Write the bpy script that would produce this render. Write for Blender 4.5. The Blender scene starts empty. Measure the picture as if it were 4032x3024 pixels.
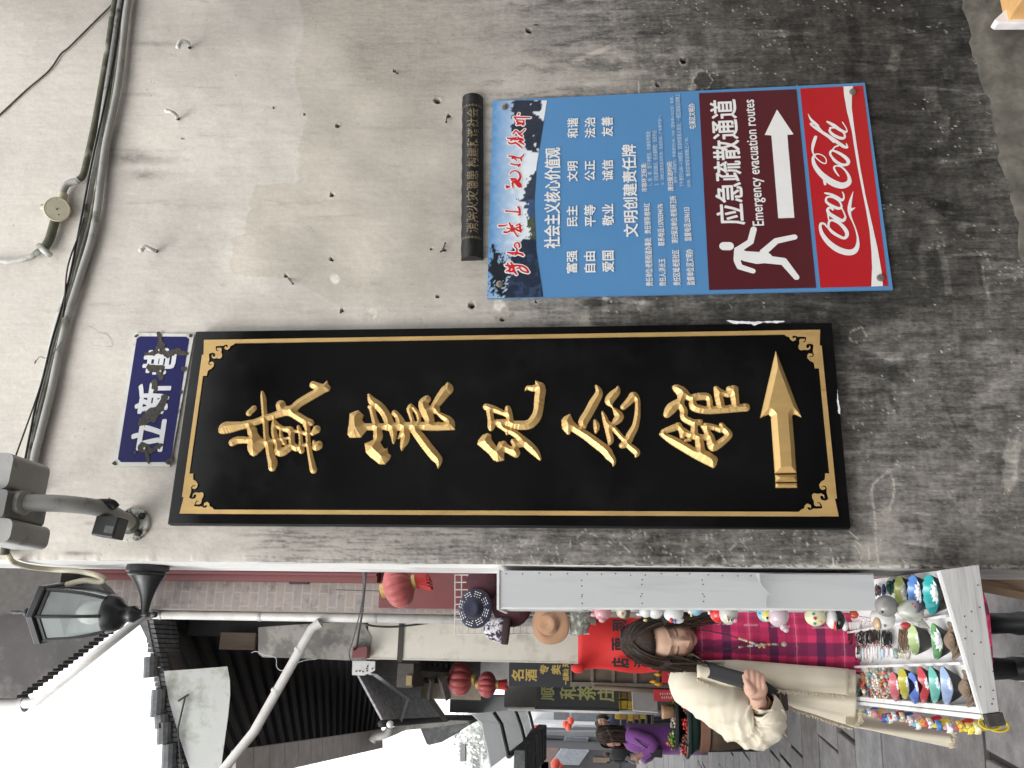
import bpy, bmesh, math, random
import numpy as np
from mathutils import Vector, Matrix
random.seed(7); rng=np.random.default_rng(11)
S=bpy.context.scene; COL=S.collection
# ------------------------------------------------------------------ camera, world, sun, exposure
FOC=3300.0; YAW,PIT,ROL=0.3121,0.0969,-0.0109
CAM=np.array([0.0,-2.4311,1.6])
_f=np.array([math.sin(YAW)*math.cos(PIT),math.cos(YAW)*math.cos(PIT),math.sin(PIT)])
_r=np.array([math.cos(YAW),-math.sin(YAW),0.0]); _u=np.cross(_r,_f)
RGT=math.cos(ROL)*_r+math.sin(ROL)*_u; UPV=-math.sin(ROL)*_r+math.cos(ROL)*_u; FWD=_f
cd=bpy.data.cameras.new('camera'); cam=bpy.data.objects.new('camera',cd); COL.objects.link(cam)
cd.sensor_fit='HORIZONTAL'; cd.sensor_width=36.0; cd.lens=FOC/4032*36.0; cd.clip_start=0.02; cd.clip_end=400
_X,_Y,_Z=-UPV,RGT,-FWD                      # the phone was held on its side
cam.matrix_world=Matrix(((_X[0],_Y[0],_Z[0],CAM[0]),(_X[1],_Y[1],_Z[1],CAM[1]),(_X[2],_Y[2],_Z[2],CAM[2]),(0,0,0,1)))
S.camera=cam
w=bpy.data.worlds.new('World'); S.world=w; w.use_nodes=True
SUN_EL,SUN_AZ=math.radians(42),math.radians(-128)      # azimuth measured from +Y (the way the lane runs) towards +X
nt=w.node_tree; bg=nt.nodes['Background']
sky=nt.nodes.new('ShaderNodeTexSky'); sky.sky_type='NISHITA'; sky.sun_disc=False
sky.sun_elevation=SUN_EL; sky.sun_rotation=SUN_AZ; sky.air_density=1.0; sky.dust_density=6.0; sky.ozone_density=1.0
hs=nt.nodes.new('ShaderNodeHueSaturation'); hs.inputs['Saturation'].default_value=0.12
nt.links.new(sky.outputs[0],hs.inputs['Color'])
mxw=nt.nodes.new('ShaderNodeMix'); mxw.data_type='RGBA'; mxw.inputs['Factor'].default_value=.7      # a white overcast deck over the clear sky
nt.links.new(hs.outputs[0],mxw.inputs['A']); mxw.inputs['B'].default_value=(8.2,8.3,8.5,1)
nt.links.new(mxw.outputs['Result'],bg.inputs[0]); bg.inputs[1].default_value=0.15
sl=bpy.data.lights.new('sun','SUN'); so=bpy.data.objects.new('sun',sl); COL.objects.link(so)
sl.energy=0.7; sl.angle=math.radians(28); sl.color=(1.0,0.965,0.92)
_sd=Vector((math.sin(SUN_AZ)*math.cos(SUN_EL),math.cos(SUN_AZ)*math.cos(SUN_EL),math.sin(SUN_EL)))
so.rotation_euler=_sd.to_track_quat('Z','Y').to_euler()
S.view_settings.view_transform='Standard'; S.view_settings.look='None'; S.view_settings.gamma=1
S.view_settings.exposure=0.95
S.render.engine='CYCLES'; S.cycles.use_denoising=True; S.cycles.max_bounces=6
# ------------------------------------------------------------------ a photograph point to a point on a real plane
def ray(x,y): return FWD+RGT*((3024-y)-1512)/FOC-UPV*(x-2016)/FOC
def PY(x,y,Y=0.0): d=ray(x,y); return CAM+d*((Y-CAM[1])/d[1])
def PX(x,y,X): d=ray(x,y); return CAM+d*((X-CAM[0])/d[0])
def PZ(x,y,Z): d=ray(x,y); return CAM+d*((Z-CAM[2])/d[2])
def PP(x,y,o,n):
    d=ray(x,y); o=np.array(o); n=np.array(n); return CAM+d*(((o-CAM)@n)/(d@n))
def pr(p):
    d=np.asarray(p,float)-CAM; z=d@FWD
    return 2016-FOC*(d@UPV)/z, 3024-(1512+FOC*(d@RGT)/z)
# ------------------------------------------------------------------ mesh builder
class MB:
    def __init__(s): s.v=[]; s.f=[]; s.m=[]; s.c=[]
    def add(s,v,f,m=0,c=None):
        n=len(s.v); v=[tuple(map(float,p)) for p in v]; s.v+=v
        s.f+=[tuple(i+n for i in q) for q in f]; s.m+=[m]*len(f)
        s.c+=([c]*len(v) if (c is None or not hasattr(c[0],'__len__')) else list(c)); return s
    def box(s,a,b,m=0,c=None):
        x0,y0,z0=np.minimum(a,b); x1,y1,z1=np.maximum(a,b)
        return s.add([(x0,y0,z0),(x1,y0,z0),(x1,y1,z0),(x0,y1,z0),(x0,y0,z1),(x1,y0,z1),(x1,y1,z1),(x0,y1,z1)],
          [(0,3,2,1),(4,5,6,7),(0,1,5,4),(1,2,6,5),(2,3,7,6),(3,0,4,7)],m,c)
    def hexa(s,q,d,m=0,c=None):      # four corners pushed along d
        q=[np.array(p,float) for p in q]; d=np.array(d,float)
        return s.add(q+[p+d for p in q],[(3,2,1,0),(4,5,6,7),(0,1,5,4),(1,2,6,5),(2,3,7,6),(3,0,4,7)],m,c)
    def prism(s,poly,d,m=0,c=None):
        n=len(poly); poly=[np.array(p,float) for p in poly]; d=np.array(d,float)
        return s.add(poly+[p+d for p in poly],[tuple(range(n))[::-1],tuple(range(n,2*n))]+[(i,(i+1)%n,n+(i+1)%n,n+i) for i in range(n)],m,c)
    def tube(s,pts,r,n=8,m=0,cap=True,c=None,flat=None):
        pts=[np.array(p,float) for p in pts]; k=len(pts); r=[r]*k if not hasattr(r,'__len__') else r
        V=[];up=None
        for i in range(k):
            t=pts[min(i+1,k-1)]-pts[max(i-1,0)]; t/= (np.linalg.norm(t)+1e-9)
            if up is None:
                up=np.array([0,0,1.]) if abs(t[2])<.9 else np.array([1.,0,0])
            a=up-t*(up@t); a/=(np.linalg.norm(a)+1e-9); up=a; b=np.cross(t,a)
            ra,rb=(r[i],r[i]) if not hasattr(r[i],'__len__') else r[i]
            V+=[pts[i]+a*ra*math.cos(2*math.pi*j/n)+b*rb*math.sin(2*math.pi*j/n) for j in range(n)]
        F=[(i*n+j,i*n+(j+1)%n,(i+1)*n+(j+1)%n,(i+1)*n+j) for i in range(k-1) for j in range(n)]
        if cap: F+=[tuple(range(n))[::-1],tuple((k-1)*n+j for j in range(n))]
        return s.add(V,F,m,c)
    def loft(s,rings,m=0,cap=True,close=True,c=None):
        n=len(rings[0]); V=[p for r in rings for p in r]; k=len(rings)
        J=range(n) if close else range(n-1)
        F=[(i*n+j,i*n+(j+1)%n,(i+1)*n+(j+1)%n,(i+1)*n+j) for i in range(k-1) for j in J]
        if cap and close: F+=[tuple(range(n))[::-1],tuple((k-1)*n+j for j in range(n))]
        return s.add(V,F,m,c)
    def lathe(s,o,prof,n=16,axis=(0,0,1),m=0,c=None,cap=True,ph=0.,sx=1.,sy=1.):
        o=np.array(o,float); ax=np.array(axis,float); ax/=np.linalg.norm(ax)
        a=np.cross(ax,[0,1,0.]) if abs(ax[1])<.9 else np.cross(ax,[1.,0,0]); a/=np.linalg.norm(a); b=np.cross(ax,a)
        return s.loft([[o+ax*z+(a*math.cos(ph+2*math.pi*j/n)*sx+b*math.sin(ph+2*math.pi*j/n)*sy)*r for j in range(n)] for r,z in prof],m,cap,True,c)
    def ell(s,o,rad,nu=12,nv=8,m=0,c=None,rot=None):
        o=np.array(o,float); R=rot if rot is not None else np.eye(3); rings=[]
        for i in range(nv+1):
            t=-math.pi/2+math.pi*i/nv; t=max(min(t,math.pi/2-.02),-math.pi/2+.02)
            rings.append([o+R@np.array([rad[0]*math.cos(t)*math.cos(2*math.pi*j/nu),rad[1]*math.cos(t)*math.sin(2*math.pi*j/nu),rad[2]*math.sin(t)]) for j in range(nu)])
        return s.loft(rings,m,True,True,c)
    def grid(s,P,m=0,c=None):        # P[i][j] points
        a=len(P); b=len(P[0])
        return s.add([p for r in P for p in r],[(i*b+j,i*b+j+1,(i+1)*b+j+1,(i+1)*b+j) for i in range(a-1) for j in range(b-1)],m,c)
ORG={}
def link(o,parent,org):
    COL.objects.link(o)
    if parent is not None: o.parent=parent
    else: o.location=org
    ORG[o.name]=np.array(org,float)
def mesh_from(name,V,F,mats,mi=None,colors=None,smooth=False,angle=None):
    me=bpy.data.meshes.new(name); me.from_pydata([tuple(p) for p in V],[],F)
    for mt in (mats if isinstance(mats,(list,tuple)) else [mats]): me.materials.append(mt)
    if mi is not None and len(mi) and max(mi)>0: me.polygons.foreach_set('material_index',mi)
    if colors is not None:
        at=me.color_attributes.new('Col','FLOAT_COLOR','POINT')
        a=np.ones((len(V),4),np.float32); a[:,:3]=colors; at.data.foreach_set('color',a.ravel())
    if smooth:
        me.polygons.foreach_set('use_smooth',[True]*len(me.polygons))
    me.update(); return me
def obj(name,mb,mats,parent=None,smooth=False,sharp=None,bevel=None,label=None,solid=None,sub=0,fixn=True):
    V=np.array(mb.v)
    org=ORG[parent.name] if parent is not None else np.array([V[:,0].mean(),V[:,1].mean(),V[:,2].min()])
    col=None
    if any(c is not None for c in mb.c): col=np.array([(1,1,1) if c is None else c for c in mb.c])
    me=mesh_from(name,V-org,mb.f,mats,mb.m,col,smooth)
    if fixn:
        bm=bmesh.new(); bm.from_mesh(me); bmesh.ops.recalc_face_normals(bm,faces=bm.faces); bm.to_mesh(me); bm.free()
    o=bpy.data.objects.new(name,me); link(o,parent,org)
    if smooth and sharp is not None:
        try: me.set_sharp_from_angle(angle=math.radians(sharp))
        except Exception: pass
    if solid: md=o.modifiers.new('solid','SOLIDIFY'); md.thickness=solid; md.offset=0
    if bevel: md=o.modifiers.new('bevel','BEVEL'); md.width=bevel; md.segments=2; md.limit_method='ANGLE'; md.angle_limit=math.radians(50)
    if sub: md=o.modifiers.new('sub','SUBSURF'); md.levels=sub; md.render_levels=sub
    if label: o['label']=label
    return o
def thing(name,label,cat,loc,group=None):
    o=bpy.data.objects.new(name,None); o.empty_display_size=.05; COL.objects.link(o); o.location=loc; ORG[o.name]=np.array(loc,float)
    o['label']=label; o['category']=cat
    if group: o['group']=group
    return o
def tag(o,label,cat,group=None,kind=None):
    if kind: o['kind']=kind
    o['label']=label
    if cat: o['category']=cat
    if group: o['group']=group
    return o
# ------------------------------------------------------------------ value noise in numpy
def _h(ix,iy,seed):
    n=(ix.astype(np.int64)*374761393+iy.astype(np.int64)*668265263+seed*1442695041)&0x7fffffff
    n=((n^(n>>13))*1274126177)&0x7fffffff; n=(n^(n>>16))&0xffff
    return n/65535.0
def vnoise(x,y,seed=0):
    ix=np.floor(x);iy=np.floor(y);fx=x-ix;fy=y-iy;fx=fx*fx*(3-2*fx);fy=fy*fy*(3-2*fy)
    return (_h(ix,iy,seed)*(1-fx)+_h(ix+1,iy,seed)*fx)*(1-fy)+(_h(ix,iy+1,seed)*(1-fx)+_h(ix+1,iy+1,seed)*fx)*fy
def fbm(x,y,seed=0,o=4,g=.5):
    s=0;a=1;t=0
    for i in range(o): s=s+a*vnoise(x*2**i,y*2**i,seed+i*17); t+=a; a*=g
    return s/t
def sstep(a,b,x): t=np.clip((x-a)/(b-a),0,1); return t*t*(3-2*t)
# ------------------------------------------------------------------ materials
MATS={}
def pmat(name,col,rough=.6,metal=0.,var=.18,scale=14.,bump=.15,bscale=90.,spec=.5,stretch=(1,1,1),attr=False,trans=0.,coat=0.,dirt=None,dscale=6.,alpha=1.,dlo=.5,dhi=.68,sheen=0.,bdist=.004,sss=0.):
    m=bpy.data.materials.new(name); m.use_nodes=True; N=m.node_tree.nodes; L=m.node_tree.links; b=N['Principled BSDF']
    tc=N.new('ShaderNodeTexCoord'); mp=N.new('ShaderNodeMapping'); mp.inputs['Scale'].default_value=stretch; L.new(tc.outputs['Object'],mp.inputs[0])
    nz=N.new('ShaderNodeTexNoise'); nz.inputs['Scale'].default_value=scale; nz.inputs['Detail'].default_value=6; nz.inputs['Roughness'].default_value=.6; L.new(mp.outputs[0],nz.inputs[0])
    mr=N.new('ShaderNodeMapRange'); mr.inputs[1].default_value=.25; mr.inputs[2].default_value=.75; mr.inputs[3].default_value=1-var; mr.inputs[4].default_value=1+var; L.new(nz.outputs[0],mr.inputs[0])
    if attr: ca=N.new('ShaderNodeVertexColor'); ca.layer_name='Col'; src=ca.outputs[0]
    else: rgb=N.new('ShaderNodeRGB'); rgb.outputs[0].default_value=(*col,1); src=rgb.outputs[0]
    mx=N.new('ShaderNodeVectorMath'); mx.operation='SCALE'; L.new(src,mx.inputs[0]); L.new(mr.outputs[0],mx.inputs['Scale']); out=mx.outputs[0]
    if dirt:
        n2=N.new('ShaderNodeTexNoise'); n2.inputs['Scale'].default_value=dscale; n2.inputs['Detail'].default_value=8; n2.inputs['Roughness'].default_value=.68; L.new(mp.outputs[0],n2.inputs[0])
        r2=N.new('ShaderNodeMapRange'); r2.inputs[1].default_value=dlo; r2.inputs[2].default_value=dhi; L.new(n2.outputs[0],r2.inputs[0])
        mm=N.new('ShaderNodeMix'); mm.data_type='RGBA'; L.new(r2.outputs[0],mm.inputs['Factor']); L.new(out,mm.inputs['A']); mm.inputs['B'].default_value=(*dirt,1); out=mm.outputs['Result']
    L.new(out,b.inputs['Base Color'])
    b.inputs['Roughness'].default_value=rough; b.inputs['Metallic'].default_value=metal; b.inputs['Specular IOR Level'].default_value=spec
    if rough>.12:
        rr=N.new('ShaderNodeMapRange'); rr.inputs[1].default_value=.3; rr.inputs[2].default_value=.7; rr.inputs[3].default_value=max(rough-.08,0.03); rr.inputs[4].default_value=min(rough+.08,1); L.new(nz.outputs[0],rr.inputs[0]); L.new(rr.outputs[0],b.inputs['Roughness'])
    if trans: b.inputs['Transmission Weight'].default_value=trans; b.inputs['IOR'].default_value=1.45
    if coat: b.inputs['Coat Weight'].default_value=coat; b.inputs['Coat Roughness'].default_value=.05
    if sheen: b.inputs['Sheen Weight'].default_value=sheen; b.inputs['Sheen Roughness'].default_value=.5
    if sss: b.inputs['Subsurface Weight'].default_value=sss; b.inputs['Subsurface Radius'].default_value=(.012,.004,.002); b.inputs['Subsurface Scale'].default_value=1
    if alpha<1: b.inputs['Alpha'].default_value=alpha
    if bump:
        n3=N.new('ShaderNodeTexNoise'); n3.inputs['Scale'].default_value=bscale; n3.inputs['Detail'].default_value=5; L.new(mp.outputs[0],n3.inputs[0])
        bp=N.new('ShaderNodeBump'); bp.inputs['Strength'].default_value=bump; bp.inputs['Distance'].default_value=bdist; L.new(n3.outputs[0],bp.inputs['Height']); L.new(bp.outputs[0],b.inputs['Normal'])
    MATS[name]=m; return m
# ------------------------------------------------------------------ lettering
def text2d(body,bold=0.0,res=2):
    c=bpy.data.curves.new('t','FONT'); c.body=body; c.size=1; c.offset=bold; c.resolution_u=res
    o=bpy.data.objects.new('t',c); COL.objects.link(o); dg=bpy.context.evaluated_depsgraph_get()
    me=bpy.data.meshes.new_from_object(o.evaluated_get(dg))
    V=np.array([v.co[:] for v in me.vertices])[:,:2]; F=[tuple(p.vertices) for p in me.polygons]
    bpy.data.objects.remove(o); bpy.data.curves.remove(c); bpy.data.meshes.remove(me); return V,F
def put_text(mb,body,A,B,bold=0.0,m=0,off=(0,-.0015,0),vertical_fit=True,shear=0):
    """lettering in the upright box whose top-left corner is A and bottom-right corner B (points on an XZ wall plane)"""
    V,F=text2d(body,0); lo=V.min(0); hi=V.max(0); t=(V-lo)/(hi-lo+1e-9)
    e=bold*(hi[1]-lo[1])*0+bold*(A[2]-B[2])/(hi[1]-lo[1]) ; k=0
    for dx,dz in (((0,0),) if bold<.004 else ((0,0),(1,.6),(-1,.6),(1,-.6),(-1,-.6),(0,1.),(0,-1.))):
        mb.add([(A[0]+(B[0]-A[0])*(a+shear*(b-.5))+dx*e,A[1]+(B[1]-A[1])*a+off[1]-k*.00012,B[2]+(A[2]-B[2])*b+dz*e) for a,b in t],F,m); k+=1
    return mb
def put_text_uv(mb,body,o,ux,uz,n,bold=0.0,m=0,lift=.0015):
    """lettering fitted in the parallelogram o + a*ux + b*uz, lifted along n"""
    V,F=text2d(body,0); lo=V.min(0); hi=V.max(0); t=(V-lo)/(hi-lo+1e-9)
    o=np.array(o,float);ux=np.array(ux,float);uz=np.array(uz,float);n=np.array(n,float); lz=np.linalg.norm(uz); e=bold*lz/(hi[1]-lo[1]); hx=ux/np.linalg.norm(ux)*e; hz=uz/lz*e
    for k,(dx,dz) in enumerate(((0,0),) if bold<.004 else ((0,0),(1,.6),(-1,.6),(1,-.6),(-1,-.6))):
        mb.add([o+ux*a+uz*b+n*(lift+k*.00015)+hx*dx+hz*dz for a,b in t],F,m)
    return mb
# ------------------------------------------------------------------ brush strokes and outlines as one carved or flat surface
def seg_d(X,Y,s):
    best=np.full(X.shape,-1e9)
    for (x0,y0,r0),(x1,y1,r1) in zip(s[:-1],s[1:]):
        dx,dy=x1-x0,y1-y0; l=dx*dx+dy*dy+1e-12
        t=np.clip(((X-x0)*dx+(Y-y0)*dy)/l,0,1)
        best=np.maximum(best,(r0+(r1-r0)*t)-np.hypot(X-x0-t*dx,Y-y0-t*dy))
    return best
def poly_d(X,Y,p):
    n=len(p); d=np.full(X.shape,1e9); ins=np.zeros(X.shape,bool)
    for i in range(n):
        x0,y0=p[i]; x1,y1=p[(i+1)%n]; dx,dy=x1-x0,y1-y0; l=dx*dx+dy*dy+1e-12
        t=np.clip(((X-x0)*dx+(Y-y0)*dy)/l,0,1); d=np.minimum(d,np.hypot(X-x0-t*dx,Y-y0-t*dy))
        if abs(dy)>1e-12: ins^=((y0>Y)!=(y1>Y))&(X<dx*(Y-y0)/dy+x0)
    return np.where(ins,d,-d)
def carve(strokes=(),polys=(),neg=(),negp=(),res=.0015,k=.8,hmax=1.,flat=False,wob=0.,base=.0,edt=False):
    """2-D shapes -> (verts (x,y,h), faces). h is the distance to the outline (a chiselled ridge) or 0 when flat"""
    pts=[(x,y,r) for s in strokes for x,y,r in s]+[(x,y,0) for p in polys for x,y in p]
    a=np.array(pts); m=res*3
    x0,x1=(a[:,0]-a[:,2]).min()-m,(a[:,0]+a[:,2]).max()+m; y0,y1=(a[:,1]-a[:,2]).min()-m,(a[:,1]+a[:,2]).max()+m
    xs=np.arange(x0,x1+res,res); ys=np.arange(y0,y1+res,res); X,Y=np.meshgrid(xs,ys,indexing='ij')
    D=np.full(X.shape,-1e9)
    for s in strokes: D=np.maximum(D,seg_d(X,Y,s if len(s)>1 else [s[0],(s[0][0]+1e-6,s[0][1],s[0][2])]))
    for p in polys: D=np.maximum(D,poly_d(X,Y,p))
    for s in neg: D=np.minimum(D,-seg_d(X,Y,s if len(s)>1 else [s[0],(s[0][0]+1e-6,s[0][1],s[0][2])]))
    for p in negp: D=np.minimum(D,-poly_d(X,Y,p))
    if wob: D=D+wob*(fbm(X/(res*9),Y/(res*9),3,2)-.5)
    if edt:                                   # true distance to the outline of the joined shape
        out=np.argwhere((D<0)&(D>-3*res)).astype(float); ins=np.argwhere(D>=0); E=D.copy()
        for i in range(0,len(ins),4000):
            q=ins[i:i+4000]; dd=np.sqrt(((q[:,None,:]-out[None,:,:])**2).sum(2).min(1))*res; E[q[:,0],q[:,1]]=np.maximum(dd-res*.5,res*.05)
        D=E
    gx,gy=np.gradient(D,res); g=np.hypot(gx,gy)+1e-6
    keep=(D[:-1,:-1]>0)|(D[1:,:-1]>0)|(D[:-1,1:]>0)|(D[1:,1:]>0)
    idx=-np.ones(D.shape,int); V=[];F=[]
    mv=np.clip(-D,0,res*1.5)*(D<0)
    PX_=X+gx/g*mv; PY_=Y+gy/g*mv
    H=np.zeros_like(D) if flat else np.clip(k*D,0,hmax)+base*(D>0)
    for i,j in np.argwhere(keep):
        q=[]
        for a_,b_ in ((i,j),(i+1,j),(i+1,j+1),(i,j+1)):
            if idx[a_,b_]<0: idx[a_,b_]=len(V); V.append((PX_[a_,b_],PY_[a_,b_],H[a_,b_]))
            q.append(idx[a_,b_])
        F.append(tuple(q))
    return V,F
def zpt(org,sc): return lambda x,y: (org[0]+x*sc,org[1]+y*sc)
def wall_strokes(strokes,org,sc,Y):
    """strokes traced on a crop of the photograph -> (x,z,r) on the plane y=Y"""
    out=[]
    for s in strokes:
        q=[]
        for x,y,r in s:
            a,b=org[0]+x*sc,org[1]+y*sc; p=PY(a,b,Y); p2=PY(a+r*sc,b,Y); p3=PY(a,b+r*sc,Y)
            q.append((p[0],p[2],.5*(np.linalg.norm(p2-p)+np.linalg.norm(p3-p))))
        out.append(q)
    return out
def wall_polys(polys,org,sc,Y):
    return [[(lambda p:(p[0],p[2]))(PY(org[0]+x*sc,org[1]+y*sc,Y)) for x,y in s] for s in polys]
def carve_on(mb,Y,m=0,**kw):
    V,F=carve(**kw); mb.add([(x,Y-h,z) for x,z,h in V],F,m); return mb
def quadZ(x,y,Y): p=PY(x,y,Y); return (p[0],p[1],p[2])
# ================================================================== GROUND
XC=0.2416            # the corner of the plastered wall
WT=0.29              # its thickness
m_stone=None
def stone_mat():
    m=bpy.data.materials.new('paving_stone'); m.use_nodes=True; N=m.node_tree.nodes; L=m.node_tree.links; b=N['Principled BSDF']
    ca=N.new('ShaderNodeVertexColor'); ca.layer_name='Col'
    tc=N.new('ShaderNodeTexCoord'); nz=N.new('ShaderNodeTexNoise'); nz.inputs['Scale'].default_value=9; nz.inputs['Detail'].default_value=9; nz.inputs['Roughness'].default_value=.7; L.new(tc.outputs['Object'],nz.inputs[0])
    mr=N.new('ShaderNodeMapRange'); mr.inputs[1].default_value=.3; mr.inputs[2].default_value=.7; mr.inputs[3].default_value=.58; mr.inputs[4].default_value=1.38; L.new(nz.outputs[0],mr.inputs[0])
    v=N.new('ShaderNodeVectorMath'); v.operation='SCALE'; L.new(ca.outputs[0],v.inputs[0]); L.new(mr.outputs[0],v.inputs['Scale']); L.new(v.outputs[0],b.inputs['Base Color'])
    b.inputs['Roughness'].default_value=.62
    n2=N.new('ShaderNodeTexNoise'); n2.inputs['Scale'].default_value=40; n2.inputs['Detail'].default_value=8; L.new(tc.outputs['Object'],n2.inputs[0])
    bp=N.new('ShaderNodeBump'); bp.inputs['Strength'].default_value=.5; bp.inputs['Distance'].default_value=.012; L.new(n2.outputs[0],bp.inputs['Height']); L.new(bp.outputs[0],b.inputs['Normal'])
    return m
m_stone=stone_mat()
m_soil=pmat('joint_dirt',(.03,.028,.025),rough=.9)
g=MB(); g.add([(-120,-40,-.03),(120,-40,-.03),(120,160,-.03),(-120,160,-.03)],[(0,1,2,3)])
o=obj('ground',g,m_soil); o['kind']='structure'
# long grey slabs laid across the lane in irregular courses
pv=MB(); y=-3.6; R=random.Random(5)
ang=math.radians(-7); ca_,sa_=math.cos(ang),math.sin(ang)
while y<62:
    dpt=R.uniform(.36,.78) ; x=-9+R.uniform(0,.8)
    while x<4:
        ln=R.uniform(.6,1.3); j=R.uniform(.007,.016); h=R.uniform(-.004,.004); cgy=R.uniform(.125,.19); tint=R.uniform(.002,.014)
        q=[]
        for a,b in ((x+j,y+j),(x+ln-j,y+j),(x+ln-j,y+dpt-j),(x+j,y+dpt-j)):
            a+=R.uniform(-.008,.008); b+=R.uniform(-.008,.008); q.append((a*ca_-b*sa_,a*sa_+b*ca_+1.0,h))
        e=.006; cx=sum(p[0] for p in q)/4; cy=sum(p[1] for p in q)/4
        inn=[(p[0]+(cx-p[0])*.012,p[1]+(cy-p[1])*.02,h) for p in q]; out=[(p[0],p[1],h-e) for p in q]; low=[(p[0],p[1],-.05) for p in q]
        c=(cgy+tint,cgy,cgy-tint*.6)
        pv.add(inn+out+low,[(0,1,2,3)]+[(4+i,4+(i+1)%4,(i+1)%4,i) for i in range(4)]+[(8+i,8+(i+1)%4,4+(i+1)%4,4+i) for i in range(4)],0,c)
        x+=ln
    y+=dpt
o=obj('pavement',pv,m_stone); o['kind']='structure'

# ================================================================== PLASTER WALL
CP=[(150,300,.62),(150,900,.64),(100,1500,.64),(400,100,.6),(600,400,.62),(600,1000,.62),(500,1500,.66),(500,1950,.66),(300,2150,.66),(900,200,.56),(900,600,.6),(900,1000,.62),
(1150,200,.5),(1150,450,.56),(1200,800,.57),(1200,1100,.57),(1300,1250,.56),(1450,300,.51),(1450,600,.53),(1500,1000,.55),(1700,200,.45),(1700,500,.5),(1700,900,.53),(1800,1150,.5),(1850,650,.52),
(1950,100,.38),(2050,260,.44),(2200,200,.31),(2200,330,.38),(2400,150,.22),(2400,280,.33),(2600,80,.17),(2580,280,.24),(2750,150,.13),(2850,270,.105),(3000,150,.085),(3050,300,.08),(3300,80,.085),(3300,260,.06),
(3550,100,.065),(3550,350,.055),(3600,700,.055),(3560,1050,.065),(3500,1220,.06),(3750,200,.06),(3750,600,.065),(3750,1000,.075),(1950,1200,.42),(2050,1220,.33),(2200,1230,.26),(2400,1220,.2),(2600,1220,.14),(2800,1220,.105),(3200,1220,.075),(3400,1180,.05),
(700,2150,.66),(950,2150,.56),(1200,2160,.46),(1500,2160,.36),(1750,2160,.32),(2000,2160,.26),(2300,2160,.20),(2700,2160,.17),(3100,2160,.16),(3330,2165,.18),(3430,2180,.36),(3480,2120,.34),(3560,2180,.24),(3720,2180,.17),(3900,2180,.27),
(3420,1400,.13),(3380,1700,.15),(3400,1980,.20),(3560,1350,.14),(3600,1550,.18),(3600,1900,.20),(3800,1300,.15),(3780,1600,.16),(3780,1900,.21),(3950,1450,.2),(3980,1800,.2),(3980,1100,.11),(4000,600,.15),(4000,300,.13)]
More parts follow.
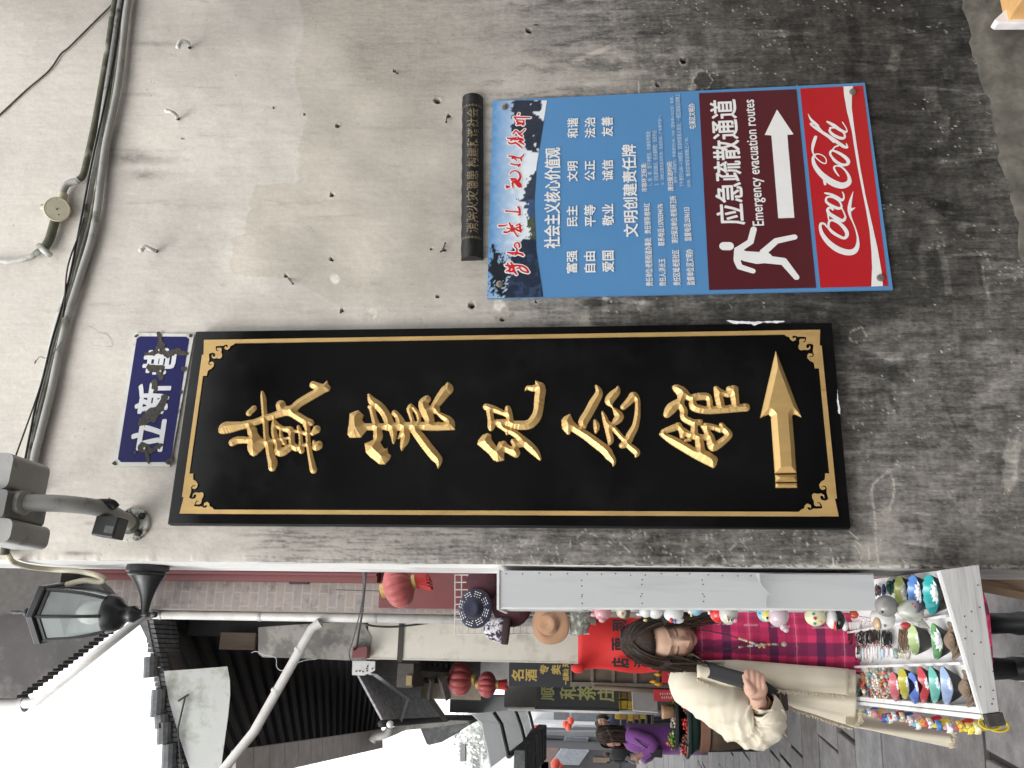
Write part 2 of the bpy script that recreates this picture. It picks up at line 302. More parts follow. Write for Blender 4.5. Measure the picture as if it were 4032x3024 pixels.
def paint_wall(px,py):
    """albedo of the plaster: whitewash, old beige coat, bare black-stained render, scratches and patches"""
    cp=np.array(CP); num=np.zeros(px.shape); den=np.zeros(px.shape)
    wx=px+70*(fbm(px/160,py/160,5,3)-.5)*2; wy=py+70*(fbm(px/160,py/160,6,3)-.5)*2
    for x,y,v in cp:
        k=1/(((wx-x)**2+((wy-y)*1.25)**2)/1e4+.15)**1.7; num+=k*math.log(v); den+=k
    a=np.exp(num/den)
    # repainted white band with a hard ragged lower edge, beige coat below it
    edge=np.where(py<600,1180+20*np.sin(py/60),np.interp(py,[600,718,730,800,920,940,1080,1100,1250],[1180,1172,1010,985,965,912,905,1150,1400]))+26*(fbm(py/25,px*0+1,9,4)-.5)+8*(fbm(py/6,px/30,10,2)-.5)
    below=sstep(-3,5,px-edge)*sstep(2050,1500,px)*sstep(1300,1100,py)
    a=a*.93; tint=np.stack([1.02+0*a,.953+0*a,.855+0*a],-1)
    a=a*(1-.10*below); tint=tint*(1-below[...,None]*np.array([0,.018,.055]))
    old=sstep(1250,1650,px)*sstep(2700,2200,px)
    # vertical brush and drip streaks (image x is the vertical), blotches
    n1=fbm(px/260,py/9,21,4)-.5; n2=fbm(px/55,py/40,22,5)-.5; n3=fbm(px/14,py/9,23,3)-.5; n4=fbm(px/22,py/170,24,4)-.5; n5=fbm(px/420,py/16,25,4)-.5; n1=n1+.5*n5
    dark=sstep(.42,.12,a); a=a*(1-.22*sstep(.34,.10,a)); bl=fbm(px/240,py/210,27,4)-.5; a=a*(1+.55*bl*(1-dark)*sstep(200,900,px)+.10*bl)
    a=a*np.exp(n1*(.08+.5*dark+.5*old*dark)+n2*(.10+1.35*dark)+n3*(.05+.8*dark)+n4*(.03+.5*dark))
    # grey wash rubbed over the middle
    rub=sstep(.46,.70,fbm(px/130,py/22,31,6,.62)*.8+.2*fbm(px/12,py/4,34,3))*sstep(1700,2100,px)*sstep(2900,2500,px); a=a*(1-.42*rub)
    left=sstep(2060,2100,py); rub=sstep(.44,.68,fbm(px/120,py/5,32,6,.62)*.7+.3*fbm(px/14,py/3,33,3))*left*sstep(850,1150,px)*sstep(2200,1800,px); a=a*(1-.55*rub)
    # chips showing white in the stained zone; dark specks in the white zone
    ch=sstep(.735,.79,fbm(px/10,py/15,41,3)*.55+.45*fbm(px/150,py/120,42,3)+.04*(dark-1)); a=a+(.34-a)*ch*dark*.9
    ch=sstep(.83,.86,fbm(px/6,py/8,43,2))*sstep(.55,.68,fbm(px/160,py/100,44,3)); a=a+(.5-a)*ch*dark
    sp=.6*sstep(.88,.92,fbm(px/9,py/8,45,2))*sstep(.54,.66,fbm(px/200,py/180,46,2)); a=a*(1-.65*sp*(1-dark))
    # smears by the pipes, drips under the hooks
    for x,y,rx,ry,kk in ((520,620,90,26,.4),(570,690,80,20,.38),(600,170,110,9,.25),(560,370,70,7,.25),(640,630,120,14,.2),(300,2178,60,8,.55),(350,2060,20,5,.3)):
        q=np.exp(-((px-x)/rx)**2-((py-y)/ry)**2); a=a*(1-kk*q*(.45+1.2*fbm(px/18,py/9,51,3)))
    # long thin runs of dirty water below fixings, holes and the upper edge of the boards
    for i in range(90):
        r=random.Random(1500+i); sx=r.uniform(330,2500); sy=r.uniform(0,2200); l=r.uniform(80,520); ww=r.uniform(2,11)
        if 700<sy<1170 and sx<420: continue
        q=np.exp(-((py-sy-(px-sx)*r.uniform(-.03,.05)-4*np.sin(px/70+i))/ww)**2)*sstep(0,25,px-sx)*sstep(l,l*.3,px-sx)*sstep(.3,.6,fbm(px/40,py/6,150+i%5,3)); a=a*(1-r.uniform(.05,.2)*q)
    q=np.exp(-((py-60)/150)**2)*sstep(0,300,px); a=a*(1-.14*q)
    q=np.exp(-((px-440-(1900-py)*.02)/60)**2)*sstep(1300,200,py)*fbm(px/70,py/25,160,4); a=a*(1-.35*q)
    # streak runs down the stained part
    for i in range(70):
        r=random.Random(900+i); sx=r.uniform(2750,3900); sy=r.uniform(0,2230); l=r.uniform(60,320); ww=r.uniform(1.5,6)
        q=np.exp(-((py-sy-(px-sx)*r.uniform(-.12,.16))/ww)**2)*sstep(0,30,px-sx)*sstep(l,l*.6,px-sx)
        a=a*np.exp((r.choice([-1,-1,.9]))*.6*q)
    # swipes of a wide brush and rubbed places, ragged at the ends
    for i in range(150):
        r=random.Random(2500+i); sx=r.uniform(2300,4000); sy=r.uniform(-50,2230); l=r.uniform(40,230); ww=r.uniform(14,70); an=r.gauss(0,.25) if i%3 else r.gauss(1.45,.2)
        t=(px-sx)*math.cos(an)+(py-sy)*math.sin(an); d=-(px-sx)*math.sin(an)+(py-sy)*math.cos(an)
        m_=sstep(1.,.8,np.abs(t)/l*2+.9*(fbm(d/7,t/90,200+i%9,3)-.5))*sstep(1.,.75,np.abs(d)/ww*2+.8*(fbm(t/40,d/12,210+i%9,3)-.5))
        a=a*np.exp(m_*r.choice([-.55,-.4,.45,.65,.3])*sstep(.5,.2,a))
    # scratches of white lime close to the corner
    for i in range(120):
        r=random.Random(300+i); sx=r.uniform(1900,3500); sy=r.uniform(2090,2232); l=r.uniform(5,60); an=r.gauss(math.pi/2,.5); ww=r.uniform(.8,2.6)
        t=(px-sx)*math.cos(an)+(py-sy)*math.sin(an); d=-(px-sx)*math.sin(an)+(py-sy)*math.cos(an)
        q=np.exp(-(d/ww)**2)*(np.abs(t)<l/2)*sstep(.35,.5,fbm(px/6,py/6,60+i%7,2)); a=a+(.55-a)*q*.75
    q=np.exp(-((py-2232)/9)**2)*sstep(.38,.55,fbm(px/14,py/6,77,3)); a=a+(.6-a)*q*.8
    # chalk scrawl, pencil scrawl
    def line(P,ww):
        b=np.zeros(px.shape)
        for (x0,y0),(x1,y1) in zip(P[:-1],P[1:]):
            l=(x1-x0)**2+(y1-y0)**2; t=np.clip(((px-x0)*(x1-x0)+(py-y0)*(y1-y0))/l,0,1)
            b=np.maximum(b,np.exp(-(((px-x0-t*(x1-x0))**2+(py-y0-t*(y1-y0))**2)/ww**2)))
        return b
    z=lambda x,y:(2900+x*.663,1150+y*.663)
    for P in ([z(910,1055),z(870,1090),z(812,1140),z(800,1190),z(815,1300),z(825,1400),z(830,1500),z(845,1605)],[z(905,1055),z(930,1110),z(938,1170),z(930,1230),z(908,1275),z(912,1292)]):
        a=a+(.5-a)*line(P,3.6)*sstep(.25,.45,fbm(px/5,py/5,81,2))*.9
    z=lambda x,y:(x*.603,1250+y*.603)
    for P in ([z(605,170),z(608,185),z(725,190),z(740,185),z(720,130),z(690,105),z(640,95),z(600,60),z(560,65)],[z(730,190),z(745,160),z(705,110),z(650,100)]): a=a*(1-.3*line(P,1.8))
    # shallow lost patches of plaster
    for x,y,r0,v in ((2765,315,36,.045),(2690,240,15,.05),(1975,1245,40,.36),(1965,1200,26,.6),(1320,1100,22,.66),(1460,1235,28,.62),(3380,1320,30,.06),(1450,1245,20,.5)):
        d=np.hypot(px-x,(py-y))*(1+.5*(fbm(px/15,py/15,90,2)-.5)); q=sstep(r0,r0*.75,d); a=a*(1-q)+v*q*(.8+.5*fbm(px/8,py/8,91,2)); a=a+(.5-a)*.6*np.exp(-((d-r0)/3.)**2)*(fbm(px/9,py/9,92,2)>.45)
    # pale rectangle of an older notice above the poster
    q=sstep(1975,1980,px)*sstep(2520,2515,px)*sstep(318,324,py)*sstep(420,410,py); a=a*(1+.25*q*(fbm(px/30,py/30,95,3)))
    q=np.exp(-((px-2515)/3)**2)*sstep(318,324,py)*sstep(380,370,py); a=a+(.6-a)*q*.5
    wm=sstep(.05,.35,a)
    return np.clip(a,.012,.74)[...,None]*(tint*wm[...,None]+(1-wm[...,None])*np.array([1.05,1,.915]))
HOLES=[(1200,451,4),(1330,497,7),(1306,767,7),(1306,1021,6),(1128,1087,6),(1078,424,4),(1555,279,6),(1722,398,10),(1768,456,6),(1750,984,6),(1722,1166,5),(1858,1203,11),(2082,122,9),(2692,237,12),(1346,1222,6),(1978,1258,7),(2590,334,7),(1344,1228,4),(720,545,3),(2110,1190,4),(1700,980,4)]
def build_wall():
    H=4.3; nx,nz=int((2.75-XC)/.0042),int(H/.0044)
    xs=np.linspace(XC,2.75,nx); zs=np.linspace(-.02,H,nz); X,Z=np.meshgrid(xs,zs,indexing='ij')
    d0=X-CAM[0]; d1=-CAM[1]+0*X; d2=Z-CAM[2]
    dz=d0*FWD[0]+d1*FWD[1]+d2*FWD[2]; px=2016-FOC*(d0*UPV[0]+d1*UPV[1]+d2*UPV[2])/dz; py=3024-(1512+FOC*(d0*RGT[0]+d1*RGT[1]+d2*RGT[2])/dz)
    C=paint_wall(px,py)
    h=.006*(fbm(X*2.2,Z*1.6,101,4)-.5)+.0022*(fbm(X*22,Z*10,102,4)-.5)+.0012*(fbm(X*80,Z*45,103,3)-.5)
    for x,y,r0 in HOLES:
        d=np.hypot(px-x,py-y)*(1+.7*(fbm(px/6,py/6,104,2)-.5)); q=sstep(r0*1.25,r0*.55,d); h-=.02*q; C=C*(1-.9*q[...,None]); rim=np.exp(-((d-r0*1.5)/(r0*.35))**2); h+=.0015*rim
    edge=np.exp(-(X-XC)/.006); h=h*(1-edge)-.004*edge*(.6+.8*fbm(Z*14,Z*0,105,3))
    h-=.004*sstep(.5,.62,fbm(Z*26,Z*0+3,106,3))*np.exp(-(X-XC)/.012)
    Y=-h
    V=np.stack([X,Y,Z],-1).reshape(-1,3); cols=C.reshape(-1,3)
    idx=np.arange(nx*nz).reshape(nx,nz)
    F=np.stack([idx[:-1,:-1],idx[1:,:-1],idx[1:,1:],idx[:-1,1:]],-1).reshape(-1,4)
    # the narrow end face and the back, so that the wall is a slab
    n0=len(V); ny=40; ey=np.linspace(0,WT,ny)
    EY,EZ=np.meshgrid(ey,zs,indexing='ij'); EX=XC+.003*(fbm(EY*9,EZ*6,110,3)-.5)+.0; EX[0]=X[0]; EY[0]=Y[0]
    ce=np.ones(EY.shape)*.74; dn=sstep(1.95,.6,EZ); ce=ce*(1-.30*dn)*(1-.25*dn*fbm(EY*14,EZ*5,111,4))  # darkens downward beside the rack: the rack's shade put into the colour
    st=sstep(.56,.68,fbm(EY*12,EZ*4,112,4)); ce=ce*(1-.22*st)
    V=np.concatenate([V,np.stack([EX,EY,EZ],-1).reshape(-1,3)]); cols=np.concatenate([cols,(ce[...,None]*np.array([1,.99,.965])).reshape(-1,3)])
    i2=n0+np.arange(ny*nz).reshape(ny,nz); F2=np.stack([i2[:-1,:-1],i2[:-1,1:],i2[1:,1:],i2[1:,:-1]],-1).reshape(-1,4)
    n1=len(V); bk=[(XC,WT,-.02),(2.75,WT,-.02),(2.75,WT,4.3),(XC,WT,4.3),(2.75,0,-.02),(2.75,0,4.3)]; V=np.concatenate([V,np.array(bk)]); cols=np.concatenate([cols,np.ones((6,3))*.5])
    Fl=[tuple(f) for f in np.concatenate([F,F2])]+[(n1,n1+3,n1+2,n1+1),(n1+1,n1+2,n1+5,n1+4)]
    m=pmat('old_plaster',(.5,.5,.5),rough=.88,var=.07,scale=60,bump=.4,bscale=150,attr=True,bdist=.002,spec=.25)
    N=m.node_tree.nodes; L=m.node_tree.links; b=N['Principled BSDF']; src=b.inputs['Base Color'].links[0].from_socket
    tc=N.new('ShaderNodeTexCoord'); ca=N.new('ShaderNodeVertexColor'); ca.layer_name='Col'; bw=N.new('ShaderNodeRGBToBW'); L.new(ca.outputs[0],bw.inputs[0])
    dk=N.new('ShaderNodeMapRange'); dk.inputs[1].default_value=.38; dk.inputs[2].default_value=.10; dk.inputs[3].default_value=0; dk.inputs[4].default_value=1; L.new(bw.outputs[0],dk.inputs[0])
    def nz(sc,st,det=6,ro=.65):
        mp=N.new('ShaderNodeMapping'); mp.inputs['Scale'].default_value=st; L.new(tc.outputs['Object'],mp.inputs[0])
        n=N.new('ShaderNodeTexNoise'); n.inputs['Scale'].default_value=sc; n.inputs['Detail'].default_value=det; n.inputs['Roughness'].default_value=ro; L.new(mp.outputs[0],n.inputs[0]); return n.outputs[0]
    def rng_(x,a,b_,c,d):
        r=N.new('ShaderNodeMapRange'); r.inputs[1].default_value=a; r.inputs[2].default_value=b_; r.inputs[3].default_value=c; r.inputs[4].default_value=d; L.new(x,r.inputs[0]); return r.outputs[0]
    def mth(op,x,y):
        q=N.new('ShaderNodeMath'); q.operation=op
        for i,v in enumerate((x,y)):
            if hasattr(v,'node'): L.new(v,q.inputs[i])
            else: q.inputs[i].default_value=v
        return q.outputs[0]
    # upright brush streaks, level scrapes, and fine grit, all much stronger where the plaster is bare and stained
    v1=rng_(nz(26,(4.5,1,.55)),.3,.7,-1,1); v2=rng_(nz(18,(.5,1,5)),.34,.66,-1,1); v3=rng_(nz(150,(1,1,.5)),.3,.7,-1,1)
    amp=mth('ADD',mth('MULTIPLY',dk.outputs[0],.46),.05)
    tot=mth('ADD',mth('ADD',mth('MULTIPLY',v1,.8),mth('MULTIPLY',v2,.22)),mth('MULTIPLY',v3,.75))
    fac=mth('MAXIMUM',mth('ADD',mth('MULTIPLY',tot,amp),1.0),.25)
    sc=N.new('ShaderNodeVectorMath'); sc.operation='SCALE'; L.new(src,sc.inputs[0]); L.new(fac,sc.inputs['Scale'])
    fl=rng_(nz(95,(1,1,.45),5,.7),.655,.70,0,1); clump=rng_(nz(5,(1,1,.7),4,.6),.46,.62,0,1); ff=mth('MULTIPLY',mth('MULTIPLY',fl,clump),mth('MULTIPLY',dk.outputs[0],.8))
    mx=N.new('ShaderNodeMix'); mx.data_type='RGBA'; L.new(ff,mx.inputs['Factor']); L.new(sc.outputs[0],mx.inputs['A']); mx.inputs['B'].default_value=(.36,.35,.32,1); L.new(mx.outputs['Result'],b.inputs['Base Color'])
    org=np.array([1.5,.1,0.]); me=mesh_from('plaster_wall',V-org,Fl,m,None,cols,True)
    o=bpy.data.objects.new('plaster_wall',me); link(o,None,org)
    me.set_sharp_from_angle(angle=math.radians(50))
    tag(o,'tall weathered plaster wall, whitewashed above and black-stained below, carrying the notices','wall')
build_wall()
# low rough plinth at the foot of the wall
pl=MB(); n=90; xs=np.linspace(.25,2.74,n); A_=[]
for x in xs:
    zt=.30+.055*sstep(1.4,2.3,x)+.004*math.sin(x*5.1)+.006*math.sin(x*17+1)+.005*math.sin(x*43)+.003*math.sin(x*97)
    A_.append([(x,-.0,zt+.006),(x,-.012-.004*math.sin(x*31),zt),(x,-.028,zt*.6),(x,-.03,-.02)])
pl.grid(A_)
m_conc=pmat('rough_concrete',(.125,.115,.095),rough=.92,var=.55,scale=11,bump=.8,bscale=40,dirt=(.05,.048,.04),dscale=7,dlo=.42,dhi=.66)
o=obj('wall_plinth',pl,m_conc,smooth=True); tag(o,'low grey concrete plinth along the foot of the stained wall','plinth')
# eave over the notice wall
ev=MB(); ev.box((2.38,-.6,3.84),(3.4,.0,3.92)); 
for i in range(16): ev.tube([(2.40+i*.06,-.62,3.95),(2.40+i*.06,.0,4.02)],.028,8)
m_eave=pmat('dark_eave_wood',(.05,.045,.04),rough=.8,var=.3)
o=obj('eave',ev,m_eave); tag(o,'dark tiled eave at the top above the notice wall','eave')

# the houses across the alley and across the lane, behind and beside the photographer
m_opp=pmat('opposite_render',(.30,.29,.27),rough=.9,var=.25,scale=2,dirt=(.10,.10,.095),dscale=1.5)
def plain_house(name,lab,a,b,doors):
    t0=thing(name,lab,'house',((a[0]+b[0])/2,(a[1]+b[1])/2,0)); mb=MB(); mb.box(a,b); obj('wall',mb,m_opp,t0)
    mb=MB(); mb.box((a[0]-.4,a[1]-.4,b[2]),(b[0]+.4,b[1]+.55,b[2]+.18)); obj('roof',mb,m_eave,t0)
    for p,q in doors: mb=MB(); mb.box(p,q); obj('door',mb,m_eave,t0)
plain_house('opposite_house','plain grey house across the alley, facing the signboard wall',(-.7,-9.,0),(8.5,-4.1,4.4),(((.2,-4.1,0),(1.1,-4.06,2.1)),((2.2,-4.1,0),(4.2,-4.06,2.4))))
plain_house('opposite_house','long grey house on the far side of the lane, outside the frame',(-9,-3,0),(-4.6,26,5.0),(((-4.6,0,0),(-4.56,3.,2.5)),((-4.6,5,0),(-4.56,8.,2.5)),((-4.6,10,0),(-4.56,13.,2.5))))
# ================================================================== BLACK MEMORIAL SIGN
m_black=pmat('black_lacquer',(.0035,.0035,.0037),rough=.16,var=.25,bump=.03,bscale=12,spec=.35,scale=3,dirt=(.012,.012,.012),dscale=3,dlo=.5,dhi=.8)
m_blackedge=pmat('black_lacquer_edge',(.012,.013,.015),rough=.35,var=.3,stretch=(60,60,1),scale=3,bump=.2)
m_gold=pmat('gold_paint',(.62,.415,.165),dirt=(.30,.185,.07),dscale=16,dlo=.58,dhi=.8,rough=.40,metal=.45,var=.10,scale=40,bump=.22,bscale=240,stretch=(1,1,.25),bdist=.0015,spec=.4)
SY=-.036
c_tl,c_tr,c_br,c_bl=[PY(x*1.8228,y*1.8228,SY) for x,y in ((362,1132),(423,716),(1797,697),(1838,1141))]
sign=thing('memorial_sign','tall black lacquered signboard with five raised gold brush characters and an arrow','sign',((c_tl+c_br)/2)*[1,1,0]+[0,0,c_bl[2]])
mb=MB(); q=[c_tl,c_tr,c_br,c_bl]; mb.hexa(q,(0,.03,0)); obj('board',mb,m_black,sign,bevel=.0015)
mb=MB()                                                      # plywood layers on the left flank
for i,(a,b) in enumerate(((.004,.010),(.012,.017),(.019,.028))):
    d=np.array([-.0015-.0007*(i%2),0,0]); mb.hexa([c_bl+d+[0,a,.002],c_tl+d+[0,a,-.002],c_tl+d+[0,b,-.002],c_bl+d+[0,b,.002]],(.001,0,0))
obj('plywood_edge',mb,m_blackedge,sign)
m_chip=pmat('chipped_white',(.72,.73,.75),rough=.8)
mb=MB()
def chip(P,Y):
    V,F=carve(polys=[[(p[0],p[2]) for p in P]],res=.0015,flat=True,wob=.006); mb.add([(x,Y,z) for x,z,h in V],F)
ze=lambda x,y:PY(2900+x*.663,1150+y*.663,SY)
chip([ze(-60,170),ze(90,176),ze(150,174),ze(330,172),ze(240,184),ze(160,182),ze(108,198),ze(85,190),ze(-20,188)],SY-.0012)
obj('chipped_edge',mb,m_chip,sign); mb=MB()
chip([ze(595,580),ze(600,578),ze(616,730),ze(606,720),ze(598,650)],SY-.0012)
obj('chipped_edge',mb,m_chip,sign)
# frame with scrolled corners, worked out in sign coordinates from the corner nearest the lamp
f_tl=PY(600+597*.1808,1900+668*.1808,SY); f_br=PY(2900+497*.663,1150+227*.663,SY); f_tr=PY(443*1.8228,735*1.8228,SY); f_bl=PY(2900+602*.663,1150+1338*.663,SY)
x0=(f_tl[0]+f_bl[0])/2; x1=(f_tr[0]+f_br[0])/2; z1=(f_tl[2]+f_tr[2])/2; z0=(f_bl[2]+f_br[2])/2
lw=.0125; mb=MB()
def bar(a,b): mb.box((a[0],SY-.004,a[1]),(b[0],SY,b[1]))
px_m=np.linalg.norm(PY(700,2020,SY)-PY(701,2020,SY))*.1808         # metres per crop pixel
def cn(x,y): return ((668-y)*px_m*1.02,(x-597)*px_m*1.0)           # distance right of, and below, the corner
k=px_m
P0=[(-.0,-.0),cn(600,120)]
body=[(0,0),(0,cn(700,0)[1]+.0)]
pos_poly=[cn(*p) for p in ((597,668),(690,-160),(775,-160),(790,-40),(860,0),(908,60),(900,130),(860,165),(800,150),(790,120),(800,200),(785,300),(820,360),(900,330),(890,250),(900,232),(960,240),(1010,225),(1065,270),(1060,330),(1035,375),(1040,430),(1000,480),(940,470),(900,500),(960,520),(1060,520),(1130,545),(1170,510),(1110,490),(1105,450),(1160,425),(1215,460),(1230,515),(1290,540),(1335,582),(1460,585),(1460,668))]
negs=[[(*cn(855,92),7*k),(*cn(800,95),9*k),(*cn(782,130),12*k),(*cn(795,175),16*k),(*cn(795,215),12*k),(*cn(788,260),14*k),(*cn(780,330),20*k),(*cn(830,360),10*k),(*cn(885,340),14*k),(*cn(895,300),14*k),(*cn(890,280),8*k)],
 [(*cn(985,405),6*k),(*cn(930,415),10*k),(*cn(912,450),12*k),(*cn(905,500),16*k),(*cn(950,510),9*k),(*cn(1010,515),9*k),(*cn(1060,510),7*k),(*cn(1095,535),8*k),(*cn(1140,540),9*k),(*cn(1165,505),10*k),(*cn(1140,495),5*k)],
 [(*cn(800,205),14*k),(*cn(830,190),10*k)],[(*cn(1080,480),8*k),(*cn(1075,500),8*k)]]
strok=[[(*cn(700,-120),10*k),(*cn(760,-60),14*k),(*cn(800,-20),10*k)],[(*cn(830,40),34*k),(*cn(870,90),30*k),(*cn(858,135),26*k)],[(*cn(835,320),6*k),(*cn(845,270),14*k),(*cn(885,250),20*k),(*cn(940,262),22*k),(*cn(1010,280),52*k)],[(*cn(985,400),45*k),(*cn(1000,440),34*k),(*cn(960,460),16*k)],[(*cn(1112,505),9*k),(*cn(1115,470),18*k),(*cn(1160,458),32*k),(*cn(1195,500),26*k)]]
CV,CF=carve(strok,[pos_poly],negs,res=.0011,flat=True)
for sx,sz,ox,oz in ((1,-1,x0,z1),(-1,-1,x1,z1),(1,1,x0,z0),(-1,1,x1,z0)):
    V=[(ox+sx*a,SY-.0046,oz+sz*b) for a,b,h in CV]; mb.add(V,CF)
cw=max(a for a,b,h in CV); ch_=max(b for a,b,h in CV)
cz=cn(775,-160)[1]; 
bar((x0,z0+.05),(x0+lw,z1-.05)); bar((x1-lw,z0+.05),(x1,z1-.05)); bar((x0+.05,z1-lw*1.05),(x1-.05,z1)); bar((x0+.05,z0),(x1-.05,z0+lw*1.05))
obj('gold_border',mb,m_gold,sign)
# the five characters
Z3=.3315
CH=[((800,1400),[
 [(225,890,42),(270,860,72),(360,850,62),(450,835,50),(540,815,46),(620,795,42),(720,755,42),(830,722,42),(920,690,45),(1000,675,42),(1060,690,42)],
 [(925,590,58),(945,640,60),(1000,650,50),(1080,630,52),(1140,570,52),(1290,480,52),(1440,395,50),(1470,390,45)],
 [(1310,350,44),(1390,375,42),(1450,370,40),(1475,305,6)],
 [(1060,690,42),(1120,720,48),(1200,770,48),(1280,800,42)],[(1200,770,40),(1240,860,34),(1248,960,30),(1255,1060,30),(1275,1180,32),(1300,1300,40),(1314,1360,44)],
 [(706,440,20),(720,520,34),(728,640,32),(736,740,36),(746,850,32),(752,960,34),(785,1060,48),(800,1180,44),(830,1270,58),(825,1330,48)],
 [(548,686,36),(605,630,36)],[(350,1035,45),(400,1010,46),(470,1005,42),(560,1005,40)],
 [(560,850,40),(575,920,44)],[(830,1020,34),(900,1000,22),(1000,985,18),(1060,960,20)],
 [(848,750,12),(845,820,34),(845,900,34),(860,980,36),(890,1060,38),(905,1140,54),(960,1140,52),(1050,1080,42)],
 [(860,790,22),(900,845,30),(960,875,30),(1040,890,42),(1055,980,34),(1060,1060,40),(1110,1100,42)],
 [(925,870,20),(930,960,24),(970,1040,30)],[(1133,845,20),(1155,920,24),(1165,1020,24),(1170,1130,38)],[(1060,900,20),(1150,905,20),(1240,945,22)],[(1070,1080,34),(1160,1085,24),(1245,1050,26)],
 [(1348,882,52),(1305,925,30)],[(1372,1068,54),(1338,1090,40),(1318,1020,18)]],
 [[(520,870),(600,840),(640,860),(650,920),(700,985),(745,1000),(745,1080),(640,1185),(600,1202),(560,1180),(528,1120),(528,1050),(560,1000)]]),
 ((1300,1400),[
 [(400,845,42),(540,850,42),(640,845,40),(700,850,48),(870,845,50),(1000,835,50),(1200,845,50),(1300,842,52),(1400,845,42)],
 [(470,610,22),(500,640,34),(525,740,36),(555,850,46),(572,960,58),(555,1010,44)],
 [(465,470,18),(500,540,46),(590,610,52),(660,700,52),(700,790,55),(745,880,50),(758,970,34),(755,1040,14)],
 [(765,685,36),(815,735,38),(860,810,42),(905,910,38),(892,1000,54),(862,1080,30),(855,1132,6)],[(815,985,10),(850,930,28),(880,890,30)],[(790,700,20),(790,790,10)],
 [(965,580,12),(945,630,34),(955,700,26),(985,790,26)],[(970,600,22),(1035,680,26),(1055,740,26),(1055,800,26)],
 [(1150,525,50),(1110,570,60),(1130,650,64),(1175,740,60),(1195,820,48)],[(1235,610,45),(1290,540,58),(1370,430,66),(1405,395,60),(1395,320,6)],[(1190,640,36),(1260,650,50)],
 [(1270,680,18),(1340,725,36),(1420,780,48),(1440,830,48)],[(990,875,46),(1070,970,58),(1160,1090,60),(1250,1200,60),(1290,1250,46),(1285,1335,10)]],
 [[(232,690),(300,662),(336,648),(402,712),(385,765),(420,830),(440,890),(370,975),(235,978),(206,935),(222,820)],[(410,1045),(520,1000),(590,1020),(640,1100),(668,1110),(683,1082),(690,1160),(728,1190),(715,1230),(655,1295),(590,1295),(480,1210),(425,1150)],[(1380,790),(1470,765),(1488,885),(1380,890)]]),
 ((1800,1400),[
 [(530,1075,52),(600,1110,50),(700,1170,46)],[(665,1020,30),(690,1060,36),(690,1120,46),(710,1160,42)],[(520,1050,32),(560,1050,34)],
 [(480,838,12),(540,860,26),(600,890,34),(690,930,42),(760,990,48),(850,1070,56),(930,1150,48),(985,1230,20)],[(690,1070,36),(780,1050,40)],[(590,890,28),(592,935,14)],
 [(350,612,42),(440,640,42),(560,690,32),(610,705,40)],[(385,650,40),(402,760,40),(408,840,46),(398,895,8)],
 [(420,800,36),(520,795,40),(620,805,46),(700,828,54),(850,822,58),(930,745,62),(965,650,58),(980,500,62),(992,390,58),(935,310,10)],
 [(598,608,12),(605,640,38),(622,720,42),(635,800,44)],[(990,375,55),(900,392,38),(840,385,26),(808,418,6)]],
 [[(300,945),(360,922),(405,940),(412,1000),(460,1070),(520,1110),(562,1155),(563,1245),(480,1266),(430,1245),(380,1175),(238,1055),(252,1005)]]),
 ((2200,1400),[
 [(190,870,48),(330,955,55),(450,1045,60),(560,1130,62),(600,1190,56),(650,1255,34),(648,1315,8)],[(446,362,16),(480,445,45),(420,560,58),(350,690,58),(290,790,58),(300,840,34)],
 [(430,775,20),(450,845,40),(440,920,14)],[(520,675,16),(555,770,36),(585,880,38),(615,1000,40),(600,1055,18)],[(570,790,24),(620,830,34),(700,920,32),(780,1010,32),(850,1085,40),(925,1150,42),(915,1205,12)],
 [(705,370,10),(690,430,44),(640,480,58),(600,540,54),(620,590,24),(645,625,14),(690,680,42),(720,730,54),(680,785,44),(650,810,20)],
 [(765,615,36),(850,530,46),(890,480,50),(935,540,34),(938,640,34),(930,740,38),(905,850,42),(850,950,50),(810,1040,46),(750,1070,36)]],
 [[(30,770),(60,728),(138,690),(175,780),(235,838),(240,900),(150,905),(130,940),(105,945),(40,870)]]),
 ((2550,1400),[
 [(350,395,52),(400,470,48),(392,580,42),(430,660,46),(430,740,42),(500,785,44),(560,805,46),(630,785,26)],[(360,560,46),(280,630,66),(230,700,44)],[(320,380,30),(400,410,46),(450,460,46),(500,505,40),(600,490,46),(700,490,46),(735,540,36),(740,610,40)],
 [(535,570,46),(560,620,52),(700,650,48),(900,640,48),(1100,625,46),(1165,618,50)],[(812,390,30),(840,480,50),(865,600,50)],[(850,430,40),(950,465,36),(1010,430,50)],[(965,400,36),(1040,400,40)],[(1020,410,58),(1035,520,50),(1045,610,45)],
 [(160,935,24),(280,1000,52),(430,1085,60),(600,1185,60),(750,1255,66),(778,1325,14)],[(185,905,30),(310,860,42),(370,830,34)],[(365,830,38),(400,890,36),(410,960,32)],[(430,900,40),(490,940,42),(600,970,42),(700,975,34)],
 [(555,820,38),(560,940,45),(630,1030,36),(650,1140,42),(720,1200,56),(780,1240,52)],[(450,1010,20),(500,1000,24)],[(580,1000,20),(600,1120,30)],[(690,840,42),(790,855,38),(860,890,30)],[(700,900,40),(745,980,50),(760,1070,55),(775,1110,34)],[(875,825,30),(920,890,44),(968,945,40),(890,1020,46),(800,1085,50)],[(640,840,16),(690,900,28)]],
 [[(800,368),(830,368),(900,420),(860,520),(810,480),(785,410)]])]
def cr3(P,n=4):
    if len(P)<3: return P
    P=[np.array(p,float) for p in P]; out=[]
    for i in range(len(P)-1):
        a,b,c,d=P[max(i-1,0)],P[i],P[i+1],P[min(i+2,len(P)-1)]
        for k in range(n):
            t=k/n; q=.5*((2*b)+(c-a)*t+(2*a-5*b+4*c-d)*t*t+(-a+3*b-3*c+d)*t**3); q[2]=max(q[2],3); out.append(tuple(q))
    return out+[tuple(P[-1])]
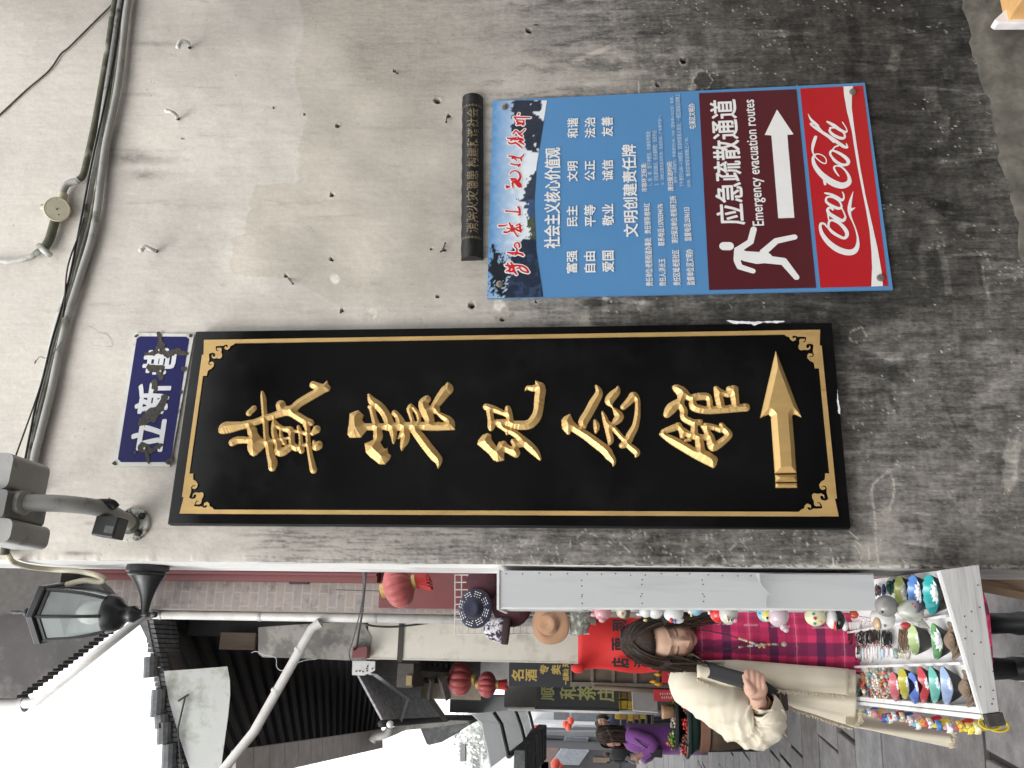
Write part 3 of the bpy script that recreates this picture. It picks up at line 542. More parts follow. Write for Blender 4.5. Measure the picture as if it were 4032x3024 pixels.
for org,st,po in CH:
    mb=MB(); carve_on(mb,SY-.0005,strokes=wall_strokes([cr3(q) for q in st],org,Z3,SY),polys=wall_polys(po,org,Z3,SY),res=.0018,k=.85,hmax=.03,edt=True,base=.003); obj('gold_character',mb,m_gold,sign)
mb=MB(); za=(2900,1150)
carve_on(mb,SY-.0005,polys=wall_polys([[(232,348),(386,746),(338,726),(330,738),(356,1076),(226,1078),(203,742),(190,728),(139,749)]],za,.663,SY),res=.0018,k=.95,hmax=.014,base=.003)
carve_on(mb,SY-.0005,polys=wall_polys([[(228,1086),(357,1084),(358,1128),(230,1130)]],za,.663,SY),res=.0016,k=.95,hmax=.01,base=.003)
carve_on(mb,SY-.0005,polys=wall_polys([[(230,1137),(360,1135),(361,1163),(232,1164)]],za,.663,SY),res=.0016,k=.95,hmax=.008,base=.003)
obj('gold_arrow',mb,m_gold,sign)

# ================================================================== BLUE ENAMEL ALLEY PLATE
BY=-.008; zb=lambda x,y:PY(x*.603,1250+y*.603,BY)
m_en_w=pmat('white_enamel',(.62,.62,.58),rough=.3,var=.12,dirt=(.12,.09,.06),dscale=9,dlo=.56,dhi=.7,spec=.5)
m_en_b=pmat('blue_enamel',(.006,.006,.085),spec=.25,rough=.4,var=.15,scale=6)
m_rust=pmat('rusted_iron',(.055,.05,.042),rough=.85,var=.5,scale=60,bump=.8,bscale=120)
m_letter=pmat('white_lettering',(.68,.69,.70),rough=.4,var=.05)
bt=[zb(732,968),zb(882,100),zb(1268,108),zb(1108,972)]
plate=thing('street_name_plate','rusty blue enamel alley nameplate with white characters above the black sign','sign',(bt[0]+bt[2])/2)
mb=MB(); mb.hexa([bt[0],bt[1],bt[2],bt[3]],(0,.006,0)); obj('backing_plate',mb,m_en_w,plate)
mb=MB()
inn=[(792,945),(770,925),(893,140),(915,124),(1218,126),(1235,142),(1117,925),(1090,945)]
mb.add([zb(*p)+[0,-.0008,0] for p in inn],[tuple(range(8))]); obj('blue_field',mb,m_en_b,plate)
mb=MB()
for s,a,b,bo in (('立',(850,872),(1085,672),.03),('新',(880,628),(1118,432),.03),('巷',(930,372),(1155,205),.03)):
    put_text(mb,s,zb(*a),zb(*b),bold=bo,off=(0,-.0016,0))
obj('lettering',mb,m_letter,plate)
mb=MB()
def blob(st,wob=.012): 
    V,F=carve(wall_strokes(st,(0,1250),.603,BY),res=.0014,flat=True,wob=wob); mb.add([(x,BY-.0024,z) for x,z,h in V],F)
RB=[[(1040,110,16),(1045,150,14),(1050,200,38),(1010,235,24),(950,240,10)],[(1050,215,30),(1100,245,22),(1150,220,26),(1215,235,20)],[(980,330,28),(1050,345,38),(1050,400,14)],[(1010,420,22),(1020,480,16)],[(1075,525,26),(1050,590,32),(990,640,60),(940,680,36)],[(940,850,42),(980,880,22),(1060,830,18)],[(960,900,20),(975,945,10)],[(1205,340,24)],[(750,952,16)],[(1110,945,26)],[(895,120,12)],[(1248,122,10)],[(1185,490,10)],[(885,880,9)]]
blob([[(x,y,r*.84) for x,y,r in q] for q in RB])
obj('rust_patch',mb,m_rust,plate)
mb=MB()
for p in ((1045,215),(950,857),(1055,352)): mb.ell(zb(*p)+[0,-.004,0],(.0045,.003,.0045),8,6)
obj('nail_head',mb,pmat('steel_nail',(.4,.4,.4),rough=.4,metal=.8),plate)

# ================================================================== BLUE AND RED NOTICE BOARD
NY=-.012; A2=lambda x,y,Y=NY:PY(1700+x*.633,200+y*.633,Y); A3=lambda x,y,Y=NY:PY(2600+x*.633,200+y*.633,Y)
m_pb=pmat('poster_blue',(.085,.235,.46),rough=.34,var=.04,scale=3,bump=.03,bscale=8,bdist=.01)
m_pm=pmat('poster_maroon',(.082,.013,.018),rough=.36,var=.05,scale=3)
m_pr=pmat('poster_red',(.42,.012,.018),rough=.34,var=.05,scale=3)
m_pw=pmat('poster_white',(.74,.74,.73),rough=.38,var=.03)
m_pwd=pmat('poster_small_print',(.42,.55,.70),rough=.38,var=.03)
notice=thing('notice_board','blue public notice board with a mountain picture, maroon evacuation panel and red panel','notice board',A2(690,930)*[1,1,0]+[0,0,.9])
mb=MB(); mb.hexa([A2(345,1540),A2(380,310),A3(1272,198),A3(1447,1484)],(0,.008,0)); obj('blue_panel',mb,m_pb,notice)
pn=lambda P,Y:[ (p[0],Y,p[2]) for p in P]
mb=MB(); P=[A3(303,1489),A3(240,265),A3(846,240),A3(969,1475)]; mb.add([p+[0,-.001,0] for p in P],[(0,1,2,3)]); obj('evacuation_panel',mb,m_pm,notice)
mb=MB(); P=[A3(995,1475),A3(869,236),A3(1260,218),A3(1417,1464)]; mb.add([p+[0,-.001,0] for p in P],[(0,1,2,3)]); obj('red_panel',mb,m_pr,notice)
# printed mountain scene, made as a fine grid with its own printed colours
nu,nv=150,46; Q=[A2(345,1540),A2(380,310)]
G=[];Cc=[]
for i in range(nu):
    u=i/(nu-1); top=Q[0]+(Q[1]-Q[0])*u
    yy=1540-1230*u; bx=np.interp(yy,[310,480,720,960,1250,1530],[717,690,652,637,650,692]); b=A2(bx,yy-8*(1-u)); row=[]
    for j in range(nv):
        v=j/(nv-1); p=top+(b-top)*v; row.append((p[0],NY-.0012,p[2]))
        zx=(350+30*u)+(bx-350-30*u)*v; f1=float(fbm(np.array(zx/28.),np.array(yy/28.),5,4)); f2=float(fbm(np.array(zx/9.),np.array(yy/7.),6,3))
        sky=np.array([.16,.40,.62])*(1-v)+np.array([.62,.72,.80])*v
        sky=np.array([.10,.28,.55])+(np.array([.66,.74,.80])-np.array([.10,.28,.55]))*min(1,max(0,v*1.25+.25*(f1-.5)))
        if u<.1: sky=sky*.9+.1
        c=sky
        cl=max(0,min(1,(v-.45)*2.2+(f1-.5)*2)); c=c*(1-cl*.8)+np.array([.72,.76,.80])*cl*.8
        def ridge(y0,y1,top_,dk,ns=1.):
            if y1<yy<y0:
                t=(yy-y1)/(y0-y1); e=top_(t)+ (f2-.5)*45*ns+(f1-.5)*60*ns
                return zx>e
            return False
        mt=np.array([.022,.028,.045])
        if ridge(640,300,lambda t:505+75*max(0,t-.62)*4,1): c=mt*(.6+f2) if zx<700-(640-yy)*.05 and not (f1>.62 and zx>600) else c*.7+.2
        if ridge(640,440,lambda t:612+90*abs(t-.5)*1.2,1): c=mt*(.5+1.2*f2)
        if ridge(950,640,lambda t:545+190*(1-t)**1.3,1): c=mt*(.5+1.3*f2)+np.array([.02,.025,.04])*f1
        if ridge(1050,930,lambda t:575+20*t,1): c=np.array([.04,.07,.15])*(.6+f2)
        if ridge(1200,1040,lambda t:600+20*abs(t-.4),1): c=np.array([.07,.085,.05])*(.5+f2)
        if ridge(1545,1180,lambda t:520-70*t+60*max(0,.2-t)*5,1): c=np.array([.014,.022,.042])*(.5+1.4*f2) if f1<.6 else np.array([.03,.055,.11])
        if 1225<yy<1540 and zx<520:
            d=math.hypot((zx-420)/75,(yy-1400)/150); 
            if d+ (f2-.5)*1.3+(f1-.5)*.7<.82: c=np.array([.010,.016,.022])
            if abs(zx-415-.18*(yy-1400))<9+6*(f2-.5) : c=np.array([.012,.014,.02])
        Cc.append(tuple(np.clip(c,0.004,.8)))
    G.append(row)
mb=MB(); mb.grid(G,0,Cc); obj('mountain_picture',mb,pmat('printed_picture',(1,1,1),rough=.36,var=.03,attr=True,bump=.02),notice)
# red brush slogan with a white edge
mw=MB(); mr_=MB()
C2=((1940,420),.357); C3=((1940,740),.399)
BR=[(C2,[[(285,92,10),(290,80,8)],[(235,120,8),(270,122,9),(340,125,9),(415,126,7)],[(240,122,8),(265,150,7),(345,155,7)],[(265,165,8),(290,185,14),(340,195,14)],[(345,160,6),(335,205,12)],[(270,200,10),(300,195,10)]]),
 (C2,[[(225,305,8),(245,280,10),(260,270,8),(300,300,10),(355,255,6)],[(290,305,10),(325,330,10)],[(165,352,9),(200,358,12),(240,350,8)],[(175,400,8),(200,415,10),(245,405,10)],[(200,380,8),(260,345,8)],[(245,370,10),(310,360,12),(335,375,10)],[(280,340,8),(320,400,8)],[(290,390,10),(345,420,8)],[(250,400,9),(290,430,10),(325,465,5)]]),
 (C2,[[(180,550,10),(215,555,8),(215,580,7),(235,560,7)],[(215,550,8),(265,565,9),(310,570,10),(345,530,5)],[(310,575,10),(318,605,6)],[(240,575,8),(265,600,6)],[(195,632,7),(240,645,9),(300,650,10)],[(300,640,10),(285,665,8)]]),
 (C2,[[(150,880,10),(185,888,8),(155,900,9)],[(200,800,9),(225,805,12),(205,820,6)],[(225,830,10),(220,870,9),(225,905,5)],[(215,850,9),(245,835,14),(290,880,18),(310,885,14)],[(305,865,14),(270,830,16),(240,800,12)],[(190,748,5),(215,720,7),(250,712,8),(290,735,10),(305,780,12),(285,825,14)]]),
 (C3,[[(130,232,9),(180,235,7),(260,243,9)],[(250,190,8),(265,215,10),(268,270,9)],[(255,270,8),(270,268,10)]]),
 (C3,[[(65,378,12),(100,378,9),(140,370,6)],[(115,440,11),(150,440,9),(210,400,8)],[(165,350,7),(185,390,8),(235,470,7),(250,480,9)],[(140,400,6),(250,420,6)],[(195,375,8),(190,430,9)],[(235,375,8),(265,360,7),(265,390,8),(240,395,7)],[(210,400,9),(265,430,10),(290,415,7)],[(270,390,9),(275,440,8)],[(283,375,6),(285,377,6)]]),
 (C3,[[(150,640,9),(190,645,9),(230,640,9),(240,610,8),(215,575,7),(225,550,7),(255,548,8),(265,580,9),(260,590,7)],[(220,665,8),(250,650,10),(290,660,12)],[(240,640,8),(300,668,10)],[(155,640,8),(200,660,8)]]),
 (C3,[[(130,768,9),(180,775,12),(230,770,12)],[(145,745,7),(165,790,9)],[(135,825,8),(160,815,10),(180,790,10)],[(180,740,8),(200,775,10),(210,820,12),(235,855,9)],[(165,830,10),(210,825,12)],[(235,770,10),(290,775,9),(330,800,10),(355,835,8)],[(240,800,8),(265,795,6),(280,815,8),(310,830,8),(350,838,8)],[(265,770,8),(270,800,6)]])]
for (org_,sc_),chs in BR:
    st=wall_strokes([cr3(q) if len(q)>2 else q for q in chs],org_,sc_,NY)
    V,F=carve([[(x,z,r+.0036) for x,z,r in q] for q in st],res=.0012,flat=True); mw.add([(x,NY-.0020,z) for x,z,h in V],F)
    V,F=carve([[(x,z,r*.92) for x,z,r in q] for q in st],res=.0010,flat=True); mr_.add([(x,NY-.0030,z) for x,z,h in V],F)
obj('slogan_outline',mw,m_pw,notice); obj('slogan_lettering',mr_,pmat('slogan_red',(.55,.012,.02),rough=.4,var=.05),notice)
mb=MB(); L=[]
def T(s,tl,br,bold=.012,A=A2): put_text(mb,s,A(*tl),A(*br),bold=bold,off=(0,-.002,0))
T('社会主义核心价值观',(700,1230),(800,605),.022)
for s,a,b in (('富强',(838,1385),(905,1245)),('民主',(840,1095),(907,965)),('文明',(843,815),(908,690)),('和谐',(845,545),(910,420)),('自由',(948,1380),(1017,1250)),('平等',(950,1095),(1018,960)),('公正',(952,810),(1015,685)),('法治',(953,545),(1017,415)),('爱国',(1062,1378),(1132,1245)),('敬业',(1062,1090),(1130,955)),('诚信',(1062,810),(1127,680)),('友善',(1058,535),(1125,412))): T(s,a,b,.022)
T('文明创建责任牌',(1196,1160),(1268,585),.022)
for s,a,b in (('责任单位:老街街道办事处',(1332,1465),(1366,1165)),('责任领导:桂年红',(1324,1140),(1357,950)),('责任人:洪长玉',(1416,1465),(1452,1295)),('联系电话:13705594176',(1408,1215),(1440,955)),('责任区域:老街社区',(1503,1462),(1538,1240)),('清扫保洁单位:老街环卫所',(1492,1200),(1520,905)),('监督单位:区文明办',(1588,1460),(1624,1235)),('监督电话:2596153',(1573,1185),(1605,975)),('市容环卫标准:',(1306,880),(1335,700)),('清扫保洁时间:',(1469,875),(1496,690)),('屯溪区文明办',(1603,490),(1634,330))): T(s,a,b,.014)
T('应急疏散通道',(355,1085),(470,305),.016,A3); T('Emergency evacuation routes',(575,1090),(602,305),.012,A3)
obj('white_lettering',mb,m_pw,notice)
mb=MB()
for s,a,b in (('1、街、巷、路干净整洁，车辆有序摆放;',(1344,840),(1362,500)),('2、无乱摆设摊点，无占道经营；无店外店;',(1383,840),(1401,495)),('3、沿街立面无乱拉乱挂、乱贴乱画；广告整齐划一。',(1424,835),(1430,400)),('坚持一天两普扫，早晨普扫5:00—7:00（夏秋季6:30以前）结束，',(1505,825),(1504,285)),('下午普扫12:00—1:30结束，其余时段有人保洁；一般区域保洁到晚上',(1541,850),(1545,270)),('10:00，重点区域保洁到晚上11:30。',(1586,850),(1597,540))): T(s,a,b,.012)
obj('small_print',mb,m_pwd,notice)
mb=MB()
sh=wall_strokes([[(395,1217,27),(428,1217,27)],[(485,1255,24),(530,1280,34),(600,1290,40),(660,1290,34)],[(490,1235,20),(560,1190,19),(580,1112,18)],[(478,1310,20),(492,1345,18),(575,1372,16)],[(640,1255,22),(720,1185,19),(834,1160,17)],[(660,1300,26),(765,1312,24),(845,1410,18)],[(480,1240,20),(478,1300,22)]],(2600,200),.633,NY)
carve_on(mb,NY-.0022,strokes=sh,res=.0014,flat=True)
carve_on(mb,NY-.0022,polys=wall_polys([[(725,368),(828,522),(789,526),(833,1041),(733,1044),(690,529),(648,526)]],(2600,200),.633,NY),res=.0014,flat=True)
obj('running_figure_and_arrow',mb,m_pw,notice)
mb=MB()
CO=[[(150,742,4),(138,726,6),(119,724,7),(114,746,8),(126,785,11),(160,830,15),(210,868,18),(265,887,18),(303,882,16),(324,855,11),(327,810,6),(316,760,4),(299,715,4),(285,682,6),(279,650,9),(281,620,9),(289,583,6),(300,543,1.2)],[(288,645,10),(312,634,1.5)],
 [(160,736,6),(165,712,6),(185,705,7),(225,724,9),(256,757,11),(266,785,10),(253,806,8),(225,798,9),(186,774,9),(163,750,7),(160,736,6)],[(166,712,4),(160,690,4),(158,668,5)],
 [(186,645,5),(169,633,6),(156,645,8),(165,666,10),(200,690,12),(238,707,10),(256,690,6),(250,665,4),(238,640,4)],
 [(146,586,5),(150,602,7),(176,621,9),(214,637,9),(234,630,6),(225,602,5),(190,577,5),(156,573,5),(146,586,5)],[(141,551,5),(172,558,8),(205,573,9),(233,590,9),(247,581,5),(247,560,4),(240,545,3)],
 [(137,478,7),(141,500,7)],
 [(88,232,8),(76,268,9),(70,305,6),(78,333,4),(100,360,3.5),(128,380,3.5),(145,381,3.5),(148,362,3),(135,342,3),(105,329,3.5),(82,335,5),(73,358,8),(86,400,12),(125,448,16),(180,489,20),(235,508,19),(273,494,14),(279,465,9),(262,430,6),(235,403,5),(206,396,5),(192,406,5),(202,430,5),(220,454,3)],
 [(180,346,6),(170,326,6),(181,309,6),(215,321,8),(254,346,10),(273,370,10),(266,388,8),(235,389,9),(201,370,9),(180,346,6)],[(182,309,4),(195,290,4),(215,282,5)],
 [(262,270,3),(268,290,5),(252,289,9),(225,272,10),(180,241,10),(126,206,9),(86,181,7),(61,161,5),(63,155,4),(86,161,4),(110,181,3),(150,226,3),(190,264,3)],[(45,101,1.2),(60,131,6),(84,156,9),(100,171,8),(101,190,4)],
 [(170,186,5),(169,201,7),(191,222,9),(229,239,9),(253,234,6),(245,207,5),(206,182,5),(170,180,5)],[(155,146,6),(190,166,10),(230,194,9),(260,204,6),(263,186,3),(240,148,3)]]
def cr2(P,n=6):
    P=[np.array(p,float) for p in P]; out=[]
    for i in range(len(P)-1):
        a,b,c,d=P[max(i-1,0)],P[i],P[i+1],P[min(i+2,len(P)-1)]
        for k in range(n):
            t=k/n; q=.5*((2*b)+(c-a)*t+(2*a-5*b+4*c-d)*t*t+(-a+3*b-3*c+d)*t**3); q[2]=max(q[2],.6); out.append(tuple(q))
    return out+[tuple(P[-1])]
carve_on(mb,NY-.0024,strokes=wall_strokes([cr2(q) if len(q)>2 else q for q in CO],(3150,380),.6933,NY),res=.0009,flat=True)
P=[]                                                         # the white ribbon
for x,y in ((1138,224),(1142,280),(1160,380),(1190,500),(1205,600),(1225,720),(1250,850),(1280,1000),(1300,1120),(1312,1250),(1316,1350),(1311,1468)): P.append((x,y))
for x,y in ((1384,1465),(1376,1380),(1350,1230),(1312,1060),(1275,900),(1245,740),(1222,600),(1205,480),(1190,360),(1190,290),(1198,222)): P.append((x,y))
carve_on(mb,NY-.0020,polys=wall_polys([P],(2600,200),.633,NY),res=.0018,flat=True)
obj('red_panel_lettering',mb,m_pw,notice)
m_screw=pmat('dull_steel',(.30,.27,.23),rough=.35,metal=.7,var=.2)
for p in (A2(452,353),A2(424,1455),A3(1195,260),A3(1367,1416)):
    mb=MB(); mb.lathe(p+[0,.002,0],[(.0105,0),(.0115,.004),(.011,.009),(.008,.0105),(.0005,.011)],16,(0,-1,0)); obj('screw_cap',mb,m_screw,notice,smooth=True,sharp=40)

# ================================================================== ARCHED BLACK TILE
ta,tb_=A2(182,1308,0.),A2(190,298,0.); ta2,tb2=A2(320,1303,0.),A2(320,298,0.)
m_tile=pmat('black_tile',(.012,.012,.011),rough=.42,var=.35,scale=30,bump=.4,bscale=70)
tile=thing('slogan_tile','black arched tile with faded gold characters, fixed above the blue notice board','sign',(ta+tb2)/2)
mb=MB(); rows=[]; n=60
def arch(u,th,lift=0.):
    a=ta+(tb_-ta)*u; b=ta2+(tb2-ta2)*u; c=(a+b)/2; r=(a-b)[2]/2; return np.array([c[0],-.034*math.sin(th)-lift+.002,c[2]+(r+lift)*math.cos(th)])
for i in range(n+1):
    u=i/n; j=.0025*math.sin(i*5.1) if i not in (0,n) else 0
    rows.append([arch(u,math.pi*k/18,j*.3 if k<3 else 0) for k in range(19)])
mb.grid(rows); 
for u in (0,1): mb.add([arch(u,math.pi*k/18) for k in range(19)],[tuple(range(19))])
obj('arched_body',mb,m_tile,tile,smooth=True,sharp=50)
mb=MB(); V,F=text2d('消除火灾隐患 构建和谐社会',.012); lo=V.min(0);hi=V.max(0)
P=[]
for a,b in (V-lo)/(hi-lo): P.append(arch(.136+.765*a,math.pi*(.72-.36*b),.0012))
mb.add(P,F)
for u0 in (.105,.915):
    for i in range(8):
        t0=math.pi*(.12+.095*i)
        for (ua,ub,ta_,tb3) in ((0,.012,0,.03),(0,.003,.0,.2),(.009,.012,.06,.2),(.004,.008,.1,.24)):
            mb.add([arch(u0+ua,t0+ta_,.001),arch(u0+ub,t0+ta_,.001),arch(u0+ub,t0+tb3,.001),arch(u0+ua,t0+tb3,.001)],[(0,1,2,3)])
obj('faded_lettering',mb,pmat('faded_gold',(.22,.17,.10),rough=.55,var=.5,scale=60,dirt=(.03,.025,.02),dscale=30,dlo=.5,dhi=.66),tile)
# ================================================================== CONDUITS AND WIRES ALONG THE TOP OF THE WALL
m_pipe=pmat('grey_conduit',(.36,.355,.33),rough=.55,var=.22,scale=9,bump=.1,dirt=(.09,.09,.065),dscale=11,dlo=.56,dhi=.7)
m_moss=pmat('mossy_conduit',(.10,.10,.07),rough=.85,var=.45,scale=22,bump=.5,bscale=90,dirt=(.34,.33,.28),dscale=9,dlo=.55,dhi=.66)
m_duct=pmat('pale_trunking',(.50,.50,.47),rough=.6,var=.12,dirt=(.08,.085,.06),dscale=14,dlo=.52,dhi=.66)
m_cable=pmat('black_cable',(.012,.012,.012),rough=.5,var=.3)
m_wire=pmat('brown_wire',(.06,.05,.04),rough=.7,var=.3)
m_cream=pmat('aged_cream_plastic',(.50,.46,.34),rough=.45,var=.12,dirt=(.10,.085,.05),dscale=28,dlo=.6,dhi=.7)
def smooth_path(P,n=8):
    P=[np.array(p,float) for p in P]; out=[]
    for i in range(len(P)-1):
        a,b,c,d=P[max(i-1,0)],P[i],P[i+1],P[min(i+2,len(P)-1)]
        for k in range(n):
            t=k/n; out.append(.5*((2*b)+(c-a)*t+(2*a-5*b+4*c-d)*t*t+(-a+3*b-3*c+d)*t**3))
    return out+[P[-1]]
def run(name,pts,Y,r,mat,label,cat,n=10,grp=None,sm=True):
    P=[PY(x,y,Y if not hasattr(Y,'__len__') else Y[i]) for i,(x,y) in enumerate(pts)]
    mb=MB(); mb.tube(smooth_path(P,6),r,n); o=obj(name,mb,mat,smooth=sm); tag(o,label,cat,grp); return o
run('conduit',[(560,-260),(504,0),(464,331),(411,597),(371,895),(311,1100),(265,1250),(223,1431),(199,1551),(145,1762),(128,1850),(118,1950)],-.022,.0125,m_pipe,'long pale grey round conduit, lowest of the pipes along the wall top','conduit')
run('conduit',[(505,-260),(454,0),(424,199),(378,464),(338,650),(326,692),(312,706)],-.02,.0115,m_moss,'dark mossy conduit, uppermost of the pipes, ending at the corrugated hose','conduit')
o=run('trunking',[(530,-260),(472,0),(424,318),(385,597),(345,796),(302,995),(285,1100),(235,1250),(181,1479),(145,1642),(112,1810),(100,1900)],-.012,.012,m_duct,'pale flaking pipe running between the black cable and the mossy conduit','conduit')
run('cable',[(540,-260),(484,0),(448,230),(410,420),(362,640),(318,870),(275,1085),(240,1220),(205,1340),(176,1460),(140,1600),(118,1710),(95,1830)],-.03,.0035,m_cable,'black electric cable stapled along the pipes at the wall top','cable',8)
run('cable',[(500,0),(470,200),(440,400),(400,620),(360,850),(320,1000),(286,1130),(246,1280),(210,1420),(165,1600),(132,1740)],-.026,.007,m_moss,'thick grimy cable hugging the pale conduit along the wall top','cable',8)
run('wire',[(470,-40),(444,13),(365,93),(272,186),(240,212),(192,279),(100,358),(0,451),(-40,480)],-.006,.003,m_wire,'thin brown wire slanting up across the upper right of the wall','wire',6)
run('wire',[(187,1425),(145,1563),(57,1808),(40,1850)],[-.03,-.05,-.2,-.24],.0026,m_wire,'thin taut wire rising from the conduits to the floodlight','wire',6)
run('wire',[(330,858),(312,920),(278,1010),(262,1080),(255,1180),(246,1250)],-.034,.003,m_wire,'slack brown wire sagging beside the black cable below the junction box','wire',6)
run('wire',[(242,1345),(228,1368),(205,1395),(178,1410),(155,1405),(137,1432),(140,1418)],-.04,.0011,m_wire,'curled end of thin wire tied round the conduits','wire',5)
# round junction box with corrugated hoses
jb=thing('junction_box','round cream junction box with corrugated hoses below the pipes','junction box',PY(222,822,0))
J=PY(223,822,-.055); mb=MB(); JB=PY(233,836,0.)
mb.lathe(JB,[(.040,0),(.041,.02),(.039,.052)],28,J-JB); obj('box_body',mb,m_cream,jb,smooth=True,sharp=40)
ax=(J-JB)/np.linalg.norm(J-JB); JT=JB+ax*.0525
mb=MB(); mb.lathe(JT,[(.0415,0),(.0425,.003),(.041,.007),(.0385,.0085),(.0375,.007),(.0002,.0075)],28,ax); obj('cover',mb,m_cream,jb,smooth=True,sharp=35)
mb=MB()
for a,b in ((0,0),(.024,.01),(-.022,-.012),(.018,.018)): mb.ell(JT+ax*.0085+np.array([a,0,b]),(.003,.002,.003),8,5)
obj('screw',mb,m_rust,jb)
def hose(name,pts,Y,r,mat,par):
    P=smooth_path([PY(x,y,Y) for x,y in pts],10); L=[0]
    for a,b in zip(P[:-1],P[1:]): L.append(L[-1]+np.linalg.norm(b-a))
    n=int(L[-1]/.0024); Q=[np.array([np.interp(L[-1]*i/n,L,[p[k] for p in P]) for k in range(3)]) for i in range(n+1)]
    mb=MB(); mb.tube(Q,[r*(1.0 if i%3 else .86) for i in range(n+1)],12); obj(name,mb,mat,par,smooth=True)
hose('corrugated_hose',[(312,706),(300,714),(280,718),(262,728),(250,748),(243,775)],-.022,.0125,m_pipe,jb)
hose('corrugated_hose',[(219,862),(208,900),(196,940),(180,968),(168,978)],-.022,.0155,m_moss,jb)
mb=MB(); mb.tube([PY(249,765,-.022),PY(241,800,-.026)],.0155,14); mb.tube([PY(165,816,-.03),PY(185,820,-.03)],.012,12); obj('connector',mb,m_cream,jb,smooth=True,sharp=40)
mb=MB(); mb.tube([PY(x,y,-.02) for x,y in ((172,974),(150,992),(119,1014),(85,1024),(40,1031),(-60,1034))],[.013,.011,.0085,.0085,.0085,.0085],10); obj('conduit_tail',mb,m_duct,jb,smooth=True)
mb=MB(); mb.tube([PY(152,966,-.03),PY(172,985,-.03),PY(197,1004,-.03)],.010,10); obj('clip',mb,m_duct,jb,smooth=True)
# insulator hooks
m_hook=pmat('white_painted_hook',(.62,.61,.57),rough=.5,var=.1,dirt=(.2,.19,.17),dscale=60,dlo=.55,dhi=.7)
m_dark=pmat('dark_iron',(.03,.028,.025),rough=.7,var=.4)
for i,(a,b,c,d,lab) in enumerate((((748,190),(737,168),(712,163),(701,185),'white hook knob on a rusty screw, curled and nearest the wall top right corner'),((702,470),(690,452),(675,442),(658,438),'white bent hook pointing up, middle of the three hooks below the conduits'),((618,990),(598,984),(570,972),(556,985),'white stubby hook with dark screw, hook nearest the blue alley plate'))):
    h=thing('wall_hook',lab,'hook',PY(*a,0),'white hooks screwed into the wall')
    P=[PY(*a,.004),PY((a[0]+b[0])/2,(a[1]+b[1])/2,-.02),PY(*b,-.032),PY(*c,-.044),PY(*d,-.046)]
    mb=MB(); mb.tube(smooth_path(P[1:],5),.0078,10); mb.ell(P[-1],(.009,.009,.009),10,6); obj('hook_body',mb,m_hook,h,smooth=True)
    mb=MB(); mb.tube(P[:3],[.006,.0055,.006],8); obj('screw_shank',mb,m_dark,h,smooth=True)
# rusty nails
nl=MB()
for i,(x,y,dx,dy) in enumerate(((1135,1095,18,22),(1760,457,-3,24),(1745,980,8,-22),(1750,985,-14,6),(1555,285,10,4),(2115,98,-10,0))):
    mb=MB(); p=PY(x,y,.0); q=PY(x+dx,y+dy,-.016); mb.tube([p,q],.0021,6); mb.ell(q,(.004,.003,.004),8,5)
    o=obj('nail',mb,m_rust); tag(o,['bent rusty nail below the round junction box side of the wall','rusty nail left of the tile end toward the upper wall','rusty nail above the foot of the arched tile','short rusty stub beside another nail above the tile','small rusty nail in the beige plaster','rusty nail high right of the blue notice board'][i],'nail','rusty nails left in the plaster')
# ================================================================== FLOODLIGHT ON A CURVED BRACKET
m_gw=pmat('grey_white_metal',(.33,.325,.305),rough=.45,var=.14,scale=12,bump=.08,dirt=(.10,.10,.085),dscale=16,dlo=.58,dhi=.7)
m_gd=pmat('dusty_grey_metal',(.17,.17,.165),rough=.5,var=.2,dirt=(.07,.07,.06),dscale=14)
fl=thing('floodlight','grey floodlight on a curved bracket arm above the alley plate','floodlight',PY(525,2065,0))
FC=PY(527,2066,0.); mb=MB(); mb.lathe(FC,[(.052,0),(.053,.006),(.050,.011),(.030,.014),(.0005,.015)],28,(0,-1,0)); obj('flange',mb,pmat('peeling_white_flange',(.55,.55,.5),rough=.5,dirt=(.05,.055,.03),dscale=22,dlo=.48,dhi=.58),fl,smooth=True,sharp=40)
for a in (.7,2.2,3.9,5.4): mb=MB(); mb.lathe(FC+[.038*math.cos(a),-.012,.038*math.sin(a)],[(.011,0),(.011,.006),(.006,.009),(.0005,.0095)],6,(0,-1,0)); obj('bolt',mb,m_dark,fl)
arm=smooth_path([PY(520,2068,-.012),PY(490,2050,-.06),PY(440,2022,-.13),PY(380,1999,-.2),(PY(300,1988,-.25)),PY(200,1981,-.29),PY(70,1980,-.32)],6)
mb=MB(); mb.tube(arm,.0235,16); obj('bracket_arm',mb,m_gw,fl,smooth=True)
mb=MB(); mb.lathe(PY(512,2066,-.014),[(.030,0),(.031,.02),(.026,.028)],16,PY(440,2022,-.13)-PY(512,2066,-.014)); obj('collar',mb,m_moss,fl,smooth=True,sharp=40)
e=PY(84,1981,-.32); mb=MB(); mb.lathe(e,[(.030,-.012),(.034,-.01),(.034,.02),(.028,.024)],18,PY(20,1981,-.32)-e); obj('end_collar',mb,m_gw,fl,smooth=True,sharp=40)
def rbox(mb,a,b,r,n=5):       # box with rounded long edges (rounded in XZ), along Y
    x0,x1=sorted((a[0],b[0]));z0,z1=sorted((a[2],b[2])); P=[]
    for cx,cz,t0 in ((x1-r,z1-r,0),(x0+r,z1-r,90),(x0+r,z0+r,180),(x1-r,z0+r,270)):
        for k in range(n+1): t=math.radians(t0+90*k/n); P.append((cx+r*math.cos(t),cz+r*math.sin(t)))
    mb.prism([(x,a[1],z) for x,z in P],(0,b[1]-a[1],0))
def PYb(x,y,Y): return PY(x,y,Y)
mb=MB(); a=PY(114,1802,-.30); b=PY(-70,1942,-.30); rbox(mb,(a[0],-.36,a[2]),(b[0],-.20,b[2]),.022,6); obj('lamp_housing',mb,m_gw,fl,smooth=True,sharp=35)
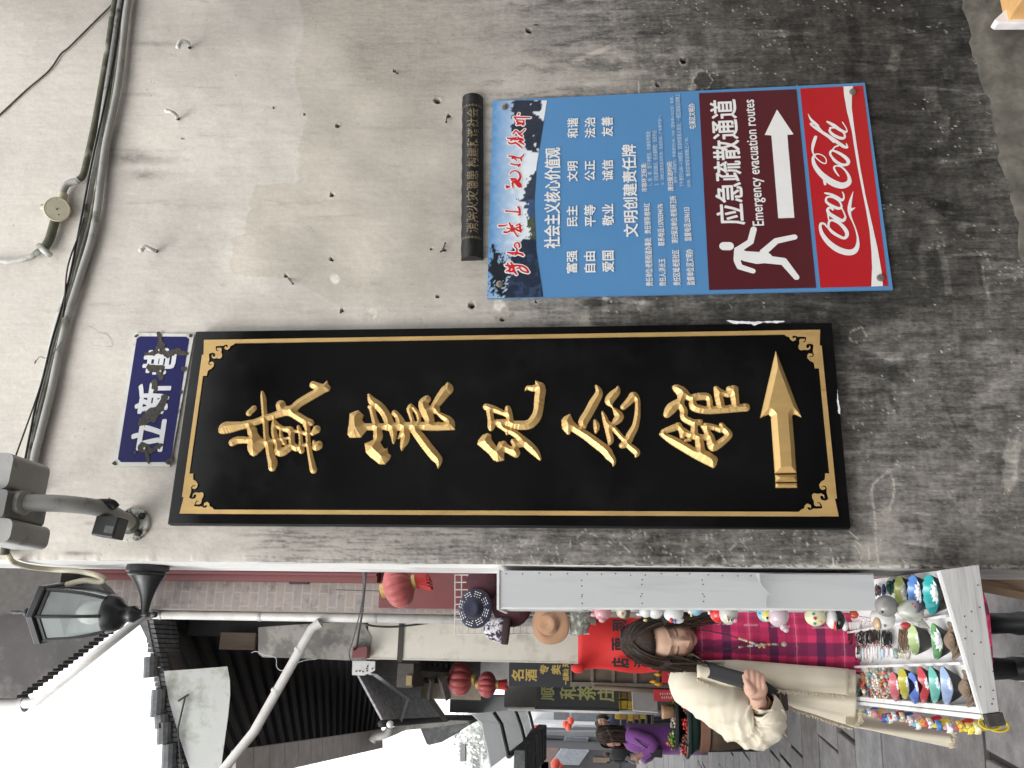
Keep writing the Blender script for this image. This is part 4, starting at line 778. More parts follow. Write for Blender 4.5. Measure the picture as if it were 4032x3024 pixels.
mb=MB(); a=PY(96,1944,-.31); b=PY(-70,2052,-.31); rbox(mb,(a[0],-.375,a[2]),(b[0],-.205,b[2]),.012); obj('mounting_yoke',mb,m_gd,fl,smooth=True,sharp=35)
mb=MB(); a=PY(112,2054,-.30); b=PY(-70,2146,-.30); rbox(mb,(a[0],-.36,a[2]),(b[0],-.20,b[2]),.020,6); obj('gear_housing',mb,m_gw,fl,smooth=True,sharp=35)
mb=MB(); mb.tube(smooth_path([PY(106,1875,-.28),PY(135,1880,-.2),PY(150,1915,-.1),PY(140,1940,-.03),PY(112,1935,-.02)],6),.0065,8); obj('supply_cord',mb,m_cable,fl,smooth=True)
# little black sensor box tied to the arm
sb=thing('sensor_box','small black box with a faded tag, strapped under the floodlight arm','box',PY(430,2080,-.17))
c0=PY(434,2076,-.17); Rz=Matrix.Rotation(math.radians(8),3,'Y'); mb=MB(); hx,hy,hz=.030,.028,.034
mb.add([c0+np.array(Rz@Vector((sx*hx,sy*hy,sz*hz))) for sz in (-1,1) for sx,sy in ((-1,-1),(1,-1),(1,1),(-1,1))],[(0,3,2,1),(4,5,6,7),(0,1,5,4),(1,2,6,5),(2,3,7,6),(3,0,4,7)])
obj('case',mb,pmat('black_plastic',(.012,.012,.013),rough=.4,var=.2),sb,bevel=.004)
mb=MB(); mb.add([c0+np.array(Rz@Vector(v)) for v in ((-.018,-.0285,-.028),(.002,-.0285,-.028),(.002,-.0285,-.002),(-.018,-.0285,-.002))],[(0,1,2,3)]); obj('tag',mb,pmat('faded_grey_label',(.10,.10,.10),rough=.5,var=.4,scale=120),sb)
mb=MB(); mb.tube([PY(395,1992,-.19),PY(415,1978,-.185),PY(432,1960,-.18)],.0018,6); obj('cable_tie',mb,m_cable,sb)
mb=MB(); mb.tube(smooth_path([PY(372,1982,-.20),PY(405,1980,-.19),PY(440,1982,-.18),PY(456,1998,-.17)],5),.012,8); obj('strap',mb,m_cable,sb,smooth=True)
# ================================================================== WALL LANTERN ON THE CORNER
m_iron=pmat('black_cast_iron',(.012,.013,.014),rough=.38,var=.3,scale=30,bump=.15,spec=.5)
m_glass=bpy.data.materials.new('lamp_glass'); m_glass.use_nodes=True; b=m_glass.node_tree.nodes['Principled BSDF']; b.inputs['Base Color'].default_value=(.72,.80,.78,1); b.inputs['Roughness'].default_value=.12; b.inputs['Alpha'].default_value=.34; b.inputs['Specular IOR Level'].default_value=.7
LY=.15; t0=PY(39,2408,LY); t1=PY(611,2421,LY); LX=(t0[0]+t1[0])/2
zz=lambda zx: float(PY(zx*.5268,2413,LY)[2])
mm_=np.linalg.norm(PY(300,2413,LY)-PY(301,2413,LY))*.5268
ln=thing('wall_lantern','black six-sided wall lantern with pale glass on the wall corner','lamp',(XC,LY,zz(1060)))
O=(LX,LY,0)
R6=lambda r,z:(r*mm_,zz(z))
mb=MB(); mb.lathe(O,[R6(4,75),R6(14,95),R6(16,140),R6(10,172),R6(12,176),R6(30,190),R6(36,205),R6(30,220),R6(14,232),R6(16,245)],14); obj('finial',mb,m_iron,ln,smooth=True,sharp=50)
mb=MB(); mb.lathe(O,[R6(20,240),R6(60,262),R6(72,268),R6(72,284),R6(120,292),R6(120,306),R6(165,316),R6(165,328),R6(222,345),R6(228,352),R6(228,392),R6(215,400),R6(180,402)],6,ph=.35); obj('cap',mb,m_iron,ln)
GP=[(196,402),(190,460),(182,560),(168,660),(150,740),(128,825)]
mb=MB(); mb.lathe(O,[R6(r,z) for r,z in GP],6,ph=.35,cap=False); obj('glass_pane',mb,m_glass,ln)
mb=MB()
for k in range(6):
    a=.35+2*math.pi*k/6; mb.tube([(LX+math.cos(a+0)*r*mm_*1.0 if False else LX+0,0,0) for r,z in ()] or [np.array(O)+[0,0,zz(z)]+(lambda ax,aa,bb:(aa*math.cos(a)+bb*math.sin(a))*(r+3)*mm_)(0,np.cross([0,0,1.],[0,1.,0]),np.cross([0,0,1.],np.cross([0,0,1.],[0,1.,0]))) for r,z in GP],.0052,6)
mb.lathe(O,[R6(200,400),R6(203,404),R6(203,428),R6(196,432)],6,ph=.35)
obj('glazing_bar',mb,m_iron,ln)
mb=MB(); mb.lathe(O,[R6(134,815),R6(136,828),R6(120,880),R6(104,905),R6(70,935),R6(56,965),R6(60,985),R6(60,1010),R6(40,1035),R6(26,1060),R6(20,1080),R6(26,1095),R6(20,1110),R6(12,1130),R6(24,1155),R6(20,1170),R6(4,1176)],12); obj('lamp_base',mb,m_iron,ln,smooth=True,sharp=45)
mb=MB(); mb.lathe(O,[R6(40,815),R6(60,760),R6(78,700),R6(70,640),R6(40,590),R6(4,575)],14); obj('bulb',mb,pmat('frosted_bulb',(.55,.58,.55),rough=.35,var=.05),ln,smooth=True)
pc=PX(556,2236,XC); mb=MB(); PZc=zz(1056)
mb.lathe((XC+.001,LY,PZc),[(.062,0),(.064,.006),(.064,.02),(.056,.024),(.058,.03),(.050,.034)],24,(-1,0,0)); obj('wall_plate',mb,m_iron,ln,smooth=True,sharp=40)
mb=MB(); n=10; rings=[]
for i in range(n+1):
    t=i/n; x=XC-.03+(LX-.0-(XC-.03))*t; r=.046*(1-t)**2.2+.013; 
    rings.append([(x,LY+r*.7*math.cos(2*math.pi*j/12),PZc-.004*math.sin(t*3.1)-.01*t+r*math.sin(2*math.pi*j/12)) for j in range(12)])
mb.loft(rings); obj('bracket',mb,m_iron,ln,smooth=True,sharp=60)
# looping flex that feeds the lantern
mb=MB(); mb.tube(smooth_path([PY(-20,2172,-.01),PY(25,2178,-.012),PX(50,2212,XC-.01),PX(105,2230,XC-.012),PX(200,2242,XC-.014),PX(300,2248,XC-.018),PY(370,2262,.12),PY(408,2278,.13),PY(395,2290,.14),PY(330,2286,.14),PY(262,2302,.15)],8),.0085,10); o=obj('flex_cable',mb,m_cream,smooth=True); tag(o,'yellowed flex cable looping round the corner to the lantern','cable')
run('conduit',[(15,2110),(22,2150),(18,2185)],-.03,.0125,m_moss,'short grimy pipe end behind the floodlight near the corner','conduit')
# ================================================================== SOUVENIR RACK AND TRAY AT THE CORNER
m_wwood=pmat('white_painted_board',(.50,.51,.515),rough=.55,var=.05,scale=5,stretch=(1,1,.12),bump=.08,bscale=60,dirt=(.40,.41,.42),dscale=10)
m_white=pmat('white_paint',(.70,.70,.69),rough=.5,var=.04,dirt=(.55,.54,.5),dscale=8)
m_grain=pmat('grey_white_plank',(.50,.50,.49),rough=.6,var=.10,scale=9,stretch=(.25,1,4),bump=.2,dirt=(.32,.31,.29),dscale=12,dlo=.56,dhi=.72)
m_nail=pmat('tiny_nail',(.05,.05,.05),rough=.5,metal=.5)
BYF=.03
rk=thing('display_rack','tall narrow white display rack standing against the wall corner, dotted with nails','display rack',PY(3430,2330,BYF)*[1,1,0]+[0,.1,.76])
a=PY(1965,2392,BYF);b=PY(1965,2246,BYF);c=PY(3440,2258,BYF);d=PY(3446,2398,BYF)
mb=MB(); mb.hexa([a,b,c,d],(0,.012,0)); obj('front_board',mb,m_wwood,rk,bevel=.0015)
mb=MB(); mb.hexa([a+[.001,.0125,-.002],b+[-.001,.0125,-.002],c+[-.001,.0125,.002],d+[.001,.0125,.002]],(0,.22,0)); obj('case',mb,m_wwood,rk)
mb=MB(); mb.hexa([a+[-.004,.002,0],a+[0.0,.002,0],d+[0.,.002,0],d+[-.004,.002,0]],(0,.02,0)); mb.hexa([a+[-.006,-.004,.006],b+[.004,-.004,.006],b+[.004,-.004,-.001],a+[-.006,-.004,-.001]],(0,.236,0)); obj('edge_trim',mb,m_white,rk)
mb=MB(); zs=.527
def nl_(x,y): mb.ell(PY(x,y,BYF-.0003),(.0019,.0012,.0019),6,4)
R=random.Random(3)
for i in range(24): nl_(2000+i*60+R.uniform(-12,12),2257+R.uniform(-2,6)+i*.35)
for x in (2288,2524,2768,3222): 
    for y in (2282,2304,2337,2352,2372): nl_(x+R.uniform(-4,6),y+R.uniform(-4,4))
for i in range(7): nl_(3432+i*1.2,2270+i*17)
obj('nail_head',mb,m_nail,rk)
# peeled lower sheet with a torn upper edge
z7=lambda x,y:PY(2900+x*.5268,2150+y*.5268,BYF)
P=[(112,210),(135,212),(155,260),(190,310),(225,345),(246,372),(240,384),(222,386),(214,400),(210,430),(215,455),(212,462),(1044,480),(1020,216)]
mb=MB(); V,F=carve(polys=[[(p[0],p[2]) for p in (z7(*q) for q in P)]],res=.002,flat=True); mb.add([(x,BYF-.0030-.016*math.exp(-abs(z-PY(2990,2330,BYF)[2])/.045),z) for x,z,h in V],F); obj('torn_sheet',mb,m_wwood,rk,solid=.0016)
# --- tray
TZ=.66; FL=PZ(3918,2802,TZ); BL=PZ(3400,2752,TZ); FR=PZ(3748,2240,TZ+.05); BR=FR+(BL-FL)+np.array([.065,0,0])
tn=np.cross(FR-FL,BL-FL); tn/=np.linalg.norm(tn); 
def TP(x,y,h=0.): return PP(x,y,FL+tn*h,tn)
zc=lambda x,y:(3250+x*.3617,2230+y*.3617)
ex=(FR-FL)/np.linalg.norm(FR-FL); ey=(BL-FL)/np.linalg.norm(BL-FL)
tray=thing('goods_tray','white wooden souvenir tray with a rough front plank, laid out beside the wall corner','tray',(FL+BR)/2*[1,1,0])
mb=MB(); mb.hexa([FL,FR,BR,BL],-tn*.012); obj('tray_floor',mb,m_white,tray)
mb=MB(); mb.hexa([FL,FR,FR+ey*.012,FL+ey*.012],tn*.035); mb.hexa([BL-ey*.012,BR-ey*.012,BR,BL],tn*.022); mb.hexa([FL+ey*.013,FL+ex*.014+ey*.013,BL+ex*.014-ey*.013,BL-ey*.013],tn*.035); mb.hexa([FL-ex*.002+ey*.001,FL-ex*.014+ey*.001,BL-ex*.014,BL-ex*.002],tn*.036-tn*.0)
obj('rim',mb,m_white,tray,bevel=.002)
mb=MB()
for pa,pb in ((zc(275,1092),zc(1555,1045)),(zc(228,725),zc(1400,528))):
    p,q=TP(*pa),TP(*pb); s=np.cross(tn,(q-p)/np.linalg.norm(q-p))*.0035; mb.hexa([p-s,q-s,q+s,p+s],tn*.02)
obj('divider',mb,m_white,tray)
fn=np.cross(ex,tn); 
mb=MB(); mb.hexa([FL+tn*.036-ey*.001,FR+tn*.036-ey*.001,FR-tn*.060-ey*.001,FL-tn*.002-ey*.001],-ey*.016); obj('front_plank',mb,m_grain,tray,bevel=.001)
mb=MB(); mb.hexa([FL-ex*.03+tn*.03-ey*.02,FL-ex*.002+tn*.03-ey*.02,FL-ex*.002-tn*.008-ey*.02,FL-ex*.03-tn*.008-ey*.02],ey*.03); obj('charred_corner',mb,pmat('charred_wood',(.05,.045,.04),rough=.9,var=.6,scale=40,bump=.5),tray)
mb=MB(); R=random.Random(9)
for i in range(14):
    t=R.uniform(.05,.95); mb.ell(FL+(FR-FL)*t-ey*.0175+tn*R.uniform(-.01-.045*t,.03),(.0018,.0018,.0018),6,4)
obj('nail_head',mb,m_nail,tray)
mb=MB(); 
for p in (FR-ex*.03+ey*.12,): mb=MB(); mb.box(p*[1,1,0]-[.015,.015,0],(p-tn*.012)+[.015,.015,0]); obj('leg',mb,pmat('brown_leg',(.16,.10,.06),rough=.7) if 'brown_leg' not in MATS else MATS['brown_leg'],tray)
p=PZ(3960,2262,.45); mb=MB(); mb.tube([FR-ex*.03+ey*.05-tn*.03,np.array([FR[0]-.1,FR[1]+.25,.12])],.016,4); obj('brace',mb,MATS['brown_leg'],tray)
# --- bowls
def dist(p): return float((np.asarray(p)-CAM)@FWD)
m_bk=pmat('black_glazed_clay',(.012,.011,.011),rough=.35,var=.3,scale=50,bump=.25,bscale=60)
m_lotus=pmat('white_porcelain',(.75,.75,.76),rough=.25,var=.05,spec=.6)
m_clay=pmat('brown_bisque_clay',(.20,.145,.10),rough=.8,var=.2,scale=30)
def lotus(mb,c,r,h=1.,layers=3,m=0,n=8,wd=.33,t0=.35,dt=.38):
    for k in range(layers):
        rr=r*(1-.27*k); tilt=t0+dt*k
        for i in range(n-k):
            a=2*math.pi*(i+.5*k)/(n-k); d=np.array([math.cos(a),math.sin(a),0]); s=np.array([-d[1],d[0],0]); up=np.array([0,0,1.])
            tip=c+d*rr*math.cos(tilt)+up*rr*math.sin(tilt)*h; midp=c+d*rr*.55*math.cos(tilt)+up*rr*.45*math.sin(tilt)*h
            w=rr*wd; b0=c+d*rr*.12
            mb.add([b0,midp-s*w+up*rr*.06,midp-up*rr*.05,midp+s*w+up*rr*.06,tip],[(0,1,2),(0,2,3),(1,4,2),(2,4,3)],m)
def cup(name,label,px,half,col,leaf=0.,ribs=14,hh=1.0,flower=.42,yaw=0.,bcol=None,inn=None):
    c=TP(*zc(*px),h=.035); r=half*.3617*dist(c)/FOC; H=r*hh; c=TP(*zc(*px),h=H*.95); n=56
    def rim(a,t):          # t 0 bottom .. 1 rim
        rr=r*(.52+.48*t**.8); 
        if leaf: rr*=1+t*leaf*(.55*math.cos(2*(a-yaw))+.2*math.cos(4*(a-yaw))+.1*math.cos(7*a))
        else: rr*=1+.02*t*math.cos(ribs*a)
        z=H*(t-1)+ (leaf*.35*r*t*math.cos(2*(a-yaw)) if leaf else .012*r*math.cos(ribs*a)*t)
        return rr,z
    t0=thing(name,label,'bowl',c-np.array([0,0,H]),'ceramic flower bowls on the tray')
    rings=[[c+np.array([rim(2*math.pi*j/n,t)[0]*math.cos(2*math.pi*j/n),rim(2*math.pi*j/n,t)[0]*math.sin(2*math.pi*j/n),rim(2*math.pi*j/n,t)[1]]) for j in range(n)] for t in (0,.2,.45,.7,.9,1)]
    mb=MB(); mb.loft(rings,cap=False); mb.add(rings[0],[tuple(range(n))[::-1]]); obj('outside',mb,m_bk,t0,smooth=True)
    ri=[]
    for t in (1,.85,.6,.35,.12):
        ri.append([c+np.array([rim(2*math.pi*j/n,t)[0]*(1.015 if t==1 else .955)*math.cos(2*math.pi*j/n),rim(2*math.pi*j/n,t)[0]*(1.015 if t==1 else .955)*math.sin(2*math.pi*j/n),rim(2*math.pi*j/n,t)[1]+.002+(0 if leaf else (.03*r*math.cos(ribs*2*math.pi*j/n)*(1-abs(t-.5)))*.8)]) for j in range(n)])
    mb=MB(); mb.loft(ri,cap=False); mb.add(ri[-1],[tuple(range(n))]); k='glaze_%d_%d_%d'%tuple(int(v*100) for v in col)
    obj('glazed_inside',mb,MATS.get(k) or pmat(k,col,rough=.22,var=.12,scale=25,spec=.6,bump=.05),t0,smooth=True)
    mb=MB(); lotus(mb,c+np.array([r*.1,.0,-H*.42]),r*flower*1.35,1.,3); obj('lotus_flower',mb,m_lotus,t0)
for args in ((('pink ribbed bowl with white lotus, nearest the heap of stone beads'),(752,1310),150,(.55,.16,.19)),(('yellow ribbed bowl with white lotus, between the pink and blue ribbed bowls'),(855,1275),158,(.46,.42,.06)),(('deep blue ribbed bowl with white lotus, beside the yellow ribbed bowl'),(960,1325),160,(.16,.26,.62)),
   (('large pale lime bowl with white lotus beside the green cords'),(822,300),185,(.55,.60,.22)),(('large sky blue bowl with white lotus, between the lime and teal bowls'),(975,300),195,(.10,.24,.55)),(('large teal bowl with white lotus next to the front plank'),(1150,305),205,(.03,.36,.36)),(('light green ribbed bowl with black outside, in the middle compartment'),(965,800),158,(.46,.58,.30))):
    cup('flower_bowl',*args,flower=.5 if args[2]>180 else .36)
for args in ((('red leaf-shaped bowl with curled lip, first of the three leaf bowls'),(1065,1290),165,(.52,.08,.09)),(('mint green leaf-shaped bowl between the red and pale blue leaf bowls'),(1185,1290),165,(.16,.46,.40)),(('pale blue leaf-shaped bowl beside the brown lotus'),(1315,1300),172,(.33,.42,.60)),(('green leaf dish holding a big white lotus, middle compartment'),(1210,820),165,(.14,.34,.14))):
    cup('leaf_bowl',*args,leaf=.20,yaw=-.1,hh=.9,flower=.34 if args[1]!=(1210,820) else .62)
for lab,px,r in (('brown clay lotus on a curled leaf, alone by the front plank corner',(1565,1330),.034),('brown clay lotus in the middle compartment beside the green leaf dish',(1405,810),.036)):
    c=TP(*zc(*px),h=.022); t0=thing('clay_lotus',lab,'figurine',c-tn*.02,'unglazed clay lotus pieces')
    mb=MB(); rr=[]
    for t in (0,.3,.6,.85,1): rr.append([c+np.array([math.cos(2*math.pi*j/40)*r*1.18*(.1+.9*t)*(1+.08*math.cos(4*2*math.pi*j/40)),math.sin(2*math.pi*j/40)*r*1.15*(.1+.9*t),-.012+.016*t*t+.006*t*math.cos(4*2*math.pi*j/40)]) for j in range(40)])
    mb.loft(rr,cap=False); obj('leaf_dish',mb,m_clay,t0,smooth=True,solid=.003)
    mb=MB(); lotus(mb,c+np.array([0,0,-.004]),r*.95,.95,5,n=14,wd=.36,t0=.28,dt=.30); obj('petals',mb,m_clay,t0,solid=.0015)
# --- heap of stone bracelets
BC=[(.45,.30,.20),(.40,.16,.07),(.50,.10,.05),(.30,.36,.33),(.08,.14,.25),(.55,.45,.30),(.25,.38,.28),(.60,.55,.48),(.35,.10,.10),(.14,.28,.26),(.62,.38,.26),(.70,.66,.60)]
m_bead=pmat('polished_stone',(1,1,1),rough=.22,var=.25,scale=160,attr=True,spec=.6)
R=random.Random(21); BL_=[('peach',0),('rust brown',1),('orange red',2),('grey green',3),('navy',4),('honey',5),('pale jade',6),('cream',7),('dark red',8),('teal',9),('salmon',10),('milky white',11)]
for i in range(30):
    u=R.uniform(0,1); v=R.uniform(.0,1); px=(300+390*u,1150+270*v); h=.008+.022*R.random()*(1-abs(v-.5))
    if i==0: px=(665,1240);h=.03
    c=TP(*zc(*px),h=h); r=R.uniform(.020,.027); mb=MB(); n=R.randint(11,16); tl=R.uniform(-.45,.45); tl2=R.uniform(-.45,.45); main=BL_[i%12][1]; bs=r*math.pi/n*(1.12)
    for k in range(n):
        a=2*math.pi*k/n; s=bs*R.uniform(.8,1.15); col=BC[main] if R.random()<.62 else R.choice(BC); col=tuple(min(1,x*R.uniform(.75,1.25)) for x in col)
        if i==0: s=bs*1.1; col=BC[2] if k%2 else BC[3]
        mb.ell(c+np.array([math.cos(a)*r,math.sin(a)*r,r*(math.cos(a)*tl+math.sin(a)*tl2)*.6]),(s,s*R.uniform(.8,1.1),s*R.uniform(.8,1)),8,6,0,col)
    o=obj('bead_bracelet',mb,m_bead,smooth=True)
    pos=['near the back rim','by the pink bowl','at the left rim','at the divider'][0 if u<.3 else 1 if u>.72 else 2 if v>.5 else 3]
    tag(o,'%s stone bead bracelet heaped %s%s'%(BL_[i%12][0],pos,', topmost' if i>=24 else ', deeper' if i>=12 else ''),'bracelet','stone bead bracelets heaped on the tray')
# --- knotted cord necklaces
def cords(name,label,cat,px,w,h,col,n,pend=None,grp=None,th=.0011,seed=0,red=True):
    R=random.Random(seed); t0=thing(name,label,cat,TP(*zc(*px)),grp); mb=MB()
    for k in range(n):
        P=[]; cx=px[0]+R.uniform(-.42,.42)*w; cy=px[1]+R.uniform(-.1,.1)*h; a0=R.uniform(0,6.3); r1=R.uniform(.25,.5)
        m=R.randint(7,10)
        for j in range(m+1):
            a=a0+2*math.pi*j/m*1.3; P.append(TP(*zc(cx+w*.18*math.cos(a)*R.uniform(.6,1.2),cy+h*r1*math.sin(a)*R.uniform(.7,1.1)),h=.004+.022*R.random()))
        mb.tube(smooth_path(P,5),th,5)
    k='cord_%d'%(int(col[0]*999)+int(col[1]*77)+int(col[2]*7)); obj('cord',mb,MATS.get(k) or pmat(k,col,rough=.6,var=.3,spec=.4),t0)
    if pend:
        mb=MB(); mr2=MB()
        for k in range(pend[0]):
            q=(px[0]+(k/(pend[0]-.999)-.5)*w*.95,px[1]+h*.5+R.uniform(0,25)); c=TP(*zc(*q),h=.008); c2=TP(*zc(q[0]+R.uniform(-6,10),q[1]+pend[1]*R.uniform(.8,1.1)),h=.006)
            cc=R.choice(pend[2]); mb.tube([c,c*.75+c2*.25,c*.3+c2*.7,c2],[.0025,.0045,.0045,.0025],7,0,True,cc)
            mr2.ell(c+(c-c2)*.12,(.003,.003,.003),7,5)
        obj('pendant',mb,m_bead,t0,smooth=True)
        if red: obj('red_bead',mr2,MATS.get('red_bead') or pmat('red_bead',(.55,.05,.03),rough=.3),t0,smooth=True)
W_=[(.72,.72,.72),(.68,.70,.70),(.74,.70,.62),(.55,.65,.68),(.7,.6,.6)]
cords('cord_necklace','dark brown cord necklaces at the back corner, with milky pendants','necklace',(235,790),110,180,(.028,.018,.015),9,(4,110,W_),'corded necklaces in the middle compartment',seed=1)
cords('cord_necklace','thick tangle of black-brown cord with red beads and white pendants','necklace',(420,770),170,200,(.022,.014,.012),16,(6,150,W_),'corded necklaces in the middle compartment',seed=2)
cords('cord_necklace','coal brown cord bundle with pale pendants next to the black bundle','necklace',(545,760),90,180,(.04,.025,.02),8,(4,170,W_),'corded necklaces in the middle compartment',seed=3)
cords('cord_necklace','glossy black cord bundle with blue and white pendants','necklace',(670,780),110,200,(.008,.010,.010),14,(3,110,[(.5,.62,.75),(.7,.7,.72)]),'corded necklaces in the middle compartment',seed=4)
cords('cord_necklace','light brown cord bundle ending in cream stone chips','necklace',(850,790),110,280,(.20,.125,.075),16,(8,60,[(.55,.5,.38),(.62,.58,.48),(.45,.42,.32)]),'corded necklaces in the middle compartment',seed=5,red=False)
cords('cord_necklace','single dark cord with a string of red beads hanging over white pendants','necklace',(355,900),40,160,(.02,.015,.014),4,(2,40,[(.05,.04,.08)]),'corded necklaces in the middle compartment',seed=6)
cords('cord_hank','brown looped cord hank under the rack','cord hank',(575,255),60,150,(.10,.07,.06),4,None,'cord hanks under the rack',th=.0022,seed=7)
cords('cord_hank','navy looped cord hank beside the green hank','cord hank',(645,260),45,140,(.03,.04,.14),4,None,'cord hanks under the rack',th=.0022,seed=8)
cords('cord_hank','dark green looped cord hank beside the lime bowl','cord hank',(715,230),80,170,(.01,.09,.06),6,None,'cord hanks under the rack',th=.0022,seed=9)
c=TP(*zc(770,950),h=.012); mb=MB(); mb.ell(c,(.016,.011,.008),14,8); o=obj('glass_pendant',mb,pmat('green_glass',(.20,.30,.24),rough=.1,spec=.8),smooth=True); tag(o,'single drop-shaped grey green glass pendant lying by the light brown cords','pendant')
mb=MB(); R=random.Random(4)                     # pale pink trinkets at the back
for i in range(26): mb.ell(TP(*zc(370+R.uniform(0,250),590+R.uniform(-40,40)),h=.006),(.0035,.0035,.0035),6,4,0,R.choice([(.7,.62,.62),(.72,.72,.72),(.65,.4,.4)]))
o=obj('bead_string',mb,m_bead,smooth=True); tag(o,'string of tiny pale pink beads behind the hanging cat','bead string')
mb=MB()
for i in range(7):
    x=185+i*28; mb.hexa([TP(*zc(x,608),h=.004),TP(*zc(x+17,608),h=.004),TP(*zc(x+27,690),h=.004),TP(*zc(x+10,690),h=.004)],tn*.006)
o=obj('card_row',mb,m_white); tag(o,'row of little white ribbed cards at the back of the tray','card holder')

# --- ceramic bells hanging down the rack's flank
m_por=pmat('coloured_porcelain',(1,1,1),rough=.16,var=.05,scale=30,attr=True,spec=.6)
def P_(x,y,Y): return PY(x,y,Y)
HANG=[]
def ornament(label,x,y,L,wd,Y,parts,cord=True,cat='ornament',name='ceramic_bell'):
    """x,y is the photograph centre; L its height and wd its width in photograph pixels; parts: (kind,u,v,ru,rv,colour) in units of L/2, wd/2 with u down"""
    c=P_(x,y,Y); k=dist(c)/FOC; t0=thing(name,label,cat,c,'ceramic animal bells hanging from the rack')
    for nm,items in parts:
        mb=MB()
        for (u,v,ru,rv,col,dy) in items:
            o_=c+np.array([-v*wd/2*k*1.0,dy*wd/2*k,-u*L/2*k]); mb.ell(o_,(rv*wd/2*k,rv*wd/2*k*.9,ru*L/2*k),16,11,0,col)
        obj(nm,mb,m_por,t0,smooth=True)
    if cord: mb=MB(); mb.tube([c+[0,0,L/2*k*.9],c+[.004,.004,L/2*k*1.6]],.0009,5); obj('cord',mb,MATS['brown_wire'],t0)
Wt=(.60,.60,.59);Pk=(.50,.25,.27);Lp=(.52,.42,.46);Rd=(.58,.03,.03);Gy=(.48,.48,.45);Bl=(.22,.42,.56);Yl=(.66,.58,.16);Bk=(.012,.012,.012);Br=(.36,.24,.14);Cr=(.46,.43,.32)
YH=.11
def dots(vs,s=.10,col=Bk): return [(u,v,s,s,col,-.95+.0) for u,v in vs]
ornament('plain pink pig bell near the red banner, uppermost ceramic bell',2368,2408,92,84,YH,[('body',[(.1,0,.75,.85,Pk,0)]),('snout',[(.05,.75,.3,.28,Pk,-.3)]),('ear',[(-.62,.3,.3,.22,Pk,0),(-.62,-.3,.3,.22,Pk,0)])])
ornament('cream bell with a dark brown bowl cut and round pink cheeks',2448,2402,76,76,YH,[('face',[(.1,0,.72,.85,Cr,0)]),('hair',[(.45,.0,.45,.95,(.10,.06,.04),.12)]),('cheek',[(.0,.45,.14,.16,(.6,.3,.3),-.72),(.0,-.35,.14,.16,(.6,.3,.3),-.78)])])
ornament('white rabbit bell with a gold trinket and dangling strings',2565,2406,100,74,YH,[('body',[(.3,0,.62,.8,Wt,0)]),('head',[(-.45,0,.5,.72,Wt,-.1)]),('ear',[(-.9,.35,.3,.2,Wt,0),(-.9,-.3,.3,.2,Wt,0)]),('trinket',[(-.5,.95,.16,.16,(.55,.42,.16),-.2)])])
ornament('glossy white bell with red and blue stripes beside the dark hair',2652,2416,92,84,YH,[('body',[(.0,0,.85,.8,Wt,0)]),('wing',[(.35,.6,.5,.3,Wt,-.1)]),('stripe',[(-.25,.62,.16,.26,Rd,-.45),(.05,.70,.12,.24,(.1,.16,.4),-.4)])])
ornament('pale blue and white bird bell above the red bell',2738,2400,70,60,YH,[('body',[(.0,0,.8,.8,Bl,0)]),('head',[(-.5,.2,.4,.5,Wt,-.2)]),('beak',[(-.5,.75,.12,.2,Yl,-.2)])])
ornament('shiny scarlet round bell hanging against the plaid dress',2828,2412,76,92,YH,[('body',[(0,0,.9,.85,Rd,0)]),('knob',[(-.9,0,.18,.2,Wt,0)])])
ornament('white and grey chick bell with a large ringed eye, below the scarlet bell',2868,2414,88,100,YH-.02,[('body',[(0,0,.85,.9,Gy,0)]),('cheek',[(.45,.55,.2,.2,(.6,.28,.34),-.62)]),('eye',[(.1,.55,.18,.2,Wt,-.66),(.1,.58,.09,.1,Bk,-.84)]),('beak',[(-.25,.5,.09,.26,Yl,-.75)])])
ornament('blue and yellow owl bell with a ringed eye',3012,2412,74,84,YH,[('body',[(0,0,.85,.88,Bl,0)]),('belly',[(.1,.25,.6,.6,Yl,-.45)]),('eye',[(.0,.5,.26,.28,Wt,-.66),(.0,.53,.12,.13,Bk,-.92)])])
ornament('smooth pale pink elephant bell with a stubby trunk',3066,2422,96,104,YH-.02,[('body',[(-.05,0,.85,.9,Lp,0)]),('trunk',[(.25,.85,.28,.3,Lp,-.2),(.45,1.05,.24,.24,Lp,-.2)]),('ear',[(-.35,-.4,.5,.3,Lp,-.4)])])
ornament('pale yellow bell painted with red, teal and green dots',3210,2428,96,84,YH,[('body',[(0,0,.85,.9,(.66,.64,.42),0)]),('dot',[(-.2,.2,.14,.14,Rd,-.82),(-.2,.65,.13,.13,(.02,.3,.3),-.55),(.2,.5,.13,.13,Yl,-.66),(-.3,-.2,.12,.12,(.02,.25,.28),-.8)])])
ornament('white cone hat bell with a red stripe and a black skirt',3292,2436,84,100,YH,[('hat',[(-.4,0,.55,.8,Wt,0)]),('stripe',[(-.35,.55,.10,.4,Rd,-.5)]),('skirt',[(.2,.1,.6,.75,Bk,-.05)]),('foot',[(.65,.5,.32,.45,Wt,-.2)])])
ornament('small orange red bead bell by the tray corner',3362,2420,40,36,YH,[('body',[(0,0,.9,.9,(.5,.08,.04),0)])])
ornament('white bell with a grey squiggle, half hidden behind the hanging cat',3476,2434,110,100,YH-.02,[('body',[(0,0,.85,.9,(.66,.65,.64),0)]),('eye',[(-.1,.6,.10,.1,(.2,.2,.2),-.65)]),('scarf',[(-.5,.35,.28,.62,(.5,.36,.22),-.2)])])
